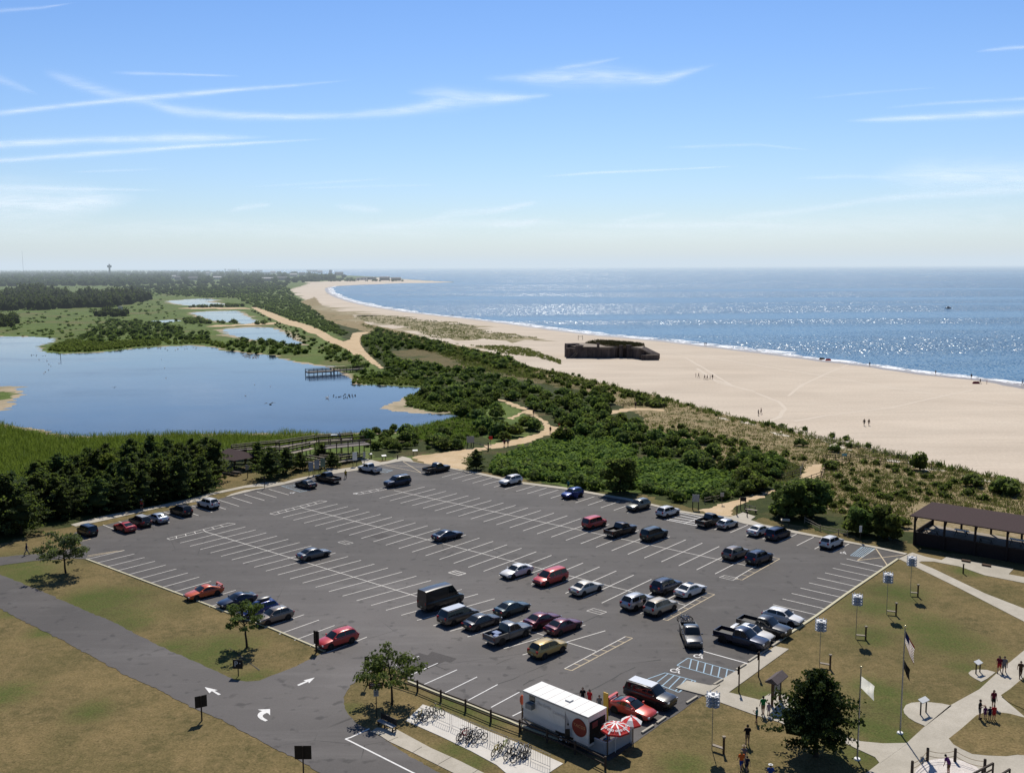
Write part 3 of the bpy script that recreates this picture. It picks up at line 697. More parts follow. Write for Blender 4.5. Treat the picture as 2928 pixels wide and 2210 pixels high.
# ------------------------------------------------------------------ painted markings
MK = {'LINE': MB(), 'LINEW': MB(), 'LINEY': MB(), 'LINEB': MB()}
MZ = [0]
def seg(p, q, w=.13, k='LINE', z=.040):
    p, q = Vector(p), Vector(q); d = (q - p); L = d.length
    if L < .02: return
    d.normalize(); n = Vector((-d.y, d.x, 0)) * w / 2; z = z + (MZ[0] % 40) * .0001; MZ[0] += 1
    MK[k].add([(*(p - n).xy, z), (*(q - n).xy, z), (*(q + n).xy, z), (*(p + n).xy, z)], [(0, 1, 2, 3)])
def row(n0, f0, n1, f1, before=0, after=0, k='LINE', w=.13, skip=()):
    a, b, c, d = [G(p) for p in (n0, f0, n1, f1)]
    n = max(1, round(((c - a).length + (d - b).length) / 2 / STALL))
    for i in range(-before, n + after + 1):
        if i in skip: continue
        t = i / n; seg(a.lerp(c, t) if 0 <= t <= 1 else a + (c - a) * t, b + (d - b) * t, w, k)
    return n
row(P('D', 1425, 975), P('D', 1940, 847), P('I', 1315, 603), P('I', 1838, 450))
row(P('E', 302, 773), P('E', 733, 667), P('I', 1815, 275), P('I', 2130, 125), 0, 2)
row(P('E', 1320, 680), P('E', 1678, 583), P('F', 1495, 1155), P('F', 1815, 1003), 3, 2)
row(P('E', 1560, 455), P('E', 1715, 415), P('X', 700, 1050), P('X', 830, 980), 0, 0, skip=(17, 18, 19))
row(P('D', 1890, 685), P('D', 1730, 635), P('E', 347, 595), P('E', 190, 550), 8, 0)
row(P('D', 985, 1033), P('D', 690, 1103), P('I', 330, 490), P('I', 75, 590))
row(P('J', 1050, 25), P('J', 1280, 75), P('J', 625, 285), P('J', 900, 350), 1, 3)
for a, b in (((470, 690), (660, 610)), ((595, 735), (778, 655)), ((680, 795), (900, 697)), ((808, 850), (1027, 742)), ((970, 890), (1157, 790)), ((1115, 935), (1295, 838)), ((1250, 990), (1420, 905)), ((1400, 1040), (1560, 960))):
    seg(G(P('I', *a)), G(P('I', *b)), .12, 'LINEW')
for a, b in (((1620, 885), (0, 0)),):
    seg(G(P('D', 1620, 885)), G(P('I', 1780, 580)))
seg(G(P('E', 450, 697)), G(P('O', 290, 395)))
seg(G(P('E', 1180, 560)), G(P('X', 90, 1168)))
def ladder(a, b, c, d, n, k='LINEY', zig=False):           # two rails and rungs
    a, b, c, d = G(a), G(b), G(c), G(d)
    seg(a, b, .12, 'LINE'); seg(c, d, .13, k); seg(a, c, .12, k); seg(b, d, .12, k)
    for i in range(1, n):
        t = i / n; e = a.lerp(b, t); f = c.lerp(d, t if not zig else t - .35 / n)
        seg(e, f, .11, k)
ladder(P('I', 1580, 690), P('I', 1965, 487), P('I', 1625, 702), P('I', 2010, 497), 7)
ladder(P('O', -20, 592), P('O', 600, 222), P('O', 40, 610), P('O', 705, 245), 7)
ladder(P('F', 1940, 1255), P('X', 215, 1085), P('F', 1995, 1268), P('X', 280, 1100), 6)
ladder(P('D', 1320, 940), P('D', 1805, 818), P('D', 1345, 950), P('D', 1862, 824), 7, 'LINE', True)
ladder(P('E', 198, 743), P('E', 600, 640), P('E', 235, 752), P('E', 650, 646), 7, 'LINE', True)
ladder(P('E', 860, 585), P('E', 1260, 508), P('E', 905, 592), P('E', 1310, 515), 7, 'LINE', True)
for pts in ("E 1250,330 1395,420", "E 1395,420 1085,358", "E 1110,358 1410,375", "X 1040,1017 895,1113", "X 895,1113 1260,1070", "X 1040,1017 1130,1150", "D 620,950 720,942", "D 720,942 590,975", "D 690,1075 930,1038", "D 690,1085 980,1033"):
    p, q = GL(pts); seg(p, q, .16, 'LINEY')
for pts in ("X 810,1100 1100,1165",):
    p, q = GL(pts); seg(p, q, .16, 'LINE')
for pts in ("F 1500,735 1665,770", "F 1475,752 1660,790", "F 1445,770 1655,805", "F 1415,785 1640,822", "F 1380,788 1625,836", "F 1625,836 1665,818"):
    p, q = GL(pts); seg(p, q, .22, 'LINEW')
def hatch(poly, n, k='LINEB', w=.12, lean=.18):
    a, b, c, d = GL(poly)                           # a-b one long side, d-c the other
    for p, q in ((a, b), (b, c), (c, d), (d, a)): seg(p, q, w, k)
    for i in range(n):
        t = (i + .5) / n; seg(a.lerp(b, t), d.lerp(c, min(1, t + lean)), w, k)
hatch("O 330,1138 1040,1340 880,1445 175,1240", 7)
hatch("O 10,1345 440,1460 200,1620 -260,1440", 5, 'LINEB', .12, .2)
hatch("E 290,525 440,573 525,555 380,515", 7, 'LINEB', .1, .1)
hatch("E 1085,388 1170,402 1110,420 1000,400", 5, 'LINEB', .1, .1)
hatch("X 930,1005 1035,1020 935,1088 840,1075", 6, 'LINEB', .09, .1)
seg(G(P('O', 500, 1030)), G(P('O', 1205, 1225)), .16, 'LINEW')
seg(G(P('O', 0, 1345)), G(P('O', 0, 1345)), .1, 'LINEB')
def wheelchair(p, s, ang):                          # painted accessible-parking figure
    c = G(p); a = Vector((math.cos(ang), math.sin(ang), 0)); b = Vector((-a.y, a.x, 0)); q = lambda x, y: c + a * x * s + b * y * s
    pr = None
    for i in range(13):
        t = rad(110 + i * 20); v = q(.45 * math.cos(t) - .1, .45 * math.sin(t) - .25)
        if pr: seg(pr, v, .12 * s + .03, 'LINEW')
        pr = v
    for m, n in (((-.15, .75), (-.1, .05)), ((-.1, .05), (.4, .0)), ((.4, 0), (.6, -.55)), ((.6, -.55), (.8, -.5)), ((-.12, .4), (.3, .38))): seg(q(*m), q(*n), .12 * s + .03, 'LINEW')
    seg(q(-.22, 1.0), q(-.08, 1.0), .2 * s, 'LINEW')
for p, s in ((P('O', 490, 1105), .85), (P('O', 165, 1308), .85)): wheelchair(p, s, AU)
for p in (P('E', 380, 578), P('E', 880, 583), P('X', 785, 1052)): wheelchair(p, .7, AU)
for c0, x0, y0 in (('E', 797, 972), ('E', 1679, 1212), ('I', 900, 86), ('I', 1783, 328), ('F', 1890, 1250)):
    g0 = G(P(c0, x0, y0)); qd = [g0 + U * sx * .95 + V * sy * .6 for sx, sy in ((-1, -1), (1, -1), (1, 1), (-1, 1))]
    for p, q in zip(qd, qd[1:] + qd[:1]): seg(p, q, .09, 'LINE')
    seg(g0 - U * .95, g0 + U * .95, .07, 'LINE')
# bay outline by the bench, road arrows
for pts in ("L 0,1232 880,1675", "L 0,1190 270,1065"): 
    p, q = GL(pts); seg(p, q + (q - p) * (.15 if pts[2:] .startswith('0,1232') else 0), .16, 'LINEW')
seg(G(P('L', -60, 1205)), G(P('L', 5, 1235)), .16, 'LINEW'); seg(G(P('L', -60, 1207)), G(P('L', 5, 1186)), .16, 'LINEW')
def flat(txt, k='LINEW', z=.0465):
    g = GL(txt); tri = tessellate_polygon([[Vector((p.x, p.y, 0)) for p in g]])
    MK[k].add([(p.x, p.y, z) for p in g], [tuple(t) for t in tri])
flat("W 118,532 290,572 245,580 332,628 300,638 212,585 180,614")
flat("W 1577,405 1500,482 1492,460 1365,515 1342,503 1460,452 1425,445 1500,425")
flat("W 822,830 985,822 985,908 960,880 935,875 900,895 885,915 900,940 955,972 920,986 860,960 825,930 818,905 830,880 855,860 880,852")
for k, b in MK.items():
    me = b.mesh('painted_lines', {'LINE': LINE, 'LINEW': LINEW, 'LINEY': LINEY, 'LINEB': LINEB}[k])
    bm = bmesh.new(); bm.from_mesh(me)
    for f in bm.faces:
        if f.normal.z < 0: f.normal_flip()
    bm.to_mesh(me); bm.free()
    struct(link('painted_lines', me), 'painted bay lines, hatching and arrows on the asphalt')

CRK = simple('crack_sealant', (.022, .021, .021), .7, .3, var=.1)
for i, tx in enumerate(("K 220,190 300,140 400,95 520,60", "K 1080,340 1200,255 1330,180 1480,100 1640,10 1800,-60", "I 1150,790 1260,755 1300,730 1400,690 1480,650", "I 1480,900 1640,850 1740,830 1860,770 1945,715", "I 1960,660 2080,645 2190,635", "T 880,1500 1000,1450 1120,1410", "T 1850,1010 2000,960 2212,860", "L 900,140 1100,180 1300,260", "H 1450,560 1560,640 1640,700", "E 1900,1000 2050,1060 2180,1090", "E 700,900 900,930 1080,990")):
    strip('pavement_crack', tx, .035, .035, .0385 + i * .0002, CRK, 60 + i, .05, 1.2)
PATCH = ground_mat('asphalt_patch', (.082, .076, .074), (.098, .091, .088), (.075, .070, .068), .8, .2, 9, .5, .7, .2, .2, .85, .02)
for i, tx in enumerate(("I 660,590 830,640 700,700 540,640", "E 1060,890 1150,915 1060,945 970,918", "F 300,1100 420,1135 330,1180 215,1140", "T 60,1340 380,1430 300,1480 0,1400")): sheet('asphalt_patch', GL(tx), .0372 + i * .0002, PATCH, .03, 2, 110 + i)

# kerbs and pavements (real steps)
def kerb(name, txt, w, h, mat, side=0):
    pts = GL(txt); mb = MB()
    for p, q in zip(pts[:-1], pts[1:]): mb.beam((p.x, p.y, h / 2), (q.x, q.y, h / 2), w, h)
    return struct(mb.build(name, mat))
kerb('kerb', "H 545,-2 1180,236 1410,325 1690,426 2055,580", .22, .12, CURBY)
kerb('kerb', "L 800,425 1160,570 1560,718 2147,950 K 200,772 850,1000", .2, .12, CURBY)
kerb('kerb', "X 1215,1102 800,1385 J 900,356 740,462 625,545", .3, .13, CURBY)
def pave(txt, h=.1, mat=None, rough=.02, name='pavement'):
    mb = MB(); pts = [(p.x, p.y) for p in GL(txt)]; mb.prism(pts, 0, h)
    return struct(mb.build(name, mat or CONC))
pave("D 1780,615 1830,590 P 400,735 700,690 860,640 1000,600 1200,560 1380,545 1700,470 E 900,395 1085,352 1245,322 1330,335 1640,385 F -60,425 0,438 240,492 600,538 1100,625 1500,718 1650,745 1900,770 1940,760 X -10,735 90,768 50,795 150,830 360,872 640,930 830,965 1040,1005 1290,1060 1270,1070 1040,1018 640,943 360,893 0,826 F 1900,791 1650,758 1500,733 1100,641 600,554 240,509 0,455 E 1640,393 1420,351 1240,329 1080,360 880,404 520,458 300,517 0,575 D 2100,540")
pave("P 0,765 400,680 640,640 860,640 700,690 560,690 400,705 0,790 D 1600,640 1250,700 900,780 600,845 560,830 850,755 1250,680 1570,610", .06)
pave("P 1380,545 1330,480 1480,490 1700,462 1760,440 1740,385 1790,370 1860,385 1960,412 2050,400 2212,350 E 1170,300 1250,293 1310,308 1335,335 1245,322 1085,352 900,395 P 1700,470", .1)
pave("X 1215,1103 1300,1062 1330,1050 1440,1085 1560,1110 1600,1085 2130,1180 2090,1222 2230,1248 2500,1320 2500,1380 2230,1295 1900,1230 1700,1160 1500,1122 1400,1120 1380,1130 1500,1180 1900,1372 J 2212,310 2600,480 2600,580 2212,392 1800,180 1430,0", .05)
pave("J 2700,200 2212,575 2060,700 1930,820 1740,925 1590,1050 1470,1160 1290,1290 1150,1400 900,1650 2900,1650 2900,900 2212,990 2070,870 2212,745 2700,420", .05)
pave("M 780,1050 640,990 560,940 500,880 487,830 520,770 590,740 720,728 860,735 1000,750 1130,778 950,920", .05)
pave("M 1520,462 1430,415 1370,375 1350,345 1390,310 1480,298 1600,305 1710,335 1600,420", .05)
pave("J 345,840 540,888 600,850 690,850 760,885 800,960 900,1020 1090,1120 1180,1150 1320,1163 1480,1160 1300,1290 1270,1250 1150,1195 1000,1120 800,1080 660,1027 500,980 200,870 180,855 230,800 290,765 640,548 725,566", .06)
# lawn islands on the paving
def island(txt): 
    o = sheet('lawn', GL(txt), .056, LAWN, .0, None); return o
island("M 1090,1215 1250,1090 1460,905 1560,870 1700,860 1900,885 2088,935 2300,985 2300,1450 2000,1430 1850,1450 1600,1440 1400,1420 1250,1350 1150,1290")
island("M 1780,640 1900,560 2088,400 2400,150 2400,900 2088,825 1960,770 1860,720")
CONCL = ground_mat('pale_concrete', (.56, .53, .48), (.62, .59, .54), (.50, .47, .42), .6, .1, 8, .5, .7, .1, .08, .85, .02)
pave("L 690,908 1035,738 I 900,985 1100,1080 1310,1172 1575,1290 1440,1362 1300,1440 1120,1349 900,1180 700,1075 545,995" if False else "L 690,908 1035,738 K 785,1297 585,1430 X 1200,1800 b 1560,1010 1320,920 900,710 500,515 0,295" if False else "b 0,292 235,68 520,160 1050,400 1500,580 2165,880 1965,1012 1600,1200 1250,900 900,710 500,515", .05, CONCL)
pave("L 290,1105 370,1050 640,1075 1100,1325 1500,1505 1830,1670 2300,1900 1900,1900 1420,1672 860,1392 530,1237 400,1150", .05)
mb = MB()
for tx in ("L 530,1237 660,1180", "L 860,1392 985,1315", "L 1205,1555 1390,1450", "L 1640,1700 1760,1620"):
    p, q = GL(tx); mb.beam((p.x, p.y, .052), (q.x, q.y, .052), .05, .005)
struct(mb.build('pavement_joint', simple('joint_dark', (.10, .09, .075), .9, .1)))
# ramp slab beside the accessible bays
mb = MB(); mb.prism([(p.x, p.y) for p in GL("J 10,815 80,770 225,800 290,795 190,862")], 0, .13); struct(mb.build('pavement', CONC))
# ------------------------------------------------------------------ vehicles
def paint(name, col, metal=.25, rough=.32):
    m = NT(name); tc = m.n('TexCoord').outputs['Object']; f = m.noise(1.3, 4, .6, tc)
    c = m.mix(f, tuple(x * .88 for x in col), tuple(min(1, x * 1.08) for x in col))
    b = m.bsdf(c, rough, .5, metal); b.inputs['Coat Weight'].default_value = .6; b.inputs['Coat Roughness'].default_value = .06
    return m.mat
PAINTS = {k: paint('car_paint_' + k, c, mt) for k, (c, mt) in {
    'black': ((.010, .010, .012), .1), 'white': ((.72, .71, .69), 0), 'silver': ((.42, .43, .45), .5), 'grey': ((.12, .125, .135), .5), 'dark_grey': ((.045, .047, .052), .4),
    'red': ((.36, .018, .022), .1), 'brightred': ((.50, .035, .03), .1), 'orange': ((.62, .11, .025), .15), 'navy': ((.012, .022, .055), .3), 'blue': ((.018, .045, .22), .3), 'maroon': ((.11, .012, .028), .3),
    'gold': ((.42, .30, .10), .3), 'taupe': ((.24, .20, .165), .4), 'beige': ((.46, .40, .31), .3), 'silverblue': ((.42, .48, .58), .4), 'bronze': ((.13, .105, .085), .4), 'teal': ((.02, .04, .046), .3), 'olive': ((.16, .16, .135), .4), 'blackred': ((.02, .010, .011), .2), 'greenblack': ((.016, .022, .018), .2), 'redorange': ((.48, .05, .03), .2), 'cream': ((.66, .61, .52), .1)}.items()}
ROOFG = paint('silver_roof', (.5, .52, .54), .3)

def lerp(a, b, t): return a + (b - a) * t
def pw(x, pts):                                  # piecewise linear, pts sorted by x descending or ascending
    pts = sorted(pts)
    if x <= pts[0][0]: return pts[0][1]
    for (a, u), (b, v) in zip(pts[:-1], pts[1:]):
        if x <= b: return lerp(u, v, (x - a) / (b - a))
    return pts[-1][1]

SPEC = {  # L, W, belt profile, greenhouse (front base, roof front, roof rear, rear base), roof z, wheel x, wheel r
 'sedan': dict(L=4.75, W=1.82, hood=[(2.37, .62), (2.25, .74), (1.9, .84), (1.0, .97), (-1.5, 1.0), (-1.75, 1.04), (-2.2, 1.01), (-2.37, .72)], gh=(1.05, .28, -1.0, -1.78), zr=1.45, wx=(1.42, -1.36), r=.325),
 'coupe': dict(L=4.6, W=1.80, hood=[(2.3, .58), (2.18, .70), (1.8, .80), (.9, .92), (-1.5, .98), (-1.8, 1.0), (-2.15, .97), (-2.3, .70)], gh=(.95, .1, -.75, -1.85), zr=1.36, wx=(1.36, -1.32), r=.325),
 'hatch': dict(L=4.25, W=1.78, hood=[(2.12, .65), (2.02, .78), (1.7, .88), (.95, 1.0), (-1.6, 1.04), (-1.95, 1.02), (-2.12, .80)], gh=(1.0, .3, -1.35, -1.98), zr=1.52, wx=(1.28, -1.27), r=.325),
 'wagon': dict(L=4.6, W=1.78, hood=[(2.3, .64), (2.18, .76), (1.85, .86), (1.0, .98), (-1.7, 1.02), (-2.1, 1.0), (-2.3, .80)], gh=(1.05, .3, -1.75, -2.2), zr=1.50, wx=(1.36, -1.3), r=.325),
 'suv': dict(L=4.65, W=1.86, hood=[(2.32, .74), (2.24, .92), (1.9, 1.02), (1.05, 1.12), (-1.8, 1.14), (-2.2, 1.12), (-2.32, .85)], gh=(1.1, .42, -1.7, -2.2), zr=1.72, wx=(1.38, -1.34), r=.36),
 'bigsuv': dict(L=5.2, W=2.0, hood=[(2.6, .82), (2.52, 1.05), (2.2, 1.14), (1.2, 1.2), (-2.0, 1.2), (-2.5, 1.18), (-2.6, .85)], gh=(1.25, .6, -2.2, -2.52), zr=1.90, wx=(1.55, -1.5), r=.40),
 'boxy': dict(L=4.3, W=1.80, hood=[(2.14, .74), (2.06, .96), (1.8, 1.02), (1.1, 1.08), (-1.8, 1.1), (-2.08, 1.08), (-2.14, .85)], gh=(1.2, .75, -1.85, -2.1), zr=1.78, wx=(1.3, -1.28), r=.34),
 'minivan': dict(L=5.05, W=1.96, hood=[(2.5, .66), (2.42, .82), (2.1, .94), (1.4, 1.08), (-2.0, 1.1), (-2.4, 1.08), (-2.52, .8)], gh=(1.6, .65, -2.05, -2.45), zr=1.74, wx=(1.55, -1.45), r=.34),
 'van': dict(L=5.9, W=2.05, hood=[(2.95, .70), (2.86, 1.0), (2.5, 1.14), (2.0, 1.28), (-2.6, 1.3), (-2.9, 1.28), (-2.95, .9)], gh=(2.1, 1.15, -2.85, -2.93), zr=2.62, wx=(1.95, -1.65), r=.36),
 'pickup': dict(L=5.75, W=1.98, hood=[(2.86, .80), (2.78, 1.02), (2.4, 1.10), (1.3, 1.18), (-.60, 1.18), (-.62, 1.16)], gh=(1.35, .65, -.42, -.68), zr=1.88, wx=(1.75, -1.75), r=.40),
}
NOSES = {}
def car_meshes(kind):
    s = SPEC[kind]; L, W, zr = s['L'], s['W'], s['zr']; hw = W / 2; P0 = []
    fb, rf, rr_, rb = s['gh']; r = s['r']; pick = kind == 'pickup'
    xf, xr = L / 2, -L / 2
    def belt(x): return pw(x, s['hood'])
    # ---- lower body
    xs = sorted(set([p[0] for p in s['hood']] + [xf - .02, 2.0, 1.6, 0, -.9, -1.4] + ([] if pick else [xr])), reverse=True)
    if pick: xs = [x for x in xs if x >= -.62]
    xs = [x for x in xs if xr <= x <= xf]
    def hwx(x):
        e = min(1., (xf - x) / (.55 if not kind == 'van' else .4)); g = min(1., (x - xr) / .4)
        return hw * (.80 + .20 * math.sqrt(max(0, e))) * (.86 + .14 * math.sqrt(max(0, g)) if not pick else 1)
    def ringp(x):
        zt, h = belt(x), hwx(x); zb = .24 + .14 * max(0, 1 - (xf - x) / .3) + (.12 * max(0, 1 - (x - xr) / .3) if not pick else 0) + (.12 if kind in ('suv', 'bigsuv', 'pickup', 'boxy') else 0)
        half = [(h * .84, zb), (h * .97, zb + .08), (h, lerp(zb, zt, .5)), (h * .985, zt - .16), (h * .93, zt - .045), (h * .74, zt), (0, zt + .025)]
        return [(x, -y, z) for y, z in half] + [(x, y, z) for y, z in half[-2::-1]]
    body = MB(); n = 13; rings = [ringp(x) for x in xs]
    vs = [v for rg in rings for v in rg]
    fs = [(i * n + j, i * n + j + 1, (i + 1) * n + j + 1, (i + 1) * n + j) for i in range(len(xs) - 1) for j in range(n - 1)]
    fs += [((i + 1) * n, i * n, i * n + n - 1, (i + 1) * n + n - 1) for i in range(len(xs) - 1)]
    fs += [tuple(range(n)), tuple(range((len(xs) - 1) * n + n - 1, (len(xs) - 1) * n - 1, -1))]
    body.add(vs, fs)
    # ---- greenhouse
    hb = hw * .90; ht = hw * (.72 if kind not in ('van', 'boxy', 'pickup', 'bigsuv') else .80)
    def roof(x):
        if x >= rf: t = (fb - x) / (fb - rf); return lerp(belt(fb) - .02, zr - .06, t ** .92)
        if x <= rr_: t = (x - rb) / (rr_ - rb + 1e-6); return lerp(belt(rb) - .02, zr - .05, max(0, t) ** .9)
        t = (x - rr_) / (rf - rr_); return zr - .06 + .06 * math.sin(math.pi * (.12 + .76 * t))
    def gw(x, z):
        b0 = belt(x) - .02; t = (z - b0) / (zr - b0); return lerp(hb, ht, min(1, max(0, t)))
    gxs = [fb, lerp(fb, rf, .5), lerp(fb, rf, .85), rf, lerp(rf, rr_, .33), lerp(rf, rr_, .66), rr_, lerp(rr_, rb, .2), lerp(rr_, rb, .6), rb]
    def gring(x):
        z0 = belt(x) - .03; z = max(roof(x), z0 + .01); a = gw(x, z0); b = gw(x, z)
        half = [(a, z0), (lerp(a, b, .6), lerp(z0, z, .6)), (b, z - .05 if z - .05 > z0 else z), (b * .88, z), (b * .5, z + .022), (0, z + .03)]
        return [(x, -y, q) for y, q in half] + [(x, y, q) for y, q in half[-2::-1]]
    g = [gring(x) for x in gxs]; m = 11; vs = [v for rg in g for v in rg]
    fs = [(i * m + j, i * m + j + 1, (i + 1) * m + j + 1, (i + 1) * m + j) for i in range(len(gxs) - 1) for j in range(m - 1)]
    fs += [tuple(range(m)), tuple(range((len(gxs) - 1) * m + m - 1, (len(gxs) - 1) * m - 1, -1))]
    body.add(vs, fs)
    # wheel arches and sill in black (second slot)
    for x in s['wx']:
        for sd in (-1, 1):
            if pick and x < 0: continue
            body.tube((x, sd * (hw * .72), r), (x, sd * (hw * 1.004), r), r + .075, r + .085, 20, 1)
    body.box((0 if not pick else 1.0, 0, .30), (L * .9 if not pick else 3.2, W * .90, .16), 0, 1)
    body.box((xf - .04, 0, .46), (.10, W * .66, .16), 0, 1)              # grille opening
    if not pick: body.box((xr + .03, 0, .50), (.10, W * .70, .12), 0, 1)
    parts = []
    if pick:                                   # open cargo bed
        b0, b1, zf, zt = -.66, xr + .06, .78, 1.16
        body.box(((b0 + b1) / 2, 0, .66), (b0 - b1, W * .96, .30))
        for sd in (-1, 1):
            body.box(((b0 + b1) / 2, sd * (hw - .07), .86), (b0 - b1, .12, .62))
            body.tube((s['wx'][1], sd * (hw * .72), r), (s['wx'][1], sd * (hw * 1.006), r), r + .08, r + .09, 20, 1)
        body.box((xr + .05, 0, .15 + .72), (.08, W * .97, .60))
        body.box((b0 + .02, 0, .86), (.06, W * .95, .62))
        body.box((xr - .03, 0, .55), (.14, W * .9, .16), 0, 2)
        ln = MB(); ln.box(((b0 + b1) / 2 + .02, 0, .825), (b0 - b1 - .12, W - .30, .02))
        for sd in (-1, 1): ln.box(((b0 + b1) / 2, sd * (hw - .07), 1.176), (b0 - b1 + .05, .125, .012))
        parts.append(('bed_liner', ln.mesh('bed_liner', BLACK), None))
    bm_ = body.mesh('car_body_' + kind, [WHITE, BLACK, CHROME], True)
    # ---- glass
    def side_glass(xa, xb, sd):
        q = MB(); k = 6; vs = []
        for i in range(k + 1):
            x = lerp(xa, xb, i / k); z0 = belt(x) + .04; z1 = max(z0 + .005, roof(x) - .085)
            for z in (z0, lerp(z0, z1, .5), z1): vs.append((x, sd * (gw(x, z) + .012), z))
        q.add(vs, [(i * 3 + j, i * 3 + j + 1, i * 3 + j + 4, i * 3 + j + 3) for i in range(k) for j in range(2)]); return q.mesh('side_window', GLASS, True)
    def slope_glass(xa, xb, name, fr=.86):
        q = MB(); k, cc = 6, 6; vs = []
        for i in range(k + 1):
            x = lerp(xa, xb, i / k); z = max(roof(x), belt(x) - .01); b = gw(x, z) * fr
            for j in range(cc + 1):
                u = -1 + 2 * j / cc; vs.append((x, u * b, z + .035 + .02 * (1 - u * u) - .008 * abs(u)))
        q.add(vs, [(i * (cc + 1) + j, i * (cc + 1) + j + 1, (i + 1) * (cc + 1) + j + 1, (i + 1) * (cc + 1) + j) for i in range(k) for j in range(cc)]); return q.mesh(name, GLASS, True)
    parts.append(('windshield', slope_glass(lerp(fb, rf, .06), lerp(fb, rf, .93), 'windshield'), None))
    steep = abs(rr_ - rb) < .35
    if kind != 'van':
        if steep:
            q = MB(); x = rb - .03
            z0, z1 = belt(rb) + .05, zr - .16
            vs = []
            for z in (z0, lerp(z0, z1, .5), z1):
                t = (z - belt(rb)) / (zr - belt(rb)); xx = lerp(rb, rr_, max(0, t - .04)) - .05
                for j in range(5): u = -1 + j * .5; vs.append((xx - .03 * (1 - u * u), u * gw(rb + .05, z) * .82, z))
            q.add(vs, [(i * 5 + j, i * 5 + j + 1, i * 5 + j + 6, i * 5 + j + 5) for i in range(2) for j in range(4)])
            parts.append(('rear_window', q.mesh('rear_window', GLASS, True), None))
        else:
            parts.append(('rear_window', slope_glass(lerp(rr_, rb, .08), lerp(rr_, rb, .90), 'rear_window', .84), None))
    a, b = lerp(fb, rf, .55), lerp(rr_, rb, .35)
    if kind == 'van': cuts = [(lerp(fb, rf, .5), .55)]
    elif kind in ('minivan', 'bigsuv'): cuts = [(a, .12), (.02, -1.05), (-1.15, b)]
    elif kind in ('coupe',): cuts = [(a, -.55), (-.62, b)]
    elif pick: cuts = [(a, .28), (.20, -.40)]
    else: 
        mid = lerp(a, b, .47); cuts = [(a, mid + .04), (mid - .05, b + (.0 if kind in ('sedan',) else .1))]
    for xa, xb in cuts:
        for sd in (-1, 1): parts.append(('side_window', side_glass(xa, xb, sd), None))
    # ---- wheels
    ty = MB(); w_ = .22
    prof = [(r * .62, -w_ / 2), (r * .93, -w_ / 2), (r, -w_ / 2 + .04), (r, w_ / 2 - .04), (r * .93, w_ / 2), (r * .62, w_ / 2)]
    kk = 22; vs = [(q * math.cos(2 * math.pi * i / kk), y, q * math.sin(2 * math.pi * i / kk)) for i in range(kk) for q, y in prof]; np_ = len(prof)
    ty.add(vs, [(i * np_ + j, ((i + 1) % kk) * np_ + j, ((i + 1) % kk) * np_ + j + 1, i * np_ + j + 1) for i in range(kk) for j in range(np_ - 1)])
    tym = ty.mesh('tyre', RUBBER, True)
    ri = MB(); ri.tube((0, -.06, 0), (0, .06, 0), r * .63, r * .63, 20, 1)
    for i in range(5):
        t = 2 * math.pi * i / 5
        for y in (-.085, .085): ri.beam((0, y, 0), (r * .6 * math.cos(t), y, r * .6 * math.sin(t)), .03, .09, 0)
    ri.ring((0, .085, 0), r * .6, .022, 'y', 20, 5); ri.ring((0, -.085, 0), r * .6, .022, 'y', 20, 5)
    rim = ri.mesh('rim', [RIM, BLACK], False)
    for x in s['wx']:
        for sd in (-1, 1): parts.append(('wheel', (tym, rim), (x, sd * (hw - .105), r)))
    # ---- lamps, mirrors, plate
    zl = belt(xf - .1) - .13
    def lamp(x, sd, wy, wz, name, mt, zz):
        q = MB(); y0 = sd * hwx(x) * .74; q.box((x, y0, zz), (.16, wy, wz), sd * (-.35 if x > 0 else .3)); return (name, q.mesh(name, mt, False), None)
    for sd in (-1, 1):
        parts.append(lamp(xf - .10, sd, .42 if kind != 'van' else .3, .15, 'headlight', LAMP, zl))
        tall = kind in ('suv', 'bigsuv', 'boxy', 'minivan', 'van', 'pickup')
        if pick: q = MB(); q.box((xr + .05, sd * (hw - .09), .95), (.11, .12, .32)); parts.append(('taillight', q.mesh('taillight', TAIL), None))
        else: parts.append(lamp(xr + .08, sd, .30 if tall else .40, .30 if tall else .16, 'taillight', TAIL, belt(xr + .12) - (.16 if tall else .17)))
        q = MB(); xm = lerp(fb, rf, .38); q.box((xm, sd * (hw + .075), belt(xm) + .07), (.12, .20, .13)); parts.append(('mirror', q.mesh('mirror', WHITE), None))
    q = MB(); q.box((xr - (.025 if not pick else .105), 0, .62 if not pick else .56), (.03, .32, .15)); parts.append(('licence_plate', q.mesh('licence_plate', PLATE), None))
    if kind in ('suv', 'bigsuv', 'wagon'):
        for sd in (-1, 1):
            q = MB(); pts = [(lerp(rf, rr_, t), sd * gw(lerp(rf, rr_, t), roof(lerp(rf, rr_, t))) * .90, roof(lerp(rf, rr_, t)) + (.035 if t in (.04, .96) else .075)) for t in (.04, .1, .35, .65, .9, .96)]
            q.path(pts, .022, 5); parts.append(('roof_rail', q.mesh('roof_rail', BLACK), None))
    return bm_, parts
CARM = {}
CARPROTO = {}
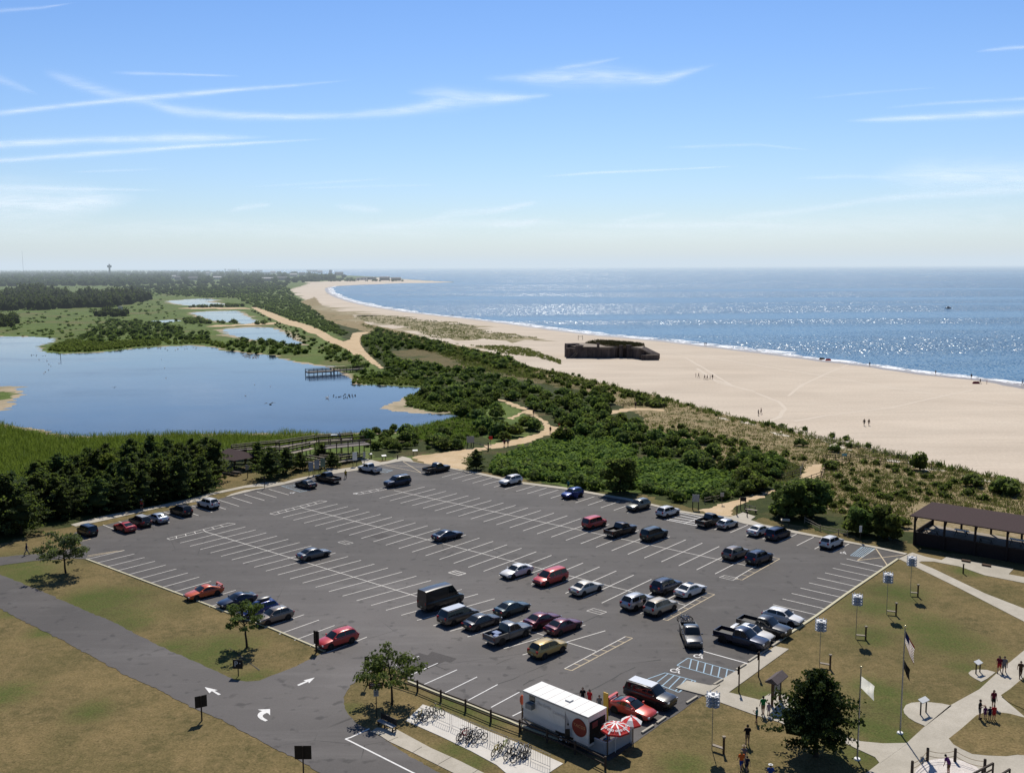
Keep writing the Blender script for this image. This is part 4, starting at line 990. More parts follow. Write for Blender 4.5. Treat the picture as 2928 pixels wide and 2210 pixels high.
def spawn_car(kind, color, px, head, label, group=None, dh=0.0, name=None, scale=(1, 1, 1), z=.72, roofm=None, extras=(), paintsel=None):
    """place a vehicle so that its middle is seen at photo point px"""
    if kind not in CARM: CARM[kind] = car_meshes(kind)
    bmsh, parts = CARM[kind]
    ang = {'v': AV, '-v': AV + math.pi, 'u': AU, '-u': AU + math.pi}.get(head, 0) if isinstance(head, str) else head
    ang += rad(dh)
    c = G(px, z); cat = {'pickup': 'pickup truck', 'van': 'van', 'minivan': 'minivan', 'suv': 'suv', 'bigsuv': 'suv'}.get(kind, 'car')
    root = thing(name or {'pickup': 'pickup_truck', 'van': 'cargo_van', 'minivan': 'minivan', 'suv': 'sport_utility_vehicle', 'bigsuv': 'sport_utility_vehicle', 'sedan': 'sedan', 'coupe': 'coupe', 'hatch': 'hatchback', 'wagon': 'estate_car', 'boxy': 'boxy_car'}[kind], label, cat, (c.x, c.y, .034), ang, group or 'vehicles in the car park')
    root.scale = scale
    pm = PAINTS[color]
    def paintslot(o, m=pm):
        o.material_slots[0].link = 'OBJECT'; o.material_slots[0].material = m
    b = link('body', bmsh, root); paintslot(b)
    for nm, me, loc in parts:
        if nm == 'wheel':
            wheel = link('wheel', me[0], root); wheel.location = loc
            link('rim', me[1], wheel)
        else:
            o = link(nm, me, root)
            if nm == 'mirror': paintslot(o)
    s = SPEC[kind]; zr = s['zr']; fb, rf, rr_, rb = s['gh']
    for ex in extras:
        q = MB()
        if ex == 'spoiler':
            x = -s['L'] / 2 + .22; q.box((x, 0, 1.22), (.26, s['W'] * .86, .045))
            for sd in (-1, 1): q.box((x, sd * s['W'] * .40, 1.09), (.2, .05, .24))
            paintslot(q.build('spoiler', pm, root))
        elif ex == 'sunroof':
            x = lerp(rf, rr_, .28); q.box((x, 0, zr + .028), (.62, .80, .02)); q.build('sunroof', GLASS, root)
        elif ex == 'roof_box':
            q.ball((lerp(rf, rr_, .5), 0, zr + .24), 1.0, 14, 0, (.95, .42, .20)); q.build('roof_box', simple('roof_box_plastic', (.10, .10, .105), .35, .5), root, True)
            q = MB(); q.box((lerp(rf, rr_, .3), 0, zr + .05), (.06, 1.2, .05)); q.box((lerp(rf, rr_, .75), 0, zr + .05), (.06, 1.2, .05)); q.build('roof_bars', BLACK, root)
        elif ex == 'spare_wheel':
            q.tube((-s['L'] / 2 - .16, 0, .92), (-s['L'] / 2 + .02, 0, .92), .34, .34, 20); q.build('spare_wheel_cover', SIGNW, root)
        elif ex == 'silver_roof':
            q.box((lerp(rf, rr_, .5), 0, zr + .012), ((rf - rr_) * .96, s['W'] * .64, .06)); q.build('roof_panel', ROOFG, root, True)
        elif ex == 'soft_top':
            q.ball((-.95, 0, 1.08), .5, 12, 0, (.75, 1.35, .32)); q.build('folded_roof', PAINTS['beige'], root, True)
        elif ex == 'open_door':
            q.box((.55, s['W'] / 2 + .42, .82), (.08, .9, .95), .35); paintslot(q.build('open_door', pm, root))
        elif ex == 'cargo':
            q.box((-1.5, .2, .98), (.7, .9, .28)); q.box((-2.1, -.35, .96), (.6, .5, .25), .4); q.build('load', simple('tarp_blue', (.08, .14, .3), .5), root)
    return root

CARS = [
 ('boxy', 'black', ('D', 690, 872), '-u', 'small boxy black car at the left end of the far row by the lone tree', {'scale': (.92, .96, .92), 'extras': ('sunroof',)}),
 ('coupe', 'brightred', ('D', 985, 842), '-u', 'red coupe with glinting rear window in front of the cedar grove', {'scale': (.98, 1, 1.02)}),
 ('suv', 'dark_grey', ('D', 1108, 800), '-u', 'dark grey estate with pale roof squeezed between red coupe and pale blue sedan', {'extras': ('silver_roof',), 'scale': (1, .98, .95)}),
 ('sedan', 'silverblue', ('D', 1242, 772), '-u', 'pale silver blue sedan parked below the walker in red', {}),
 ('suv', 'black', ('D', 1432, 718), '-u', 'black suv standing between the pale blue sedan and the white suv', {}),
 ('suv', 'white', ('D', 1645, 662), '-u', 'white suv with spare wheel on its tail by the cedar grove', {'extras': ('spare_wheel',)}),
 ('sedan', 'black', ('E', 482, 506), '-u', 'black sedan with sun glint beside the hatched bay near the deck', {}),
 ('pickup', 'black', ('E', 655, 462), '-u', 'black pickup parked below the three notice boards', {}),
 ('pickup', 'white', ('E', 986, 386), '-u', 'white pickup with open bed by the deck ramp', {'scale': (.95, .93, .95)}),
 ('bigsuv', 'navy', ('E', 1207, 492), '-v', 'big dark blue suv driving past the head of the middle row', {'dh': -2}),
 ('pickup', 'black', ('E', 1517, 386), 'v', 'black pickup parked nose in next to the sandy trail entrance', {}),
 ('suv', 'white', ('F', 168, 482), '-v', 'white suv facing the lot alone on the far kerb', {'scale': (1.02, 1, 1)}),
 ('suv', 'blue', ('F', 655, 582), '-v', 'bright blue suv facing the lot with a door open', {'extras': ('open_door',), 'scale': (.95, .95, .95)}),
 ('suv', 'olive', ('F', 1176, 676), '-v', 'olive grey suv facing the lot under the roadside tree', {}),
 ('suv', 'white', ('F', 1410, 724), 'v', 'white crossover parked beside the striped crossing', {'scale': (.98, 1, .94)}),
 ('pickup', 'black', ('F', 1742, 796), 'v', 'black pickup parked on the other side of the striped crossing', {'scale': (.93, .96, .98)}),
 ('hatch', 'silver', ('F', 1880, 816), 'v', 'small silver convertible with beige folded roof beside a black pickup', {'scale': (.95, .97, .92), 'extras': ('soft_top',)}),
 ('sedan', 'white', ('X', 122, 868), 'v', 'white sedan parked against a purple black minivan on the far kerb', {}),
 ('minivan', 'navy', ('X', 265, 898), 'v', 'purple black minivan on the far kerb near the beach path', {'scale': (.95, .97, .98)}),
 ('suv', 'white', ('X', 690, 968), 'v', 'white suv last on the far kerb near the brown pavilion', {'scale': (.95, .97, .97)}),
 ('boxy', 'brightred', ('F', 828, 814), 'v', 'boxy red car in the row facing the beach', {}),
 ('pickup', 'blackred', ('F', 1037, 870), 'v', 'dark maroon pickup with open bed beside the boxy red car', {}),
 ('bigsuv', 'greenblack', ('F', 1300, 905), 'v', 'dark green suv alone in the row beside the maroon pickup', {'scale': (.93, .95, .97)}),
 ('suv', 'taupe', ('F', 1945, 1053), 'v', 'beige gold suv next to a dark blue suv at the row end', {}),
 ('suv', 'navy', ('X', 118, 1086), 'v', 'dark blue suv at the row end above the ladder marking', {}),
 ('sedan', 'grey', ('E', 545, 1054), 'v', 'mid grey sedan alone in the left middle rows', {}),
 ('coupe', 'navy', ('E', 1602, 906), 'v', 'dark navy muscle coupe alone in the centre row', {'scale': (1.07, 1.05, 1.03)}),
 ('sedan', 'white', ('F', 214, 1190), '-v', 'white sedan facing left beside the red minivan', {}),
 ('minivan', 'brightred', ('F', 482, 1244), '-v', 'red minivan with glinting bonnet in the centre row', {}),
 ('sedan', 'cream', ('F', 765, 1320), 'v', 'cream white sedan seen from behind in the centre row', {}),
 ('suv', 'silver', ('I', 2040, 262), 'v', 'silver suv with door open and a figure in dark clothes beside it', {'extras': ('open_door',)}),
 ('suv', 'beige', ('n', 1889, 1733), 'v', 'pale silver suv in front of the white sunroof sedan', {}),
 ('suv', 'navy', ('F', 1395, 1312), 'v', 'dark blue suv beside a white sedan with sunroof', {}),
 ('sedan', 'white', ('F', 1588, 1338), 'v', 'white sedan with dark sunroof by the right ladder marking', {'extras': ('sunroof',)}),
 ('van', 'black', ('I', 798, 232), 'v', 'tall black cargo van in the left front row', {'z': 1.2}),
 ('minivan', 'bronze', ('T', 400, 872), 'v', 'dark bronze minivan beside the tall black van', {'extras': ('silver_roof',)}),
 ('sedan', 'dark_grey', ('T', 700, 942), 'v', 'dark grey sedan between the bronze minivan and grey pickup', {}),
 ('sedan', 'teal', ('T', 1080, 775), 'v', 'dark teal old sedan parked ahead of the dark grey sedan', {'scale': (1, .97, .97)}),
 ('pickup', 'grey', ('T', 1030, 1100), 'v', 'grey crew cab pickup with load in its bed', {'extras': ('cargo',)}),
 ('sedan', 'maroon', ('T', 1462, 925), 'v', 'maroon sedan, the left of a pair side by side', {}),
 ('sedan', 'maroon', ('T', 1730, 1000), 'v', 'plum maroon sedan, the right of a pair side by side', {}),
 ('suv', 'gold', ('T', 1530, 1285), 'v', 'mustard gold suv nearest the front ladder marking', {'scale': (.97, .98, .94)}),
 ('coupe', 'orange', ('H', 1290, 198), '-v', 'bright orange coupe with rear spoiler by the dry grass', {'extras': ('spoiler',)}),
 ('coupe', 'navy', ('H', 1500, 248), '-v', 'dark blue hatchback coupe on the grass edge behind the small tree', {}),
 ('wagon', 'blue', ('H', 1637, 308), '-v', 'bright blue estate with a grey roof box', {'extras': ('roof_box',)}),
 ('hatch', 'taupe', ('H', 1735, 350), '-v', 'taupe hatchback beside the blue estate with roof box', {'scale': (1.02, 1, 1)}),
 ('wagon', 'brightred', ('I', 142, 497), '-v', 'red estate car alone beside the entrance road', {'scale': (1, 1, 1.05)}),
 ('hatch', 'white', ('O', 1665, 545), 'u', 'white hatchback on the lawn edge behind a dark pickup', {'scale': (1.06, 1, .97)}),
 ('pickup', 'dark_grey', ('O', 1400, 690), 'u', 'dark grey pickup nosed up to the lawn', {'scale': (1.02, 1, 1)}),
 ('pickup', 'navy', ('O', 1085, 856), 'u', 'dark navy pickup beside the accessible bays', {'scale': (1.02, 1, 1)}),
 ('sedan', 'white', ('O', 1225, 772), 'u', 'white sedan with sunroof hidden between two dark pickups', {'extras': ('sunroof',)}),
 ('pickup', 'dark_grey', ('O', 372, 808), None, 'dark pickup driving out with bicycles on its tailgate', {'scale': (.95, .96, .97)}),
 ('coupe', 'redorange', ('K', 1752, 492), 'u', 'red coupe with spoiler and sunroof behind the white trailer', {'extras': ('spoiler', 'sunroof')}),
 ('bigsuv', 'black', ('K', 2010, 330), 'u', 'black suv with silver roof and sunroof beside the red coupe', {'extras': ('silver_roof', 'sunroof'), 'scale': (.95, .96, .95)}),
]
for kind, colr, (c, x, y), hd, lab, kw in CARS:
    if hd is None:
        a, b = G(P('O', 425, 930), .6), G(P('O', 310, 640), .6); hd = math.atan2(a.y - b.y, a.x - b.x)
    spawn_car(kind, colr, P(c, x, y), hd, lab, **kw)
# ------------------------------------------------------------------ vegetation
CEDAR = leaf_mat('cedar_foliage', (.030, .044, .020), (.110, .140, .060), .38)
OAK = leaf_mat('shrub_foliage', (.050, .076, .024), (.175, .220, .074), .45)
DARKC = leaf_mat('lone_cedar_foliage', (.008, .014, .006), (.036, .052, .020), .15)
BRITE = leaf_mat('light_shrub_foliage', (.085, .125, .028), (.185, .240, .065), .4)
SILV = leaf_mat('silver_green_leaves', (.065, .095, .045), (.20, .25, .14), .35)
OLIVEL = leaf_mat('olive_green_leaves', (.045, .07, .022), (.14, .185, .07), .35)
YELG = leaf_mat('yellow_green_leaves', (.07, .10, .015), (.17, .19, .035), .3)
REED = leaf_mat('reed_blades', (.075, .13, .018), (.19, .27, .05), .4)
TUFT = leaf_mat('dune_grass_blades', (.090, .090, .036), (.235, .225, .100), .3, hue=.02)
TUFTE = leaf_mat('edge_grass_blades', (.06, .07, .025), (.20, .20, .08), .3, hue=.02)
TUFTT = leaf_mat('dry_grass_blades', (.16, .11, .05), (.34, .27, .15), .3, hue=.02)
FARW = leaf_mat('far_wood_foliage', (.020, .034, .017), (.072, .098, .044), .25)
BARK = simple('bark', (.055, .042, .032), .9, .1, var=.35, scale=4)

def quads(c, nrm, size, rng, asp=1.0):
    """leaf quads centred on c (N,3), facing nrm, edge lengths size (N,)"""
    N = len(c); nrm = nrm / (np.linalg.norm(nrm, axis=1, keepdims=True) + 1e-9)
    r = rng.normal(size=(N, 3)); a = np.cross(nrm, r); a /= np.linalg.norm(a, axis=1, keepdims=True) + 1e-9; b = np.cross(nrm, a)
    a = a * size[:, None] * .5; b = b * size[:, None] * .5 * asp
    V = np.stack([c - a * .6 - b, c + a - b * .5, c + a * .5 + b, c - a + b * .6], 1)
    return V.reshape(-1, 3)

def ico_core(c, r, rng, sub=1, amp=.2):
    bm = bmesh.new(); bmesh.ops.create_icosphere(bm, subdivisions=sub, radius=1)
    v = np.array([x.co[:] for x in bm.verts]); f = np.array([[y.index for y in x.verts] for x in bm.faces]); bm.free()
    v = v * (1 + rng.normal(0, amp, (len(v), 1))) * np.asarray(r) + np.asarray(c)
    return v, f

def crown(lobes, nleaf, size, rng, core=True, flat=1.0, shell=(.72, 1.04), up=.25):
    """lobes: [(centre, (rx,ry,rz))]; returns V(quads), shade, core"""
    L = np.array([l[0] for l in lobes], float); R = np.array([l[1] for l in lobes], float)
    wt = R.prod(1) ** (2 / 3); wt /= wt.sum(); k = rng.choice(len(L), nleaf, p=wt)
    d = rng.normal(size=(nleaf, 3)); d[:, 2] = np.where(d[:, 2] < -.25, -d[:, 2], d[:, 2]); d /= np.linalg.norm(d, axis=1, keepdims=True)
    rr = rng.uniform(*shell, nleaf)[:, None]; c = L[k] + d * R[k] * rr
    nrm = d / R[k] + rng.normal(0, .55, (nleaf, 3)) / R[k].mean(); nrm[:, 2] = nrm[:, 2] * flat + up / R[k].mean()
    sz = size * rng.uniform(.6, 1.4, nleaf); V = quads(c, nrm, sz, rng)
    ls = rng.uniform(.15, .75, len(L)); sh = np.clip(ls[k] + rng.normal(0, .22, nleaf), 0, 1); sh = np.repeat(sh, 4)
    ex = None
    if core:
        vs, fs, n = [], [], 0
        for l, r in zip(L, R):
            v, f = ico_core(l, r * .74, rng, 1); vs.append(v); fs.append(f + n); n += len(v)
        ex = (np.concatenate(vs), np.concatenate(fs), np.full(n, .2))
    return V, sh, ex

def shrub_mesh(seed, nl=420, size=.34, mat=OAK, sq=.62):
    rng = np.random.default_rng(seed); lobes = [((0, 0, .55), (.75, .75, .6))]
    for i in range(6):
        a = rng.uniform(0, 6.28); q = rng.uniform(.35, .75); lobes.append(((q * math.cos(a), q * math.sin(a), rng.uniform(.3, .85) * sq * 1.3), (rng.uniform(.3, .5),) * 2 + (rng.uniform(.25, .42),)))
    V, sh, ex = crown(lobes, nl, size / 2., rng)
    return np_mesh('shrub_foliage', V, 4, mat, sh, extra=ex)

SHR = [shrub_mesh(100 + i) for i in range(5)]
SHL = [shrub_mesh(140 + i, 420, .34, OLIVEL) for i in range(2)]
SHB = [shrub_mesh(120 + i, 380, .36, BRITE) for i in range(3)]

# sprays of a red cedar
def conifer_mesh(seed, h, w, nb=60, per=26, size=.30, base=.12, taper=.8, mat=CEDAR, irregular=.25):
    rng = np.random.default_rng(seed); C, Nn, Sh = [], [], []
    for i in range(nb):
        t = (i + rng.uniform(0, 1)) / nb; z = h * (base + (1 - base) * t)
        prof = math.sin(math.pi * min(1, (.18 + .82 * t) ** .75)) ** .8 if taper < .5 else (1 - t) ** taper * (.55 + .45 * min(1, t / .18))
        r = w / 2 * max(.08, prof) * rng.uniform(1 - irregular, 1 + irregular); a = rng.uniform(0, 6.283)
        tip = np.array([r * math.cos(a), r * math.sin(a), z + r * rng.uniform(-.12, .28)]); s0 = rng.uniform(.1, .8)
        for _ in range(per):
            u = rng.uniform(.25, 1.03) ** .7; p = tip * u; p[2] = z + (tip[2] - z) * u
            p = p + rng.normal(0, (.16 + .10 * (1 - u)) * max(.6, w / 6), 3) * (1, 1, .6)
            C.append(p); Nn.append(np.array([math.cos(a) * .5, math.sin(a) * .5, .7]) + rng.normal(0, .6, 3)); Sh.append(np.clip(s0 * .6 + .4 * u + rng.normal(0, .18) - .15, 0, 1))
    C, Nn, Sh = np.array(C), np.array(Nn), np.array(Sh); V = quads(C, Nn, size * rng.uniform(.6, 1.5, len(C)), rng, .7)
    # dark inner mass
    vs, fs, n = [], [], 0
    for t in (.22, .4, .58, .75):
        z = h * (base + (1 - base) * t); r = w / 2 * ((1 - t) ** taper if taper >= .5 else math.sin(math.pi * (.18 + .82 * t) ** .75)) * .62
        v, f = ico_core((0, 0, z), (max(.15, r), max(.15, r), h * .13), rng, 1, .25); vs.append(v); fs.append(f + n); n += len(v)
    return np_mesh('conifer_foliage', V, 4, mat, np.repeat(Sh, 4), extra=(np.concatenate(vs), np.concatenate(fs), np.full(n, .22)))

def trunk_mesh(h, r, seed=0, limbs=0, lean=0.0, spread=1.0, z0=.35):
    rr = random.Random(seed); mb = MB(); pts = [Vector((0, 0, -.1))]; n = 6
    for i in range(1, n + 1): pts.append(Vector((lean * h * (i / n) ** 1.5 + rr.gauss(0, .03 * h / 4), rr.gauss(0, .03 * h / 4), h * i / n)))
    for i in range(n): mb.tube(pts[i], pts[i + 1], lerp(r * 1.25, r * .35, i / n), lerp(r * 1.25, r * .35, (i + 1) / n), 8)
    tips = []
    for i in range(limbs):
        t = rr.uniform(z0, .95); k = min(n - 1, int(t * n)); p = pts[k].lerp(pts[k + 1], t * n - k); a = rr.uniform(0, 6.283); L = spread * rr.uniform(.6, 1.1) * (1.1 - .5 * t)
        m1 = p + Vector((math.cos(a), math.sin(a), .55)) * L * .5; q = m1 + Vector((math.cos(a + rr.gauss(0, .4)), math.sin(a + rr.gauss(0, .4)), rr.uniform(.1, .6))) * L * .55
        mb.tube(p, m1, r * .42, r * .26, 6); mb.tube(m1, q, r * .26, r * .10, 5); tips += [m1.lerp(q, .4), q]
    return mb.mesh('trunk', BARK, True), tips

TREES = 'trees'
def tree(name, label, loc, crown_me, trunk_me, rotz=0, sc=1.0, group=None, cat='tree'):
    t = thing(name, label, cat, loc, rotz, group); t.scale = (sc,) * 3 if not isinstance(sc, tuple) else sc
    link('trunk', trunk_me, t); link('crown', crown_me, t); return t

# big cedar at the right front
tm, _ = trunk_mesh(6.2, .20, 3)
tree('cedar_tree', 'big dark cedar tree standing alone on the lawn by the flagpoles', G(P('J', 895, 1240)), conifer_mesh(41, 7.3, 7.6, 140, 60, .23, .17, .58, DARKC, .38), tm)

# three young open trees on the grass
def open_tree(name, label, px, H, Wd, seed, mat, lean=0.0, zc=.62, nl=1500, limbs=16, dens=.16, rz=0.0):
    rng = np.random.default_rng(seed); tmesh, tips = trunk_mesh(H * .86, .085 * H / 4, seed, limbs, lean, Wd * .5, .38)
    lobes = [((t.x, t.y, t.z), (rng.uniform(.32, .62) * Wd / 4,) * 2 + (rng.uniform(.22, .42) * Wd / 4,)) for t in tips]
    for i in range(int(limbs * .9)):
        a = rng.uniform(0, 6.28); q = Wd / 2 * math.sqrt(rng.uniform(.05, .95)); z = H * (zc + (.98 - zc) * rng.uniform(-.55, 1) * (1 - (q / (Wd / 2)) ** 2 * .6))
        lobes.append(((q * math.cos(a) + lean * H * .7, q * math.sin(a), z), (rng.uniform(.3, .55) * Wd / 4,) * 2 + (rng.uniform(.2, .35) * Wd / 4,)))
    V, sh, ex = crown(lobes, nl, dens, rng, False, 1, (.25, 1.05), .2)
    tree(name, label, G(px), np_mesh('leaves', V, 4, mat, sh), tmesh, rz)
open_tree('young_tree', 'silvery green tree on the lawn corner by the service road', P('D', 520, 1212), 5.3, 7.4, 5, SILV, -.05, .50, 3600, 20, .22)
open_tree('young_tree', 'small leaning tree on the grass strip in front of the parked blue estate', P('H', 1562, 552), 5.0, 4.8, 6, OLIVEL, -.10, .60, 2000, 16, .20)
open_tree('young_tree', 'olive green tree on the rounded grass tip beside the brown sign', P('L', 578, 735), 4.7, 6.6, 8, OLIVEL, -.05, .58, 3000, 19, .20)

# cedar grove left of the lot
GROVE = "D 250,770 420,800 620,790 900,745 1200,668 1400,640 1600,595 1740,480 1690,420 1560,380 1250,440 1000,450 800,470 600,500 420,540 300,640"
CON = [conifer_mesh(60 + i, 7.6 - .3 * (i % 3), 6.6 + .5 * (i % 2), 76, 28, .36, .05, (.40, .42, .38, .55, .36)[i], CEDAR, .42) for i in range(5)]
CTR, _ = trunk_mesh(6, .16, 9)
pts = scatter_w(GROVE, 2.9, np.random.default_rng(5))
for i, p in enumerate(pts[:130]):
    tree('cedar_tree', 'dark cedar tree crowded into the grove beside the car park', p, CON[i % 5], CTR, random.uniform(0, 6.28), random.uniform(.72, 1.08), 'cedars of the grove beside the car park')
for i, (x, y, s) in enumerate(((60, 880, 1.15), (170, 905, 1.0), (-60, 900, 1.2), (110, 800, 1.1), (215, 830, .8), (-160, 880, 1.2), (0, 760, 1.0), (-120, 790, 1.1))):
    tree('cedar_tree', 'dark cedar tree in the clump at the far left edge', G(P('D', x, y)), CON[(i * 2) % 5], CTR, i * 1.3, s, 'cedars at the far left edge')
for lab, (c, x, y), s in (('tall dark cedar in front of the wooden deck walkway', ('P', 700, 590), .82), ('small dark cedar beside the ramp railing', ('P', 1410, 475), .42), ('round dark cedar left of the ramp railing', ('P', 1040, 500), .5), ('wide dark cedar at the deck behind the notice boards', ('P', 880, 540), .72), ('dark cedar behind the picnic shelter roof', ('P', 560, 470), .7), ('low dark cedar pressed against the wooden deck', ('P', 1290, 400), .5),
                          ('small spiky cedar at the trail mouth by the black pickup', ('E', 1830, 395), .55)):
    tree('cedar_tree', lab, G(P(c, x, y)), CON[len(lab) % 5], CTR, len(lab), (s * 1.15, s * 1.15, s))
tm, tips = trunk_mesh(4.5, .14, 12, 10, 0, 2.0)
rng = np.random.default_rng(77); V, sh, ex = crown([((t.x, t.y, t.z + .3), (.9, .9, .7)) for t in tips], 1100, .32, rng)
tree('leafy_tree', 'yellow green leafy tree rising among the dark cedars', G(P('D', 830, 640)) + Vector((0, 5, 0)), np_mesh('leaves', V, 4, YELG, sh, extra=ex), tm, 0, 1.35)
tree('leafy_tree', 'pale green leafy bush at the front edge of the grove by the bench', G(P('D', 440, 770)), np_mesh('leaves', V, 4, SILV, sh, extra=ex), tm, 1, .75)
tree('leafy_tree', 'tall grey green tree at the pond side of the grove', G(P('D', 1600, 430)), np_mesh('leaves', V, 4, OLIVEL, sh, extra=ex), tm, 2, 1.35)

# roadside broadleaf clump and single bushes right of the lot
LT, tips = trunk_mesh(4.6, .15, 21, 14, 0, 2.6)
rng = np.random.default_rng(78); V, sh, ex = crown([((t.x, t.y, max(1.0, t.z)), (1.2, 1.2, 1.0)) for t in tips] + [((1.6 * math.cos(i), 1.6 * math.sin(i), 1.2), (1.1, 1.1, 1.)) for i in range(6)], 2600, .34, rng)
BIGB = np_mesh('leaves', V, 4, OAK, sh, extra=ex)
for lab, (c, x, y), s, rz in (('dark round tree at the kerb behind the olive suv', ('F', 1030, 578), 1.1, 0), ('dark shrubby tree beside the crossing path by the small fence', ('X', 330, 775), 1.05, 1), ('dark shrubby tree above the white sedan on the far kerb', ('X', 520, 770), 1.0, 2.5), ('dark leafy tree left of the brown pavilion', ('X', 1130, 945), .85, 4), ('dark leafy tree near the post with white sign', ('X', 930, 905), .7, 5)):
    tree('leafy_tree', lab, G(P(c, x, y)), BIGB, LT, rz, s)

# thickets: the nearest shrubs are individuals, the rest one mass
TH = [("B 290,570 420,545 600,580 740,615 860,655 1180,705 1330,775 1180,790 900,700 640,660 480,670 500,720 620,760 800,770 1000,800 1100,830 1400,900 1480,960 1830,960 1850,1010 1640,1130 1530,1150 1420,1060 1340,1020 1180,955 1060,940 960,1010 900,1030 680,990 680,910 720,880 560,845 300,855 290,800 420,785 440,775 380,715 330,680", 3.1, .95),
      ("B 910,1060 1000,990 1160,990 1290,1060 1220,1095 1300,1075 1420,1100 1450,1165 1330,1215 1160,1250 1040,1230 1030,1130 920,1100", 2.7, 1),
      ("B 1400,1225 1520,1185 1700,1085 1980,1075 2070,1200 1950,1260 1700,1240 1400,1285 1260,1300 1300,1262", 2.7, 1),
      ("F 640,70 1220,120 1160,170 1300,150 1560,170 1690,260 1880,340 1850,420 1650,400 1560,390 1420,340 1130,320 1130,240 960,180 700,140 560,150", 2.7, 1),
      ("E 905,140 1200,85 1280,130 1240,150 1500,140 1850,150 1870,190 1650,235 1200,255 1000,262", 2.6, .8),
      ("X 130,660 330,540 540,590 640,700 480,770 350,790 130,720", 2.8, 1), ("X 840,830 1000,800 1270,850 1230,950 1060,945 810,890", 2.6, .8),
      ("X -100,590 100,520 280,420 300,350 40,300 -100,330", 2.7, .9), ("X 0,330 250,330 290,420 180,540 0,600", 2.8, .9),
      ("A 1590,420 1720,455 1840,510 1930,530 2050,600 2150,670 2060,700 1900,640 1760,520 1640,440", 4.2, .6),
      ("A 2050,740 2100,700 2212,690 B 60,690 230,690 330,740 420,790 280,810 240,770 60,760 0,780", 3., .8),
      ("A 1390,640 1540,600 1720,610 1900,650 1935,690 1860,700 1560,685 1420,660", 3.2, .9),
      ("A 1090,590 1200,555 1300,555 1330,610 1220,615 1100,605", 3.4, .9),
      ("A 455,605 560,560 700,485 860,485 1000,500 1165,545 1160,590 1000,615 860,610 800,560 700,620 620,625", 3.6, 1.1)]
allp = []
rng = np.random.default_rng(31)
for k, (tx, sp, sc) in enumerate(TH):
    for p in scatter_w(tx, sp, rng, .10):
        if clear(p, 1.9 * sc, 2.2 * sc): allp.append((p.length, p, sc * rng.choice([rng.uniform(.45, .8), rng.uniform(.8, 1.2), rng.uniform(1.1, 1.65)]), k))
allp.sort(key=lambda q: q[0])
LABS = {0: 'dark bayberry shrub in the thicket between pond and beach', 1: 'dark shrub in the clump between pond tip and sandy trail', 2: 'dark shrub on the south side of the sandy trail', 3: 'dark shrub in the belt behind the bright meadow', 4: 'green shrub beside the deck along the reeds', 5: 'dark shrub around the pair of trees by the beach path', 6: 'dark low shrub beside the post left of the pavilion', 7: 'dark shrub left of the beach path', 8: 'dark shrub on the slope left of the beach path top'}
indiv, mass = allp[:285], allp[285:]
for i, (d, p, s, k) in enumerate(indiv):
    lt_ = i % 6 == 3; o = link('shrub', SHL[i % 2] if lt_ else SHR[i % 5], None); o.location = p; o.rotation_euler = (0, 0, rng.uniform(0, 6.28)); o.scale = (s * 1.9, s * 1.9, s * rng.uniform(1.7, 2.4))
    tag(o, LABS.get(k, 'dark green shrub in the thicket by the pond').replace('dark', 'paler olive').replace('green shrub', 'olive shrub') if lt_ else LABS.get(k, 'dark green shrub in the thicket by the pond'), 'shrub', ('olive ' if lt_ else '') + {0: 'shrubs of the dune thicket', 1: 'shrubs by the pond tip', 2: 'shrubs south of the trail', 3: 'shrubs behind the meadow', 4: 'shrubs by the deck', 5: 'shrubs by the beach path', 6: 'shrubs by the pavilion', 7: 'shrubs left of the beach path', 8: 'shrubs on the slope by the beach path'}.get(k, 'shrubs by the pond'))

def mass_clumps(name, items, mat, leaf, nper, label, core=True, seed=1, squash=.75, k2=1.75):
    """many rounded bushes as one mass: items [(point, radius)]"""
    items = [q for q in items if clear(q[0], q[1], q[1] * squash * 1.3)]
    rng = np.random.default_rng(seed); N = len(items); c = np.array([[p.x, p.y, r * squash * .55] for p, r in items]); R = np.array([r for p, r in items])
    k = np.repeat(np.arange(N), nper); d = rng.normal(size=(len(k), 3)); d[:, 2] = np.abs(d[:, 2]) * 1.0 - .15; d /= np.linalg.norm(d, axis=1, keepdims=True)
    rad_ = R[k][:, None] * np.array([1, 1, squash]); q = c[k] + d * rad_ * rng.uniform(.75, 1.08, (len(k), 1)) * (1 + .22 * np.sin(d[:, :1] * 5 + k[:, None]) * np.cos(d[:, 1:2] * 4 + k[:, None] * 2))
    nn = d + rng.normal(0, .5, d.shape); nn[:, 2] += .3
    V = quads(q, nn, R[k] * leaf * rng.uniform(.6, 1.4, len(k)), rng)
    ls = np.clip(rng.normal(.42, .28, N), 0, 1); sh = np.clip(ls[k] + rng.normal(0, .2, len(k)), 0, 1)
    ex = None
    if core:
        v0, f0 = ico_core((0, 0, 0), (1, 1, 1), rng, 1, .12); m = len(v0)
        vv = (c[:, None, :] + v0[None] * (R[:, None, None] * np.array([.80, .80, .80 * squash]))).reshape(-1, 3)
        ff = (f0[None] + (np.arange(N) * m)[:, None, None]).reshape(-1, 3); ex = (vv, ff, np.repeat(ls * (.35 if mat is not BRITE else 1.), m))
    o = link(name, np_mesh(name, V, 4, mat, np.repeat(sh, 4), extra=ex)); struct(o, label, 'stuff'); return o
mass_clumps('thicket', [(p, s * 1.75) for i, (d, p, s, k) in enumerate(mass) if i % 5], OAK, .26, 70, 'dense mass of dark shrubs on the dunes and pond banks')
mass_clumps('thicket', [(p, s * 1.5) for i, (d, p, s, k) in enumerate(mass) if i % 5 == 0], OLIVEL, .28, 70, 'lighter olive shrubs among the dark thicket', True, 2)

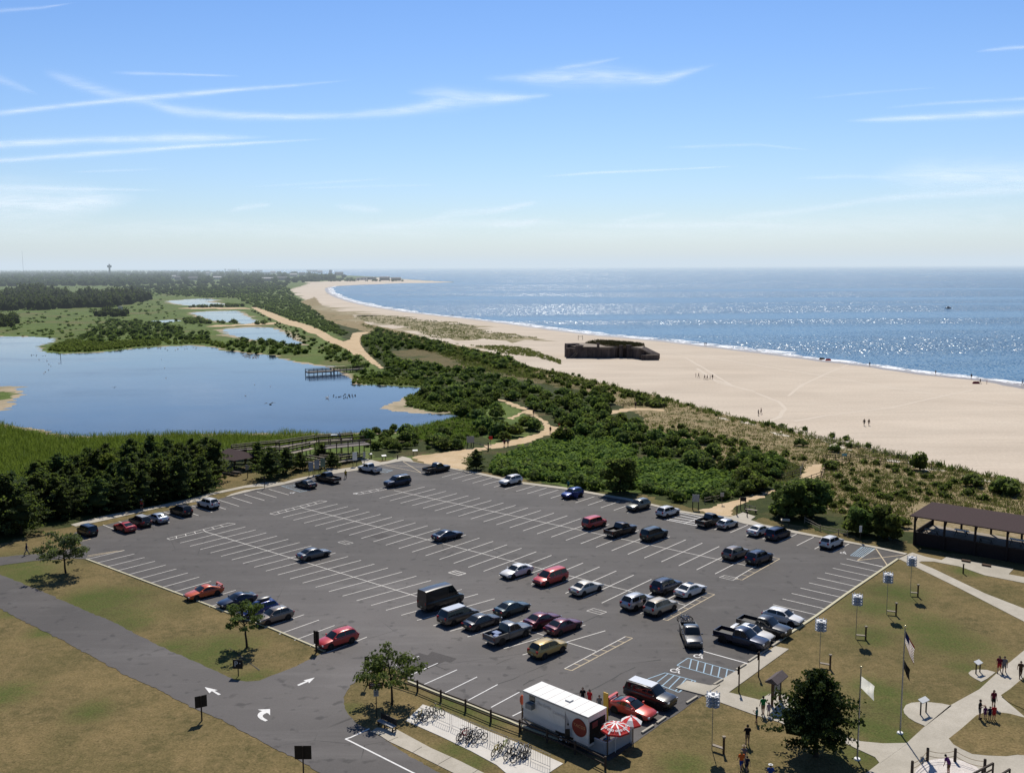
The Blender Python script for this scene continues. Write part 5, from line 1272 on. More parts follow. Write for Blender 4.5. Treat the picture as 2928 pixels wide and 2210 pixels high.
# meadow and hedge of light green growth in front of it
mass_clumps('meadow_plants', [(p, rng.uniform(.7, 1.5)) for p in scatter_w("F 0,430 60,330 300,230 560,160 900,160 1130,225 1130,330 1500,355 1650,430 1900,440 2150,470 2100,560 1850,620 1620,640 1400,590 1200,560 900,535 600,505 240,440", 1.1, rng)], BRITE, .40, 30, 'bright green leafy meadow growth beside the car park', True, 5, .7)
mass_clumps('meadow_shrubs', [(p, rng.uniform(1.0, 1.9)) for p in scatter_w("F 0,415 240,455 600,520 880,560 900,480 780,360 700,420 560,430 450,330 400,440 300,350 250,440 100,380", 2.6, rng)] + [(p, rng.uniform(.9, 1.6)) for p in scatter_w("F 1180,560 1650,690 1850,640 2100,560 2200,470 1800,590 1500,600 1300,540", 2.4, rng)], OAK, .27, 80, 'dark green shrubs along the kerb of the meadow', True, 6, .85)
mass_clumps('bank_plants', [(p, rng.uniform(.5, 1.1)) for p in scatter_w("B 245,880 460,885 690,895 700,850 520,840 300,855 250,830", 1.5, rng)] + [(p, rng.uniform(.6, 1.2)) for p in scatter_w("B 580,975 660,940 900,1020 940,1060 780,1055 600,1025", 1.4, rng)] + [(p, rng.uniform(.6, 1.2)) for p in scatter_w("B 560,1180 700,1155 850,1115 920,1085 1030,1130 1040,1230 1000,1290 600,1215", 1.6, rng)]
            + [(p, rng.uniform(.8, 1.6)) for p in scatter_w("A 300,670 420,680 620,672 860,645 1010,635 1010,615 850,610 620,625 450,605 350,640", 2.0, rng)] + [(p, rng.uniform(.8, 1.5)) for p in scatter_w("A 1060,630 1300,625 1420,655 1400,620 1250,610 1050,615", 2.2, rng)], BRITE, .34, 36, 'light green bank plants along the pond edge', True, 7, .75)

# reeds between pond and grove
def blades(name, P3, h, wd, rng, mat, label, lean=.25, per=1, fan=.0):
    P3 = [p for p in P3 if clear(p, .3, h)]
    N = len(P3); b = np.array([[p.x, p.y, p.z] for p in P3]); b = np.repeat(b, per, 0); N = len(b)
    b[:, :2] += rng.normal(0, fan, (N, 2)); a = rng.uniform(0, 6.283, N); side = np.stack([np.cos(a), np.sin(a), np.zeros(N)], 1)
    hh = h * rng.uniform(.6, 1.25, N); up = np.stack([rng.normal(0, lean, N), rng.normal(0, lean, N), np.ones(N)], 1) * hh[:, None]; ww = wd * rng.uniform(.6, 1.4, N)
    V = np.stack([b - side * ww[:, None], b + side * ww[:, None], b + up + side * ww[:, None] * .35, b + up - side * ww[:, None] * .35], 1).reshape(-1, 3)
    g = np.repeat(rng.uniform(0, .75, N // per), per); sh = np.clip(g + rng.normal(0, .2, N), 0, 1)
    o = link(name, np_mesh(name, V, 4, mat, np.repeat(sh, 4))); return struct(o, label, 'stuff')
rp = scatter_w("D -300,60 0,40 200,100 560,140 1000,132 1400,118 2212,125 E 300,100 700,135 880,120 980,180 400,230 0,250 D 1800,230 900,330 400,420 -300,600", 1.0, rng)
blades('reeds', rp, 1.25, .055, rng, REED, 'tall bright green reeds along the near pond shore', .38, 16, .55)
blades('reeds', scatter_w("B 560,1175 850,1110 920,1085 1030,1130 1030,1230 900,1290 600,1220", 1.0, rng), 1.0, .06, rng, REED, 'green reeds by the right tip of the pond', .38, 14, .5)

# far marsh texture: low bushes and grass clumps by picture-even density
def far_items(txt, n, r0, seed, ex=()):
    rg = np.random.default_rng(seed); return [(p, r0 * rg.uniform(.6, 1.5) * max(1., p.length / 420)) for p in scatter_px(txt, n, rg, [PL(e) for e in ex])]
EXP = PONDS[:5]
mass_clumps('marsh_plants', far_items("A -100,330 500,290 1000,330 1060,400 1160,440 1300,520 1080,590 640,640 330,600 0,570 -100,570", 420, .7, 3, EXP) + far_items("A 0,280 600,290 1300,300 1500,330 1000,330 0,330", 160, .5, 4), BRITE, .4, 16, 'low bushes dotted over the green marsh', True, 8, .5)
mass_clumps('wood', far_items("A -60,340 150,310 280,310 480,345 600,330 950,330 940,355 720,395 500,400 250,415 -60,420", 520, 1.6, 9), FARW, .26, 46, 'band of dark woods across the marsh', True, 9, 1.35)
mass_clumps('wood', far_items("A -60,470 100,468 108,520 60,528 -60,525", 30, 1.5, 10) + far_items("A 595,455 660,425 760,430 830,440 800,455 640,460", 40, 1.2, 11), FARW, .26, 46, 'dark clumps of trees at the left of the marsh', True, 10, 1.2)
mass_clumps('thicket', far_items("A 1160,465 1300,470 1340,500 1180,500", 40, 1.0, 12) + far_items("A 1380,490 1500,490 1500,500 1380,500", 12, .9, 13) + far_items("A 1200,395 1520,385 1560,392 1200,400", 40, .9, 14) + far_items("A 1620,495 1680,490 1690,505 1620,505", 6, .9, 15) + far_items("A 1900,520 2100,600 2080,620 1890,540", 14, .8, 16) + far_items("A 2040,640 2212,640 2212,690 2060,700", 40, 1., 17), OAK, .28, 50, 'dark bushes on the banks between the small ponds', True, 11, .8)
mass_clumps('thicket', far_items("A 1050,300 1400,280 1700,250 1830,285 1880,345 2030,450 2212,560 B 100,500 230,560 170,575 60,540 A 2150,640 1930,510 1780,470 1600,395 1500,340 1200,330", 1500, .75, 18, EXP), OAK, .30, 26, 'scrub belt running along the back of the beach', True, 12, .62)
mass_clumps('thicket', far_items("A 700,265 1100,260 1500,250 1830,240 1800,280 1500,330 1100,325 900,290", 700, .7, 19), FARW, .30, 26, 'far dark scrub below the town', True, 13, .8)
# far forest behind the marsh to the town
fw_ = far_items("A -300,165 600,172 1100,172 1500,178 1900,190 2212,205 B 0,235 A 1900,240 1500,250 1100,250 760,262 300,262 -300,268", 2300, 1.15, 20)
mass_clumps('forest', [(p, min(14, r)) for p, r in fw_], FARW, .30, 24, 'far forest stretching to the horizon and around the town', True, 14, .9)
mass_clumps('forest', [(p, 7 * rng.uniform(.7, 1.3)) for p in scatter_px("A -300,158 600,166 1100,170 1500,178 1500,184 600,180 -300,176", 500, rng)], FARW, .30, 24, 'hazy tree line on the horizon', True, 15, 1.1)
mass_clumps('forest', [(p, 3.5 * rng.uniform(.6, 1.3)) for p in scatter_px("B 0,205 290,215 420,222 560,226 560,232 300,232 0,234", 260, rng)], FARW, .32, 24, 'dark trees on the far sandy point', True, 16, .8)

# dunes
DN = "B 0,430 300,540 700,612 1100,690 1330,780 1600,840 1850,905 2212,980 C 700,1120 1400,1290 X 1295,300 2212,505 n 3100,1420 3000,1560 R 2212,440 370,195 X 1290,860 1050,830 850,790 640,690 540,590 330,540 F 1900,430 1700,260 1560,160 1220,110 B 2080,1090 1800,960 1480,900 1150,780 760,700 560,640 300,560"
dp = scatter_px(DN, 2600, rng)
blades('dune_grass', dp, .4, .07, rng, TUFT, 'olive green dune grass tufts growing over the sand', .45, 7, .38)
blades('dune_grass', scatter_px(DN, 3800, rng), .32, .09, rng, TUFTT, 'dry straw coloured grass between the dune tufts', .6, 6, .45)
mass_clumps('dune_shrubs', [(p, rng.uniform(.35, .95)) for p in scatter_px("X 0,230 300,240 620,330 900,330 1340,400 1600,480 2100,560 2212,640 1900,640 1420,640 1000,640 820,800 640,700 560,560 640,360 300,300 0,290", 130, rng)] + [(p, rng.uniform(.5, 1.2)) for p in scatter_px("F 1200,60 1560,140 1800,250 2000,350 2212,420 2212,260 1900,160 1500,60", 70, rng)] + [(p, rng.uniform(.6, 1.5)) for p in scatter_px("B 740,620 1180,710 1330,780 1700,860 2000,940 2212,1000 2212,1060 1850,960 1500,880 1130,780 800,700", 260, rng)], OAK, .34, 44, 'low dark shrubs scattered over the dunes', True, 17, .8)
blades('dune_grass', scatter_px('B 230,560 420,540 740,605 1100,690 1330,780 1500,860 1300,840 1000,790 760,680 560,620 300,590', 1500, rng), .7, .12, rng, TUFT, 'green grass between the shrubs of the dune belt', .4, 8, .6)
strip_line = GL("B 1330,780 1500,806 1700,858 1900,908 2212,982 C 400,1062 700,1128 1000,1200 1400,1292 X 1310,308 1700,410 2212,516")
ep = []
for a, b in zip(strip_line[:-1], strip_line[1:]):
    L = (b - a).length
    for i in range(int(L * 2.2)): ep.append(a.lerp(b, rng.uniform()) + Vector((rng.normal(0, 1.6), rng.normal(0, 1.6), 0)))
blades('dune_grass', ep, .75, .10, rng, TUFTE, 'row of grass tufts along the seaward dune edge', .4, 9, .35)
mass_clumps('dune_shrubs', [(p, rng.uniform(.4, .9)) for p in ep[::9]], OAK, .34, 40, 'small dark bushes along the seaward dune edge', True, 18, 1.0)
WS = simple('white_dune_sand', (.58, .52, .43), .95, .1, var=.1, scale=.4)
for k in range(24):
    t = rng.uniform(0, len(strip_line) - 1.001); i = int(t); p = strip_line[i].lerp(strip_line[i + 1], t - i); d = (strip_line[i + 1] - strip_line[i]).normalized(); q = p + Vector((d.y, -d.x, 0)) * 0 - Vector((-d.y, d.x, 0)) * (-rng.uniform(1.5, 5.5) if False else rng.uniform(1.5, 5.5))
    n = 11; ra = [rng.uniform(.5, 1.3) for _ in range(n)]; L, Wd = rng.uniform(1.6, 4.2), rng.uniform(.6, 1.5); nn = Vector((-d.y, d.x, 0))
    sheet('sand_patch', [q + d * L * ra[j] * math.cos(6.283 * j / n) + nn * Wd * ra[j] * math.sin(6.283 * j / n) for j in range(n)], .018 + k * .0001, WS)
TUFTB = leaf_mat('beach_grass_blades', (.075, .08, .03), (.24, .22, .10), .3, hue=.02)
blades('beach_grass', scatter_px("B 1040,640 1200,640 1340,655 1560,735 1550,755 1400,710 1200,690 1000,640 760,610 560,560 300,500 300,520 900,630", 750, rng), .7, .13, rng, TUFTB, 'thin rows of beach grass on the upper sand', .4, 8, .3)
blades('beach_grass', scatter_px("B 230,455 400,448 560,450 640,470 860,490 1010,512 1060,545 1430,590 1000,603 760,592 640,545 560,520 340,490", 1100, rng), .6, .16, rng, TUFTB, 'wide patch of olive beach grass beyond the bunker', .4, 6, .6)
for lab, (c, x, y), s in (('large rounded dark shrub at the beach edge right of the pavilion', ('X', 2060, 585), 2.0), ('dark shrub spread on the dune behind the pavilion roof', ('X', 1800, 525), 1.6), ('tall narrow dark bush on the dune edge', ('X', 1390, 400), 1.3), ('dark low shrub on the dune beside the path fence', ('X', 720, 255), 1.1), ('dark low shrub among white sand patches on the dune edge', ('X', 440, 205), 1.2), ('dark rounded shrub on the dune slope above the path', ('X', 240, 385), 1.3), ('pair shrub left of the dune path on dry grass', ('X', 95, 350), 1.1), ('dark rounded shrub in the dry dune grass above the meadow', ('F', 1515, 150), 1.5), ('dark spiky shrub on the dry dune slope', ('F', 1690, 195), 1.3), ('dark shrub on the fence side of the dune path top', ('X', 680, 390), 1.2)):
    o = link('shrub', SHR[len(lab) % 5]); o.location = G(P(c, x, y)); o.scale = (s * 1.5, s * 1.5, s * (1.3 if 'tall' not in lab else 2.6)); tag(o, lab, 'shrub')
# ------------------------------------------------------------------ fences, signs, street furniture
def W2(c, x, y, z=0.0): return G(P(c, x, y), z)
def post_rail_fence(name, label, posts, h, rails, pw_=.16, rw=.05, rh=.12, mat=WOOD, group=None, cap=False, round_=True, rail_mat=None):
    """posts: world points. every post and rail a mesh of its own"""
    t = world_thing(name, label, 'fence', posts[0], group)
    for p in posts:
        mb = MB()
        if round_: mb.tube((p.x, p.y, -.05), (p.x, p.y, h), pw_ / 2, pw_ / 2 * .95, 8)
        else: mb.box((p.x, p.y, h / 2), (pw_, pw_, h))
        if cap: mb.ball((p.x, p.y, h), pw_ * .55, 8, 0, (1, 1, .6))
        mb.build('post', mat, t)
    for a, b in zip(posts[:-1], posts[1:]):
        for z in rails:
            mb = MB(); mb.beam((a.x, a.y, z), (b.x, b.y, z + random.uniform(-.03, .03)), rw, rh); mb.build('rail', rail_mat or mat, t)
    return t
F_POSTS = [W2(*q) for q in (('L', 560, 440), ('L', 925, 555), ('L', 1243, 690), ('L', 1580, 820), ('L', 1925, 965), ('K', 178, 845), ('K', 562, 992), ('K', 958, 1160), ('K', 1380, 1375))]
post_rail_fence('rail_fence', 'dark two rail wooden fence between the bike rack and the car park', F_POSTS, 1.15, (.45, .95), .2, .06, .13, WOOD)
post_rail_fence('rail_fence', 'pale split rail fence along the scrub near the pavilion', [W2(*q) for q in (('X', 478, 815), ('X', 600, 880), ('X', 745, 912), ('X', 815, 925))], 1.0, (.45, .85), .14, .06, .1, WOODL)
post_rail_fence('rail_fence', 'split rail fence beside the beach path notice', [W2(*q) for q in (('Y', 360, 330), ('Y', 500, 300), ('Y', 625, 275))], 1.1, (.5, .95), .14, .06, .1, WOODL)
post_rail_fence('rail_fence', 'short split rail fence by the bench and dark shrubs', [W2(*q) for q in (('Y', 985, 415), ('Y', 1070, 440), ('Y', 1155, 465))], 1.0, (.35, .85), .13, .06, .1, WOODL)
post_rail_fence('rail_fence', 'grey rail fence on the left side of the beach path', [W2(*q) for q in (('X', 295, 475), ('X', 380, 450), ('X', 448, 425), ('X', 465, 375))], 1.1, (.5, 1.0), .14, .06, .1, WOOD)
post_rail_fence('rail_fence', 'grey rail fence on the right side of the beach path', [W2(*q) for q in (('X', 440, 515), ('X', 530, 480), ('X', 612, 452), ('X', 640, 375), ('X', 740, 355), ('X', 830, 340))], 1.1, (.5, 1.0), .14, .06, .1, WOOD)
post_rail_fence('rail_fence', 'long grey fence line running along the dune crest', [W2('X', x, y) for x, y in ((620, 322), (720, 312), (840, 310), (960, 322), (1080, 345), (1200, 358), (1340, 368), (1480, 390))], 1.1, (.55, 1.0), .14, .06, .1, WOOD)
post_rail_fence('rail_fence', 'wooden rail fence curving beside the dune boardwalk', [W2('B', x, y) for x, y in ((1640, 1125), (1720, 1100), (1800, 1075), (1870, 1045), (1950, 1028), (2030, 1022), (2120, 1026), (2212, 1034))], 1.2, (.6, 1.1), .2, .07, .12, WOOD)
post_rail_fence('rail_fence', 'thin weathered fence along the seaward edge of the dunes', [W2('X', x, y) for x, y in ((270, 68), (390, 100), (520, 135), (650, 170), (780, 205), (900, 235), (1020, 265), (1150, 290), (1290, 318))], 1.0, (.4, .85), .12, .05, .08, WOODL)

def sign(name, label, px, h, bw, bh, face, mat_b, mat_p=WOOD, posts=1, back=None, pr=.05, extra=None, cat='sign', group=None):
    """upright board on posts; face = heading the board looks towards"""
    t = thing(name, label, cat, G(px), face, group); off = [0] if posts == 1 else [-bw * .42, bw * .42]
    for y in off:
        mb = MB(); mb.box((0, y, h / 2), (pr * 1.6, pr * 1.6, h)) if posts == 1 else mb.tube((0, y, 0), (0, y, h), pr, pr, 8); mb.build('post', mat_p, t)
    mb = MB(); mb.box((.06 if posts == 1 else .07, 0, h - bh / 2), (.05, bw, bh)); mb.build('board', mat_b, t)
    return t
def text_mesh(s, size, mat, parent, loc, rot, name='lettering', italic=0.0):
    cu = bpy.data.curves.new(name, 'FONT'); cu.body = s; cu.size = size; cu.align_x = 'CENTER'; cu.align_y = 'CENTER'; cu.shear = italic; cu.extrude = .004; cu.resolution_u = 2
    o = bpy.data.objects.new('tmp', cu); COL.objects.link(o); dg = bpy.context.evaluated_depsgraph_get(); me = bpy.data.meshes.new_from_object(o.evaluated_get(dg))
    bpy.data.objects.remove(o); me.materials.clear(); me.materials.append(mat); q = link(name, me, parent); q.location = loc; q.rotation_euler = rot; return q
FACE_CAM = -math.pi / 2
sign('road_sign', 'black sign back on a leaning post beside the road arrow', P('H', 1277, 1017), 2.35, 1.05, 1.1, rad(118), SIGNB, posts=1, pr=.07)
sign('road_sign', 'square black sign back at the bottom edge beside the road', P('H', 1920, 1362), 2.5, 1.35, 1.15, rad(90), SIGNB, posts=1, pr=.06)
sign('road_sign', 'black sign back at the lot entrance by the red estate', P('H', 2001, 585), 2.35, .72, 1.45, rad(60), SIGNB, posts=1, pr=.09)
s_ = sign('parking_sign', 'small black parking sign with white letter P on the grass tip', P('H', 1508, 735), 1.75, 1.0, .95, rad(-95), SIGNB, posts=1, pr=.05)
text_mesh('P', .8, SIGNW, s_, (.095, -.16, 1.28), (rad(90), 0, rad(90))); text_mesh('\u2022', .5, SIGNW, s_, (.095, .24, 1.36), (rad(90), 0, rad(90)))
s_ = sign('direction_sign', 'brown direction sign with white plate below by the olive tree', P('L', 367, 905), 3.3, 1.25, .55, rad(-80), simple('brown_sign', (.075, .03, .028), .5, .3, var=.1), posts=1, pr=.05)
mb = MB(); mb.box((.075, 0, 2.35), (.04, .46, .66)); mb.build('lower_plate', GREYW, s_)
mb = MB(); [mb.box((.092, 0, 3.14 - .18 * i), (.01, .95 - .2 * (i % 2), .05)) for i in range(2)]; mb.build('lettering', SIGNW, s_)
mb = MB(); mb.box((.10, 0, 2.45), (.01, .24, .06)); mb.box((.10, 0, 2.28), (.01, .28, .05)); mb.build('lettering', BLACK, s_)
sign('road_sign', 'dark sign half hidden inside the olive tree', P('L', 240, 470), 2.9, .5, .95, rad(75), SIGNB, posts=1, pr=.05)
for lab, (c, x, y), h in (('brown wooden sign post by the small pavement, the one nearer the pickups', ('J', 533, 740), 2.6), ('brown wooden sign post by the small pavement, the one nearer the ramp', ('J', 408, 835), 2.6)):
    t = thing('sign_post', lab, 'sign post', W2(c, x, y), AU); mb = MB(); mb.tube((0, 0, 0), (0, 0, h), .07, .065, 8); mb.build('post', WOODB, t); mb = MB(); mb.box((-.08, 0, h - .45), (.03, .34, .8)); mb.build('board', SIGNB, t)
# notice boards near the deck
for i, (x, yb) in enumerate(((1165, 575), (1232, 552), (1300, 530))):
    sign('notice_board', ['grey notice board on two posts, the left of three near the deck', 'grey notice board on two posts, the middle of three near the deck', 'green tinted notice board, the right of three near the deck'][i], P('P', x, yb), 2.9, .95, 1.75, rad(-62), [GREYW, GREYW, simple('green_grey_board', (.16, .22, .16), .5)][i], BLACK, 2, pr=.06)
sign('notice_board', 'white notice board in front of the ramp rails', P('P', 1668, 458), 3.0, .95, 1.7, rad(-62), SIGNW, BLACK, 2, pr=.06)
sign('notice_board', 'small white board at the foot of the deck ramp', P('P', 1776, 420), 2.4, .6, 1.2, rad(-50), GREYW, BLACK, 1, pr=.06)
sign('notice_board', 'white notice board at the picnic shelter corner', P('P', 435, 590), 2.6, .75, .95, rad(-75), GREYW, BLACK, 1, pr=.09)
sign('notice_board', 'big grey notice board at the sandy trail entrance', P('B', 985, 1282), 2.6, 1.7, 1.5, rad(-80), GREYW, BLACK, 2, pr=.08)
sign('warning_sign', 'small red warning sign at the edge of the trail thicket', P('B', 1113, 1262), 1.9, .9, .75, rad(-100), RED, BLACK, 1)
sign('notice_board', 'grey two post notice board at the beach crossing', P('Y', 215, 425), 2.6, 1.15, 1.25, rad(-100), GREYW, BLACK, 2, pr=.08)
sign('trail_sign', 'small grey trail sign at the end of the split rail fence', P('Y', 632, 345), 2.1, .6, .7, rad(-100), GREYW, WOOD, 1)
sign('trail_sign', 'dark box sign on twin posts beside the sandy beach path', P('Y', 965, 430), 2.2, 1.0, .7, rad(-110), SIGNB, WOOD, 2, pr=.06)
sign('trail_sign', 'tall white narrow sign on a post by the pavilion kerb', P('X', 915, 968), 2.5, .38, .95, rad(-90), SIGNW, BLACK, 1)
sign('trail_sign', 'pale leaning sign board at the top of the beach path', P('X', 442, 460), 2.2, .5, 1.5, rad(-20), SIGNW, WOOD, 1)
sign('trail_sign', 'turquoise board on posts at the dune fence corner', P('X', 790, 330), 1.7, 1.0, .5, rad(-100), simple('turquoise_board', (.16, .42, .50), .5), WOOD, 2)
sign('trail_sign', 'thin dark sign post on the lawn strip near the pale sedan', P('P', 630, 712), 2.3, .3, .5, rad(-60), SIGNB, BLACK, 1)
def lectern(label, px, w, face, h=1.0, top=SIGNW, group=None, legm=WOOD):
    t = thing('interpretive_panel', label, 'information panel', G(px), face, group)
    for y in (-w * .38, w * .38):
        mb = MB(); mb.box((0, y, h * .48), (.09, .10, h * .96)); mb.build('leg', legm, t)
    mb = MB(); mb.box((0, 0, h), (.46, w, .06), 0, 0); vs = [(v[0], v[1], v[2] - .45 * v[0]) for v in mb.v]; mb.v = vs; mb.build('panel', top, t); return t
lectern('small slanted information panel on two legs by the pavement near the deck', P('P', 2003, 385), 1.0, rad(-60))
lectern('slanted pale information panel at the sandy trail corner', P('E', 1347, 278), 1.1, rad(-80))
lectern('slanted tan panel on two legs beside the purple minivan', P('Y', 1632, 690), 1.35, rad(-100), 1.05, simple('tan_panel', (.5, .42, .3), .5))
lectern('small grey panel on the lawn beside the ramp foot', P('P', 1848, 375), .7, rad(-70), 1.2, GREYW)
lectern('white topped panel on dark legs in the oval paving by the walk', P('M', 750, 885), 1.15, rad(-55), 1.35, SIGNW, None, SIGNB)
lectern('smaller white topped panel on dark legs in the upper paving bay', P('M', 1475, 345), .95, rad(-55), 1.15, SIGNW, None, SIGNB)
t = thing('bollard', 'short dark wooden bollard at the lot corner pavement', 'bollard', W2('P', 2160, 372)); mb = MB(); mb.tube((0, 0, 0), (0, 0, .95), .12, .11, 10); mb.build('post', WOOD, t); mb = MB(); mb.ball((0, 0, .95), .12, 8, 0, (1, 1, .5)); mb.build('cap', WOODL, t)
def small_post(label, px, h, r=.09, m=WOOD):
    t = thing('wooden_post', label, 'post', G(px)); mb = MB(); mb.tube((0, 0, 0), (0, 0, h), r, r * .95, 8); mb.build('shaft', m, t); mb = MB(); mb.box((0, 0, h + .03), (r * 2.3, r * 2.3, .06)); mb.build('cap', WOODL, t)
small_post('dark wooden post with pale cap by the bench at the beach path', P('Y', 1030, 545), 1.0)
small_post('tall dark post at the mouth of the beach path', P('Y', 868, 525), 1.7, .1)
small_post('short wooden post on the grass wedge below the pavilion', P('R', 1165, 1440), 1.3, .1)

# gate at the trail
t = world_thing('trail_gate', 'dark timber swing gate at the sandy trail entrance', 'gate', W2('E', 1920, 243)); a, b = W2('E', 1925, 245), W2('E', 1790, 214)
mb = MB(); mb.tube((a.x, a.y, 0), (a.x, a.y, 1.9), .14, .14, 8); mb.build('post', SIGNB, t); mb = MB(); mb.tube((b.x, b.y, 0), (b.x, b.y, 1.2), .1, .1, 8); mb.build('post', SIGNB, t)
mb = MB(); mb.beam((a.x, a.y, 1.2), (b.x, b.y, 1.0), .1, .12); mb.build('bar', SIGNB, t); mb = MB(); mb.beam((a.x, a.y, .4), (*a.lerp(b, .55).xy, 1.1), .08, .1); mb.build('brace', SIGNB, t)

# martin houses
GREYP = simple('bird_house_grey', (.48, .51, .56), .5, .4, var=.1)
def martin_house(label, px, dirv, hh=4.9):
    t = thing('bird_house_pole', label, 'bird house', G(px), 0, 'white bird houses on tall poles over the lawn')
    mb = MB(); mb.tube((0, 0, 0), (0, 0, hh - .2), .035, .03, 8); mb.build('pole', STEEL, t)
    box = MB(); z0 = hh - 1.0
    for k in range(3): box.box((0, 0, z0 + .17 + k * .31), (.50, .50, .28), .5)
    box.box((0, 0, z0 - .02), (.40, .40, .14), .5)
    hb = box.build('house', simple('bird_house_white', (.38, .42, .48), .5, .4, var=.1), t)
    rf = MB(); rf.box((0, 0, z0 + .98), (.72, .72, .05), .5); rf.ball((0, 0, z0 + 1.06), .17, 10, 0, (1, 1, .8)); rf.build('roof', WHITE, hb)
    for k in range(4):
        pr = MB(); z = z0 + .02 + k * .31
        for i in range(4):
            a = .5 + i * math.pi / 2; pr.box((math.cos(a) * .42, math.sin(a) * .42, z), (.28, .50, .02), a)
            for s in (-.17, .17): pr.ball((math.cos(a) * .54 - math.sin(a) * s, math.sin(a) * .54 + math.cos(a) * s, z + .11), .075, 6)
        pr.build('perch_tier', GREYP, hb)
    d = Vector(dirv) - G(px); L = d.length; d.normalize()
    mb = MB(); mb.beam((d.x * .05, d.y * .05, .45), (d.x * L, d.y * L, .45), .30, .09); mb.build('plank', WOODL, t)
    mb = MB(); mb.tube((d.x * L, d.y * L, 0), (d.x * L, d.y * L, 1.45), .10, .10, 8); mb.build('winch_post', WOODB, t)
    mb = MB(); mb.box((d.x * L, d.y * L, 1.48), (.26, .26, .12)); mb.build('post_cap', WOODL, t)
ML = ['white bird house on a pole, the nearest one below the ramp', 'white bird house on a pole level with the accessible bays', 'white bird house on a pole beside the white hatchback', 'white bird house on a pole halfway up the lawn edge', 'white bird house on a pole next to the lot corner', ]
for lab, (c, x, y), (c2, x2, y2) in zip(ML, (('J', 238, 1200), ('J', 918, 678), ('J', 1148, 500), ('J', 1342, 345), ('J', 1492, 228)), (('J', 312, 1225), ('J', 985, 690), ('J', 1210, 505), ('J', 1402, 352), ('J', 1540, 232))):
    martin_house(lab, P(c, x, y), W2(c2, x2, y2))

# flagpoles and flags
def flagpole(label, px, H):
    t = thing('flagpole', label, 'flagpole', G(px)); mb = MB(); mb.tube((0, 0, 0), (0, 0, H), .075, .045, 10); mb.build('pole', STEEL, t, True); mb = MB(); mb.ball((0, 0, H + .08), .11, 10); mb.build('finial', simple('gold_ball', (.7, .6, .35), .25, .5, .8, var=0), t, True)
    mb = MB(); mb.tube((0, 0, 0), (0, 0, .12), .28, .24, 14); mb.build('base', WHITE, t); return t
p1 = W2('J', 1428, 1097); flagpole('tall grey flagpole with two hanging flags by the wide walk', P('J', 1428, 1097), 9.6)
p2 = W2('J', 1157, 1262); flagpole('grey flagpole with a white flag beside the big cedar', P('J', 1157, 1262), 7.9)
def flag(name, label, at, w, h, mats, droop, stripes=0, dirx=1.0, seed=0):
    """cloth hanging from a hoist edge at 'at' (top), bottom follows droop"""
    mb = MB(); nx_, nz = 14, 14; vs = []
    for i in range(nx_ + 1):
        u = i / nx_
        for j in range(nz + 1):
            v = j / nz
            x = dirx * (u * w * (1 - droop * .62) + .06); z = -v * h - u * w * droop * (.75 + .25 * v); y = .13 * math.sin(u * 9 + seed) * u + .07 * math.sin(v * 6 + u * 5) * u
            vs.append((at[0] + x, at[1] + y, at[2] + z))
    fs, ms = [], []
    for i in range(nx_):
        for j in range(nz):
            fs.append((i * (nz + 1) + j, (i + 1) * (nz + 1) + j, (i + 1) * (nz + 1) + j + 1, i * (nz + 1) + j + 1))
            if stripes: ms.append(2 if (i < nx_ * .42 and j < nz * .54) else (0 if int(j / nz * 13) % 2 == 0 else 1))
            else: ms.append(0)
    mb.v, mb.f, mb.m = vs, fs, ms
    o = mb.build(name, mats, None, True, off=at); o.location = at; return tag(o, label, 'flag')
FB = simple('flag_blue', (.02, .03, .12), .8, .1, var=0); FR = simple('flag_red', (.42, .03, .04), .8, .1, var=0); fm_ = NT('flag_white'); fd = fm_.n('BsdfDiffuse', None, Color=(.8, .79, .72)); ft = fm_.n('BsdfTranslucent', None, Color=(.85, .83, .74)); fx = fm_.n('MixShader', None, Fac=.6, _1=fd.outputs[0], _2=ft.outputs[0]); fm_.surf(fx.outputs[0]); FWm = fm_.mat
flag('flag', 'white flag blowing from the pole beside the cedar', (p2.x, p2.y, 7.2), 1.7, 1.0, [FWm], .62, 0, 1, 1)
flag('flag', 'red white and blue striped flag hanging limp on the tall pole', (p1.x, p1.y, 9.3), 1.9, 1.1, [FR, FWm, FB], .97, 1, 1, 2)
flag('flag', 'black flag hanging below the striped flag', (p1.x, p1.y, 6.7), 1.2, .8, [BLACK], .95, 0, 1, 3)

# kiosk
t = thing('information_kiosk', 'brown wooden notice kiosk with pitched roof on the side walk', 'kiosk', (W2('N', 832, 790) + W2('N', 935, 700)) / 2, 0)
d = (W2('N', 935, 700) - W2('N', 832, 790)); L = d.length / 2; t.rotation_euler.z = math.atan2(d.y, d.x)
for s in (-1, 1):
    mb = MB(); mb.box((s * L, 0, 1.25), (.16, .2, 2.5)); mb.build('post', WOODB, t)
mb = MB(); mb.box((0, 0, 1.55), (L * 2, .12, 1.3)); mb.build('board', simple('kiosk_board', (.07, .05, .045), .6), t)
mb = MB(); [mb.box((x, -.075, 1.6), (.42, .02, .8)) for x in (-L * .5, 0, L * .5)]; mb.build('poster', GREYW, t)
mb = MB(); rl = L + .35; vs = [(-rl, -.62, 2.42), (rl, -.62, 2.42), (rl, 0, 2.85), (-rl, 0, 2.85), (-rl, .62, 2.42), (rl, .62, 2.42), (-rl, -.62, 2.34), (rl, -.62, 2.34), (rl, .62, 2.34), (-rl, .62, 2.34)]
mb.add(vs, [(0, 1, 2, 3), (3, 2, 5, 4), (6, 9, 8, 7), (0, 6, 7, 1), (4, 5, 8, 9), (0, 3, 4, 9, 6), (1, 7, 8, 5, 2)]); mb.build('roof', simple('grey_shingles', (.12, .10, .10), .9, .1, var=.35, scale=5), t)

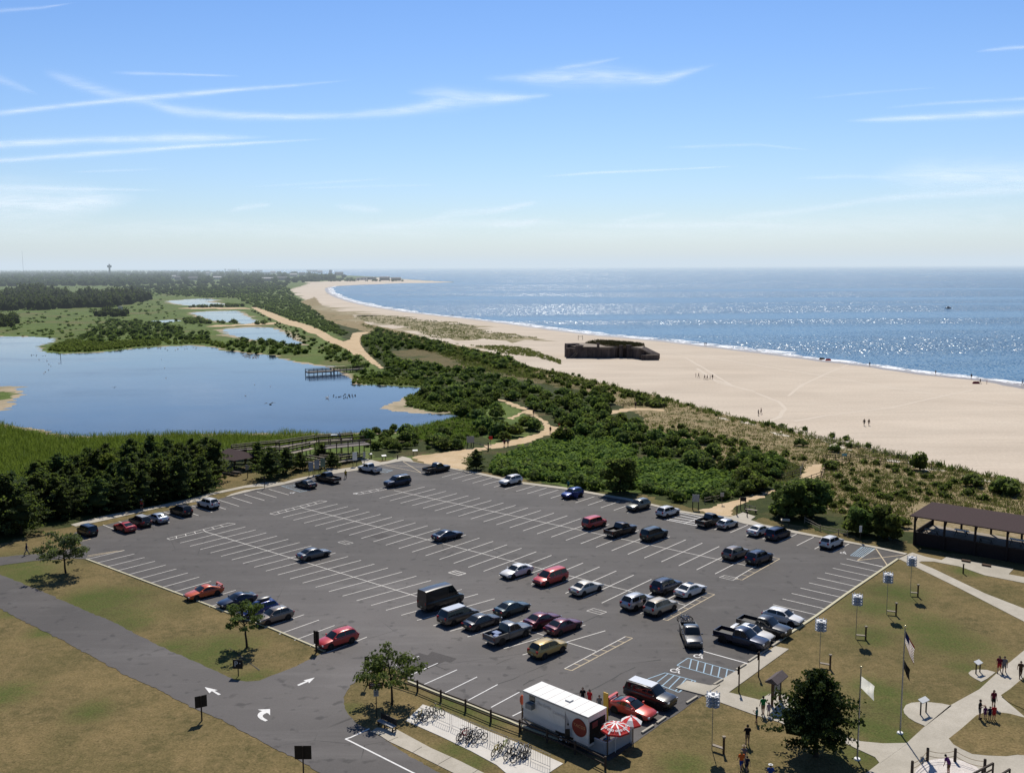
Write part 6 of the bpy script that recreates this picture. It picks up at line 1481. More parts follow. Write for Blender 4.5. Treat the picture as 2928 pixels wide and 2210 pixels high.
# wheel stops
for lab, (a, b) in zip(('concrete wheel stop in front of the dark grey pickup', 'concrete wheel stop in front of the navy pickup', 'concrete wheel stop at the top accessible bay', 'concrete wheel stop at the head of the blue hatching', 'concrete wheel stop beside the bird house ramp', 'concrete wheel stop in front of the black suv with silver roof', 'concrete wheel stop in front of the red coupe with spoiler', 'concrete wheel stop beside the tan ramp slab'),
                       ((('O', 1515, 978), ('O', 1632, 902)), (('O', 1335, 1098), ('O', 1455, 1012)), (('O', 1182, 1195), ('O', 1302, 1115)), (('O', 1012, 1312), ('O', 1142, 1232)), (('N', 62, 510), ('N', 178, 440)), (('K', 2108, 735), ('K', 2228, 650)), (('K', 1895, 872), ('K', 2058, 768)), (('J', 78, 912), ('J', 145, 870)))):
    p, q = W2(*a), W2(*b); t = MB(); t.beam((p.x, p.y, .12), (q.x, q.y, .12), .2, .15); o = t.build('wheel_stop', CONC); tag(o, lab, 'wheel stop', 'concrete wheel stops')

# bench by the bay
p, q = W2('L', 400, 1020), W2('L', 610, 1120); d = (q - p); L = d.length
t = thing('park_bench', 'dark park bench in the tree shade by the pavement', 'bench', (p + q) / 2 + Vector((0, 0, .05)), math.atan2(d.y, d.x)); t.location.z = .1
mb = MB(); mb.box((0, 0, .45), (L, .48, .07)); mb.build('seat', GREYW, t); mb = MB(); mb.box((0, .27, .78), (L, .06, .52), 0, 0); mb.build('backrest', SIGNB, t)
for s in (-.46, -.05, .46):
    mb = MB(); mb.box((s * L, -.15, .22), (.09, .09, .44)); mb.box((s * L, .24, .26), (.09, .09, .52)); mb.box((s * L, .04, .10), (.09, .45, .08)); mb.build('leg', SIGNB, t)
p, q = W2('Y', 1040, 470), W2('Y', 1150, 485); d = q - p
t = thing('park_bench', 'pale bench on the paved pad by the beach path', 'bench', (p + q) / 2, math.atan2(d.y, d.x)); t.location.z = .1
mb = MB(); mb.box((0, 0, .45), (2.0, .5, .08)); mb.build('seat', WOODL, t)
for s in (-.8, .8): mb = MB(); mb.box((s, 0, .21), (.1, .4, .42)); mb.build('leg', WOOD, t)

# bike rack and bicycles
RA, RB_ = W2('b', 375, 275), W2('b', 2000, 960)
d = (RB_ - RA); L = d.length; rang = math.atan2(d.y, d.x)
t = thing('bike_rack', 'long thin steel bicycle rack standing on the pale slab', 'bike rack', RA, rang); t.location.z = .05
npan = 6
for i in range(npan):
    x0, x1 = L * i / npan + .12, L * (i + 1) / npan - .12
    mb = MB()
    for x in (x0, x1): mb.tube((x, 0, 0), (x, 0, 1.25), .022, .022, 6)
    for z in (.18, 1.24): mb.tube((x0, 0, z), (x1, 0, z), .018, .018, 6)
    k = int((x1 - x0) / .24)
    for j in range(1, k): mb.tube((lerp(x0, x1, j / k), 0, .18), (lerp(x0, x1, j / k), 0, 1.24), .011, .011, 5)
    mb.build('rack_panel', STEEL, t)
BK = {k: simple('bike_' + k, c, .35, .5, var=.05) for k, c in {'yellow': (.55, .42, .04), 'black': (.015, .015, .016), 'blue': (.05, .16, .34), 'silver': (.4, .42, .44), 'red': (.45, .03, .05), 'white': (.6, .6, .6), 'dark': (.03, .035, .05), 'green': (.35, .42, .05)}.items()}
def bike_parts():
    R = .33; out = {}
    mb = MB(); mb.ring((0, 0, 0), R - .01, .038, 'y', 22, 5); out['tyre'] = mb.mesh('tyre', RUBBER, True)
    mb = MB(); [mb.tube((0, 0, 0), (R * math.cos(a), 0, R * math.sin(a)), .003, .003, 4) for a in np.arange(0, 6.28, .785)]; mb.tube((0, -.04, 0), (0, .04, 0), .03, .03, 8); out['spokes'] = mb.mesh('spokes', BLACK)
    fr = MB(); bb, st, hd, ra_, fa = (-.02, 0, .30), (-.18, 0, .78), (.38, 0, .80), (-.50, 0, R), (.55, 0, R)
    for a, b, r in ((bb, st, .018), (st, hd, .018), (bb, (.41, 0, .68), .022), (bb, ra_, .013), (st, ra_, .012), ((.36, 0, .86), (.43, 0, .62), .022), ((.43, -.05, .62), (.55, -.05, R), .013), ((.43, .05, .62), (.55, .05, R), .013), (st, (-.21, 0, .92), .014)): fr.tube(a, b, r * 1.9, r * 1.9, 6)
    out['frame'] = fr.mesh('frame', WHITE, True)
    mb = MB(); mb.path([(.30, -.30, .98), (.38, -.12, 1.0), (.37, 0, .96), (.38, .12, 1.0), (.30, .30, .98)], .014, 6); mb.tube((.37, 0, .96), (.36, 0, .84), .014, .014, 6); out['handlebar'] = mb.mesh('handlebar', BLACK, True)
    mb = MB(); mb.ball((-.22, 0, .94), .13, 8, 0, (1.1, .6, .35)); out['saddle'] = mb.mesh('saddle', BLACK, True)
    mb = MB(); mb.tube((-.02, -.06, .30), (-.02, -.05, .30), .09, .09, 12); mb.tube((-.02, -.1, .30), (.12, -.1, .22), .012, .012, 5); mb.tube((-.02, .1, .30), (-.16, .1, .38), .012, .012, 5); out['crank'] = mb.mesh('crank', STEEL)
    return out
BP = bike_parts()
def bicycle(label, loc, ang, col, lean=0.0, group='bicycles locked at the rack', sc=1.0):
    t = thing('bicycle', label, 'bicycle', loc, ang, group); t.rotation_euler = (lean, 0, ang); t.scale = (sc,) * 3
    for x in (-.50, .55):
        wv = link('wheel', BP['tyre'], t); wv.location = (x, 0, .335); link('spokes', BP['spokes'], wv)
    f = link('frame', BP['frame'], t); f.material_slots[0].link = 'OBJECT'; f.material_slots[0].material = BK[col]
    for k in ('handlebar', 'saddle', 'crank'): link(k, BP[k], t)
BKS = [(185, 235, 'yellow', 'yellow bicycle outermost at the tree end of the rack'), (265, 205, 'silver', 'silver bicycle second from the tree end of the rack'), (330, 235, 'black', 'black bicycle leaning under the yellow one near the tree end'), (430, 150, 'green', 'bright yellow bicycle standing across the tree end of the rack'),
       (760, 480, 'dark', 'small dark bicycle at the left of the middle group'), (820, 490, 'red', 'red and white bicycle in the middle group'), (885, 520, 'black', 'black bicycle in the heart of the middle group'), (935, 480, 'silver', 'silver bicycle behind the black one in the middle group'), (1010, 530, 'dark', 'dark bicycle at the right of the middle group'),
       (1245, 690, 'yellow', 'yellow bicycle at the left of the right hand group'), (1345, 640, 'green', 'lime bicycle behind the yellow one in the right hand group'), (1430, 740, 'black', 'black bicycle with thick tyres in the right hand group'), (1525, 690, 'blue', 'blue bicycle inside the right hand group'), (1560, 790, 'dark', 'dark bicycle in front of the blue one in the right hand group'), (1600, 720, 'white', 'white framed bicycle in the right hand group'), (1670, 720, 'black', 'black bicycle at the right end of the right hand group')]
for i, (x, y, c, lab) in enumerate(BKS):
    p = W2('b', x, y, .35); p.z = .05
    bicycle(lab, p, rang + math.pi / 2 + random.uniform(-.30, .30) + (math.pi if i % 2 else 0) if c != 'green' or i > 5 else rang + .15, c, random.uniform(-.14, .14))
t = None
a, b = W2('O', 215, 610, 1.0), W2('O', 375, 610, 1.0); d = b - a
for i, (lab, c) in enumerate((('blue bicycle hung on the tailgate of the departing pickup', 'blue'), ('silver bicycle hung outermost on the departing pickup', 'silver'))):
    bicycle(lab, (a + b) / 2 + Vector((0, .15 + .28 * i, -.30 - .0 * i)), math.atan2(d.y, d.x) + math.pi * i, c, .05, 'bicycles carried on the departing pickup')
# ------------------------------------------------------------------ pavilion at the right
def v2(p): return Vector((p.x, p.y, 0))
e0, e1 = W2('R', 250, 440, 4.4), W2('R', 2212, 752, 4.4)
du = v2(e1 - e0).normalized(); dn = Vector((-du.y, du.x, 0))
if dn.y < 0: dn = -dn
o0 = v2(e0); LEN = 34.0; DEP = 9.5
PAV = world_thing('picnic_pavilion', 'long brown roofed open pavilion with dark timber walls at the right edge', 'pavilion', (o0.x, o0.y, 0))
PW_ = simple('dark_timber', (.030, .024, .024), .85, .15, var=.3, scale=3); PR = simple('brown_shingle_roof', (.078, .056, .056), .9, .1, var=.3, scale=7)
def pp(a, b, z): q = o0 + du * a + dn * b; return (q.x, q.y, z)
mb = MB(); mb.add([pp(0, 0, 4.4), pp(LEN, 0, 4.4), pp(LEN - 2, DEP / 2, 5.75), pp(1.6, DEP / 2, 5.75), pp(0, DEP, 4.4), pp(LEN, DEP, 4.4), pp(0, 0, 4.25), pp(LEN, 0, 4.25), pp(LEN, DEP, 4.25), pp(0, DEP, 4.25)], [(0, 1, 2, 3), (3, 2, 5, 4), (0, 3, 4), (1, 5, 2), (0, 6, 7, 1), (1, 7, 8, 5), (5, 8, 9, 4), (4, 9, 6, 0), (6, 9, 8, 7)])
mb.build('roof', PR, PAV)
def wbox(mb, a0, a1, b0, b1, z0, z1):
    vs = [pp(a, b, z) for z in (z0, z1) for b in (b0, b1) for a in (a0, a1)]
    mb.add(vs, [(0, 2, 3, 1), (4, 5, 7, 6), (0, 1, 5, 4), (2, 6, 7, 3), (0, 4, 6, 2), (1, 3, 7, 5)])
mb = MB(); wbox(mb, .5, LEN - .5, .7, DEP - .6, 1.05, 1.2); mb.build('floor_deck', WOODL, PAV)
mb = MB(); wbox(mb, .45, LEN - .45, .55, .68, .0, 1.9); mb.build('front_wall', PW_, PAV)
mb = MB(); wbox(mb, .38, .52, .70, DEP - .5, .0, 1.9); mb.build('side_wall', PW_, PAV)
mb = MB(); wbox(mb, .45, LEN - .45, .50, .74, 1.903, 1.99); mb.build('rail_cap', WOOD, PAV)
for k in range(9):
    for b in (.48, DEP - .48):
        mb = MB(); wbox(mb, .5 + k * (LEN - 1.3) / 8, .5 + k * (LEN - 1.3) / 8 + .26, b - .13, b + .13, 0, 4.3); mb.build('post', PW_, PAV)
for k in range(9):
    mb = MB(); a = .6 + k * (LEN - 1.4) / 8; mb.beam(pp(a, .6, 3.2), pp(a, 2.2, 4.3), .12, .14); mb.build('brace', PW_, PAV)
for i, (a, b) in enumerate(((2.2, 3.2), (5.6, 5.8), (9.5, 3.4), (13.0, 5.6), (17.0, 3.4), (20.5, 6.0))):
    t = thing('picnic_table', 'pale picnic table inside the brown pavilion', 'picnic table', Vector(pp(a, b, 1.2)), math.atan2(du.y, du.x), 'picnic tables inside the pavilion')
    mb = MB(); mb.box((0, 0, .75), (1.9, .8, .05)); mb.build('table_top', WHITE if i % 2 else WOODL, t)
    for s in (-.72, .72): mb = MB(); mb.box((0, s, .45), (1.9, .28, .05)); mb.build('seat', WOODL, t)
    for s in (-.7, .7): mb = MB(); mb.beam((s, -.75, 0), (s, .25, .74), .06, .1); mb.beam((s, .75, 0), (s, -.25, .74), .06, .1); mb.build('leg', WOOD, t)
for lab, (x, y) in (('flat dark stone slab on the pavement below the pavilion, the left one', (1215, 1240)), ('flat dark stone slab on the pavement below the pavilion, the right one', (1565, 1315))):
    p = W2('R', x, y); mb = MB(); mb.box((0, 0, .14), (1.1, .5, .16), math.atan2(du.y, du.x)); mb.box((0, 0, .05), (.5, .3, .1)); o = mb.build('low_bench', WOODB); o.location = (p.x, p.y, .05); tag(o, lab, 'bench', 'low benches below the pavilion')
t = thing('round_sign', 'pale round sign standing against the dark pavilion wall', 'sign', W2('R', 1845, 1150) + Vector((0, 0, 0)), math.atan2(du.y, du.x))
mb = MB(); mb.tube((0, 0, 0), (0, 0, .9), .05, .05, 8); mb.build('post', STEEL, t); mb = MB(); mb.tube((0, -.04, 1.15), (0, .04, 1.15), .42, .42, 18); mb.build('disc', GREYW, t)

# ------------------------------------------------------------------ observation deck at the left
DECK = world_thing('observation_deck', 'raised timber observation deck with long railed ramps by the pond reeds', 'observation deck', W2('P', 1500, 330))
def deck_run(name, pts, z0, z1, wdt, rail=True, step=2.2, under=True, rails=(.5, 1.0), light=True, sides=(-1, 1)):
    n = len(pts); tot = sum((pts[i + 1] - pts[i]).length for i in range(n - 1)); acc = 0.
    fl = MB(); rl = MB()
    for a, b in zip(pts[:-1], pts[1:]):
        L = (b - a).length; d = (b - a) / L; nn = Vector((-d.y, d.x, 0)); za, zb = lerp(z0, z1, acc / tot), lerp(z0, z1, (acc + L) / tot); acc += L
        fl.beam((a.x, a.y, za - .06), (b.x, b.y, zb - .06), wdt, .12)
        k = max(1, int(L / step))
        for i in range(k + 1):
            t = i / k; q = a + d * (L * t); z = lerp(za, zb, t)
            for s in sides:
                r = q + nn * (s * (wdt / 2 - .05)); pm = MB(); pm.box((r.x, r.y, (z + 1.15) / 2), (.16, .16, z + 1.15), math.atan2(d.y, d.x)); pm.build('post', WOOD, DECK)
        for s in sides:
            o = nn * (s * (wdt / 2 + .06))
            for rz in rails: rl.beam((a.x + o.x, a.y + o.y, za + rz), (b.x + o.x, b.y + o.y, zb + rz), .06, .14)
            cp = MB(); cp.beam((a.x + o.x * .98, a.y + o.y * .98, za + 1.19), (b.x + o.x * .98, b.y + o.y * .98, zb + 1.19), .22, .05); cp.build('handrail', WOODL if light else WOOD, DECK)
    fl.build(name, WOODL if light else simple('grey_decking', (.17, .15, .14), .85, .2, var=.25, scale=5), DECK); rl.build('rails', WOOD, DECK)
Zd = 3.0
cA, cB = W2('P', 1150, 215, Zd), W2('P', 1780, 195, Zd)
deck_run('deck_platform', [W2('P', 1290, 235, Zd), W2('P', 1810, 185, Zd)], Zd, Zd, 4.2, step=2.4, light=False)
deck_run('upper_walkway', [W2('P', 1640, 135, Zd), W2('P', 1230, 150, Zd), W2('P', 780, 225, 2.6)], Zd, 2.4, 2.0, step=2.4)
deck_run('ramp', [W2('P', 1180, 245, 2.6), W2('P', 880, 310, 2.3), W2('P', 560, 300, 2.1), W2('P', 260, 310, 2.0)], 2.6, 1.8, 2.0, step=2.4)
deck_run('upper_walkway', [W2('P', 250, 265, 2.2), W2('P', 560, 235, 2.4), W2('P', 800, 220, 2.5)], 1.9, 2.4, 2.0, step=2.6)
deck_run('lower_ramp', [W2('P', 1110, 400, 1.4), W2('P', 1300, 450, .6)], 1.4, .9, 1.8, step=2.0)
deck_run('lower_ramp', [W2('P', 1260, 400, .9), W2('P', 1440, 405, .7), W2('P', 1740, 360, .15)], .95, .12, 1.8, step=2.0)
def on_deck(name, label, cat, px, z, build):
    t = thing(name, label, cat, G(px, z)); build(t); return t
def scope(t):
    mb = MB(); mb.tube((0, 0, 0), (0, 0, 1.25), .06, .05, 8); mb.build('pedestal', STEEL, t); mb = MB(); mb.tube((-.2, 0, 1.4), (.22, 0, 1.45), .12, .15, 10); mb.build('scope', CHROME, t)
on_deck('viewing_scope', 'silver viewing scope on the observation deck corner', 'telescope', P('P', 1626, 130), Zd, scope)
def dpanel(t):
    for y in (-.4, .4): mb = MB(); mb.box((y, 0, .5), (.08, .08, 1.0)); mb.build('leg', WOOD, t)
    mb = MB(); mb.box((0, 0, 1.05), (1.4, .6, .06), 0, 0, .4); mb.build('panel', simple('pale_blue_panel', (.4, .52, .6), .4), t)
on_deck('interpretive_panel', 'pale blue slanted panel at the back rail of the observation deck', 'information panel', P('P', 1430, 150), Zd, dpanel)

# picnic shelter under the trees
t = world_thing('picnic_shelter', 'small brown hipped picnic shelter half hidden under dark cedars', 'shelter', W2('P', 270, 520))
c = W2('P', 290, 480); a = AU + math.pi
R = Matrix.Rotation(AU, 3, 'Z')
def sp(x, y, z): q = R @ Vector((x, y, 0)); return (c.x + q.x, c.y + q.y, z)
mb = MB(); mb.add([sp(-4.2, -3, 2.6), sp(4.2, -3, 2.6), sp(4.2, 3, 2.6), sp(-4.2, 3, 2.6), sp(-1.8, 0, 4.0), sp(1.8, 0, 4.0)], [(0, 1, 5, 4), (1, 2, 5), (2, 3, 4, 5), (3, 0, 4), (0, 3, 2, 1)]); mb.build('roof', PR, t)
for x in (-3.6, 0, 3.6):
    for y in (-2.5, 2.5): mb = MB(); q = sp(x, y, 0); mb.tube(q, (q[0], q[1], 2.7), .11, .11, 8); mb.build('post', WOOD, t)
for i, (x, y) in enumerate(((300, 560), (215, 545))):
    q = W2('P', x, y); t = thing('picnic_table', 'dark picnic table beside the small picnic shelter', 'picnic table', q, AU + .3, 'picnic tables by the shelter')
    mb = MB(); mb.box((0, 0, .75), (1.9, .8, .06)); mb.build('table_top', WOOD, t)
    for s in (-.72, .72): mb = MB(); mb.box((0, s, .45), (1.9, .28, .05)); mb.build('seat', WOOD, t)
    for s in (-.7, .7): mb = MB(); mb.beam((s, -.75, 0), (s, .25, .74), .06, .1); mb.beam((s, .75, 0), (s, -.25, .74), .06, .1); mb.build('leg', WOOD, t)

# ------------------------------------------------------------------ pier in the pond
t = world_thing('pond_pier', 'wooden fishing pier on posts reaching into the pond', 'pier', W2('A', 2000, 830))
q0, q1, q2 = W2('Z', 100, 240, 1.2), W2('Z', 500, 215, 1.2), W2('Z', 860, 190, 1.2)
for a, b, wd in ((q0, q1, 4.2), (q1, q2 + (q2 - q1) * .4, 2.4)):
    mb = MB(); mb.beam((a.x, a.y, .98), (b.x, b.y, .98), wd, .45); mb.build('deck_floor', simple('pier_decking', (.20, .18, .16), .85, .2, var=.25, scale=2), t)
    d = (b - a); L = d.length; d.normalize(); n = Vector((-d.y, d.x, 0)); k = int(L / 2.6)
    for i in range(k + 1):
        for s in (-1, 1):
            p = a + d * (L * i / k) + n * (s * (wd / 2 - .1)); mb = MB(); mb.tube((p.x, p.y, -.4), (p.x, p.y, 2.2), .15, .12, 8); mb.build('pile', WOOD, t)
    for s in (-1, 1):
        mb = MB(); o = n * (s * wd / 2)
        for z in (1.5, 1.85, 2.2): mb.beam((a.x + o.x, a.y + o.y, z), (b.x + o.x, b.y + o.y, z), .07, .12)
        mb.build('railing', WOOD, t)

# ------------------------------------------------------------------ wartime bunker on the sand
BUNK = world_thing('concrete_bunker', 'weathered concrete wartime bunker with grass on its roof standing on the beach', 'bunker', W2('Q', 1000, 490))
front = [W2('Q', x, y) for x, y in ((315, 452), (400, 470), (540, 486), (760, 488), (900, 492), (1060, 490), (1230, 478), (1390, 482), (1600, 512))]
bcn = NT('old_concrete'); tcb = bcn.pos(); mpb = bcn.n('Mapping', None, Vector=tcb); mpb.inputs['Scale'].default_value = (.9, .9, .12)
nb1, nb2, nb3 = bcn.noise(.7, 6, .7, mpb.outputs[0]), bcn.noise(.18, 4, .6), bcn.noise(1.5, 5, .7)
cb = bcn.mix(bcn.thr(nb1, .38, .65), (.060, .050, .050), (.17, .14, .125)); cb = bcn.mix(bcn.math('MULTIPLY', bcn.thr(nb2, .5, .65), .6), cb, (.045, .040, .045)); cb = bcn.mix(bcn.math('MULTIPLY', bcn.thr(nb3, .58, .7), .6), cb, (.23, .195, .165))
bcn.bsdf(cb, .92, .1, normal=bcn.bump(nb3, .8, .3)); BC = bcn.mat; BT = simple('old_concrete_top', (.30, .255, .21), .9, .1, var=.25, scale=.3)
bk = [Vector((p.x + (3 if i > 4 else -3.5) * (i - 4) / 4, p.y + dd, 0)) for i, (p, dd) in enumerate(zip(front, (9, 17, 22, 24, 24, 24, 22, 18, 12)))]
H0 = 5.0
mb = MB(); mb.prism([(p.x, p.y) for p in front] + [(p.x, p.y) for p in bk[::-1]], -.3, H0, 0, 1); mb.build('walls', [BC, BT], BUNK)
mb = MB()
for a, b in zip(front[4:-1], front[5:]): mb.beam((a.x, a.y - .14, H0 - .38), (b.x, b.y - .14, H0 - .38), .3, .8)
mb.build('parapet', simple('parapet_concrete', (.22, .19, .16), .9, .1, var=.35, scale=.5), BUNK)
for fx_, fw_2, fz_, fd_ in ((420, 4.2, 4.3, 1.0), (560, 3.0, 5.5, .8), (690, 5.0, 4.5, .9), (1050, 5.5, 4.2, 1.1), (1255, 1.6, 5.6, .9), (1385, 2.2, 5.7, 1.2), (1480, 4.4, 4.4, 1.0)):
    q = W2('Q', fx_, 484); bl = MB(); bl.box((q.x, q.y + .1, fz_ / 2 - .2), (fw_2, fd_ * 2, fz_ + .4), .06 * math.sin(fx_)); bl.build('buttress', BC, BUNK)
for fx_, fy_, w__, h__ in ((350, 470, 5.5, 5.9), (460, 478, 3.2, 5.5)):
    q = W2('Q', fx_, fy_); bl = MB(); bl.box((q.x + 2.6, q.y + 2.6, h__ / 2 - .2), (w__, 4.6, h__ + .3), .25); bl.build('corner_block', [BC], BUNK)
mb = MB()
p = W2('Q', 875, 490); mb.box((p.x, p.y + .3, 3.6), (1.1, .9, 6.4)); mb.build('chimney_block', BC, BUNK)
pa, pb = W2('Q', 1600, 525), W2('Q', 1888, 522)
mb = MB(); mb.prism([(pa.x, pa.y), (pb.x, pb.y), (pb.x, pb.y + 5), (pa.x, pa.y + 5)], -.2, 2.1); mb.build('lower_block', BC, BUNK)
mb = MB(); mb.beam((pa.x + 2, pa.y + .2, 2.35), (pb.x, pb.y + .2, 2.4), .25, .3); mb.build('block_coping', BT, BUNK)
mb = MB(); f = front[-1]; mb.add([(f.x - 1, f.y + .3, H0), (f.x + 2.5, f.y + 6, H0), (f.x + 8.5, f.y + 4, 2.1), (f.x + 4, f.y - .2, 2.1), (f.x - 1, f.y + .3, 0), (f.x + 2.5, f.y + 6, 0), (f.x + 8.5, f.y + 4, 0), (f.x + 4, f.y - .2, 0)], [(0, 3, 2, 1), (0, 4, 7, 3), (3, 7, 6, 2), (1, 2, 6, 5)]); mb.build('sloping_buttress', BC, BUNK)
mb = MB(); mb.beam((f.x - .5, f.y - .2, H0 - .1), (f.x + 4.2, f.y - .5, 2.4), .35, .35); mb.build('stair_wall', BT, BUNK)
mb = MB(); p = W2('Q', 362, 465); mb.box((p.x, p.y - .25, 3.1), (.9, .2, 1.1)); mb.build('window', GREYW, BUNK)
s0, s1 = W2('Q', 395, 490), W2('Q', 495, 488)
for off in (0, 1.6):
    mb = MB(); mb.beam((s0.x + off, s0.y - 1.5, .1), (s1.x + off * .6, s1.y - .4, 2.3), .12, .22); mb.build('stair_stringer', WOODL, BUNK)
mb = MB()
for k in range(8): q = k / 7; mb.box((lerp(s0.x, s1.x, q) + .6, lerp(s0.y - 1.5, s1.y - .4, q), .15 + 2.15 * q), (1.3, .3, .05), 0)
mb.box((s1.x + .7, s1.y - .5, 2.9), (.1, .1, 1.4)); mb.box((s1.x + .1, s1.y - .5, 2.9), (.1, .1, 1.4)); mb.build('stair_treads', WOODL, BUNK)
md = [W2('Q', x, y, H0) for x, y in ((660, 240), (900, 262), (1010, 292), (1250, 296), (1500, 300), (1650, 288), (1600, 262), (1400, 240), (1100, 215), (850, 205))]
mb = MB(); mb.prism([(p.x, p.y) for p in md], H0, H0 + .4); mb.build('earth_mound', simple('mound_earth', (.14, .115, .07), .95, .1, var=.35, scale=.5), BUNK)
bc = sum(md, Vector()) / len(md); gp = []
for _ in range(900):
    k = random.randrange(len(md)); a, b = md[k], md[(k + 1) % len(md)]; u, v = random.random(), random.random()
    if u + v > 1: u, v = 1 - u, 1 - v
    q = bc + (a - bc) * u + (b - bc) * v; gp.append(Vector((q.x, q.y, H0 + .38)))
N = len(gp); rngb = np.random.default_rng(3)
gm_ = []
for p in gp:
    for j in range(4):
        a = rngb.uniform(0, 6.28); x, y = p.x + rngb.normal(0, .4), p.y + rngb.normal(0, .4); h = rngb.uniform(.25, .8); w_ = .16
        lx, ly = rngb.normal(0, .3), rngb.normal(0, .3); ca, sa = math.cos(a) * w_, math.sin(a) * w_
        gm_ += [(x - ca, y - sa, p.z), (x + ca, y + sa, p.z), (x + lx + ca * .3, y + ly + sa * .3, p.z + h), (x + lx - ca * .3, y + ly - sa * .3, p.z + h)]
gm_ = np.array(gm_) - np.array(BUNK.location)[None]
o = link('roof_grass', np_mesh('roof_grass', gm_, 4, leaf_mat('bunker_grass', (.045, .037, .018), (.13, .105, .055), .04), np.repeat(rngb.uniform(0, 1, len(gm_) // 4), 4)), BUNK); o['kind'] = 'stuff'

# ------------------------------------------------------------------ white food trailer, barrier, parasols
zb, zr_ = .55, 3.25
A_, B_ = W2('K', 222, 262, zr_), W2('K', 1140, 642, zr_)        # near long top edge
C_ = W2('K', 1352, 505, zr_)                                     # far right top corner
ux = v2(B_ - A_); TL = ux.length; ux.normalize(); uy = Vector((-ux.y, ux.x, 0)); TW = 2.5
TR = thing('food_trailer', 'long white food trailer with a big red disc on its side', 'trailer', v2(A_), math.atan2(ux.y, ux.x)); TR.location.z = .034
TWH = NT('trailer_white'); tcx = TWH.n('TexCoord').outputs['Object']; f = TWH.noise(.9, 6, .7, tcx); f2 = TWH.noise(4, 5, .7, tcx)
TWH.bsdf(TWH.mix(TWH.math('MULTIPLY', TWH.thr(f, .5, .75), TWH.thr(f2, .35, .7)), (.70, .69, .67), (.50, .46, .40)), .5, .4); TWHM = TWH.mat
mb = MB(); mb.box((TL / 2, TW / 2, (zb + zr_) / 2 - .03), (TL - .04, TW - .04, zr_ - zb - .10)); body_ = mb.build('body', TWHM, TR)
mb = MB(); mb.box((TL / 2, TW / 2, zr_ - .055), (TL, TW, .09)); mb.box((TL * .58, TW * .5, zr_ + .05), (.55, .5, .12)); mb.build('roof', TWHM, TR)
mb = MB()
for x in np.linspace(.9, TL - .9, 7): mb.box((x, TW / 2, zr_ - .008), (.03, TW * .96, .012))
mb.build('roof_seams', simple('seam_grey', (.42, .40, .37), .7, .2), TR)
mb = MB(); mb.box((TL / 2, -.005, zb + .05), (TL, .05, .12)); mb.box((TL / 2, -.005, zr_ - .12), (TL, .05, .08)); mb.build('trim', STEEL, TR)
mb = MB(); mb.tube((TL * .872, -.035, 2.0), (TL * .872, .01, 2.0), .78, .78, 40); dsc = mb.build('logo_disc', simple('logo_red', (.20, .022, .014), .5, .3, var=.1), TR)
text_mesh('TACOS', .40, simple('logo_gold', (.55, .26, .12), .5), TR, (TL * .872, -.045, 2.12), (rad(90), 0, 0), 'lettering', .2)
text_mesh('The Grille', .42, simple('faded_letters', (.50, .47, .44), .6), TR, (TL * .335, -.028, 2.62), (rad(90), 0, 0))
text_mesh('Catering', .40, simple('faded_letters', (.58, .53, .50), .6), TR, (TL * .56, -.028, 2.42), (rad(90), 0, 0), 'lettering', .25)
mb = MB(); mb.box((TL * .150, -.03, 2.82), (.62, .06, .52)); mb.build('side_window', GLASS, TR)
mb = MB(); mb.box((TL * .145, -.22, 2.22), (.72, .45, .48)); mb.build('air_conditioner', simple('ac_grey', (.16, .17, .17), .6, .3, var=.3, scale=9), TR)
mb = MB()
for i in range(4): mb.box((TL * .145, -.452, 2.06 + i * .1), (.6, .01, .05))
mb.build('grille_slats', GREYW, TR)
for x in (TL * .60, TL * .70):
    mb = MB(); mb.tube((x, -.03, .36), (x, .24, .36), .36, .36, 22); wv = mb.build('wheel', RUBBER, TR); mb = MB(); mb.tube((x, -.045, .36), (x, -.02, .36), .20, .20, 16); mb.build('rim', WHITE, wv)
mb = MB(); mb.tube((TL * .65, -.02, .50), (TL * .65, .0, .50), .42, .42, 20); mb.box((TL * .65, -.012, .68), (2.0, .03, .36)); mb.build('wheel_arch', BLACK, TR)
mb = MB(); mb.beam((0, TW / 2 - .5, .5), (-1.3, TW / 2, .5), .1, .12); mb.beam((0, TW / 2 + .5, .5), (-1.3, TW / 2, .5), .1, .12); mb.tube((-1.2, TW / 2, 0), (-1.2, TW / 2, .8), .05, .05, 8); mb.build('hitch', BLACK, TR)
mb = MB(); mb.box((TL + .004, TW / 2, 1.75), (.02, TW * .84, 1.9)); mb.build('rear_opening', simple('dark_interior', (.012, .011, .013), .8, .2, var=.3), TR)
mb = MB(); mb.box((TL + .03, TW * .35, 2.3), (.03, .7, .5)); mb.build('menu_board', simple('menu_board_red', (.16, .03, .03), .6, var=.4, scale=6), TR)
# things hung about the trailer
t = thing('gas_bottle', 'orange gas bottle on a bracket at the trailer nose', 'gas bottle', TR.location + ux * -.35 + uy * .25 + Vector((0, 0, 0))); mb = MB(); mb.tube((0, 0, 0), (0, 0, 1.7), .05, .05, 8); mb.build('stand', WOODB, t); mb = MB(); mb.ball((0, 0, 2.15), .28, 12, 0, (.75, .75, 1.7)); mb.build('bottle', simple('orange_bottle', (.55, .10, .04), .5), t, True)
t = thing('yellow_board', 'tall narrow yellow board standing at the trailer end', 'sign board', W2('K', 1385, 665), AV); mb = MB(); mb.box((0, 0, 1.25), (.08, .55, 2.5)); mb.build('board', YELLOW, t); mb = MB(); mb.ball((.1, -.1, .9), .3, 10, 0, (.5, 1, 1.3)); mb.build('hung_bag', WOODB, t)
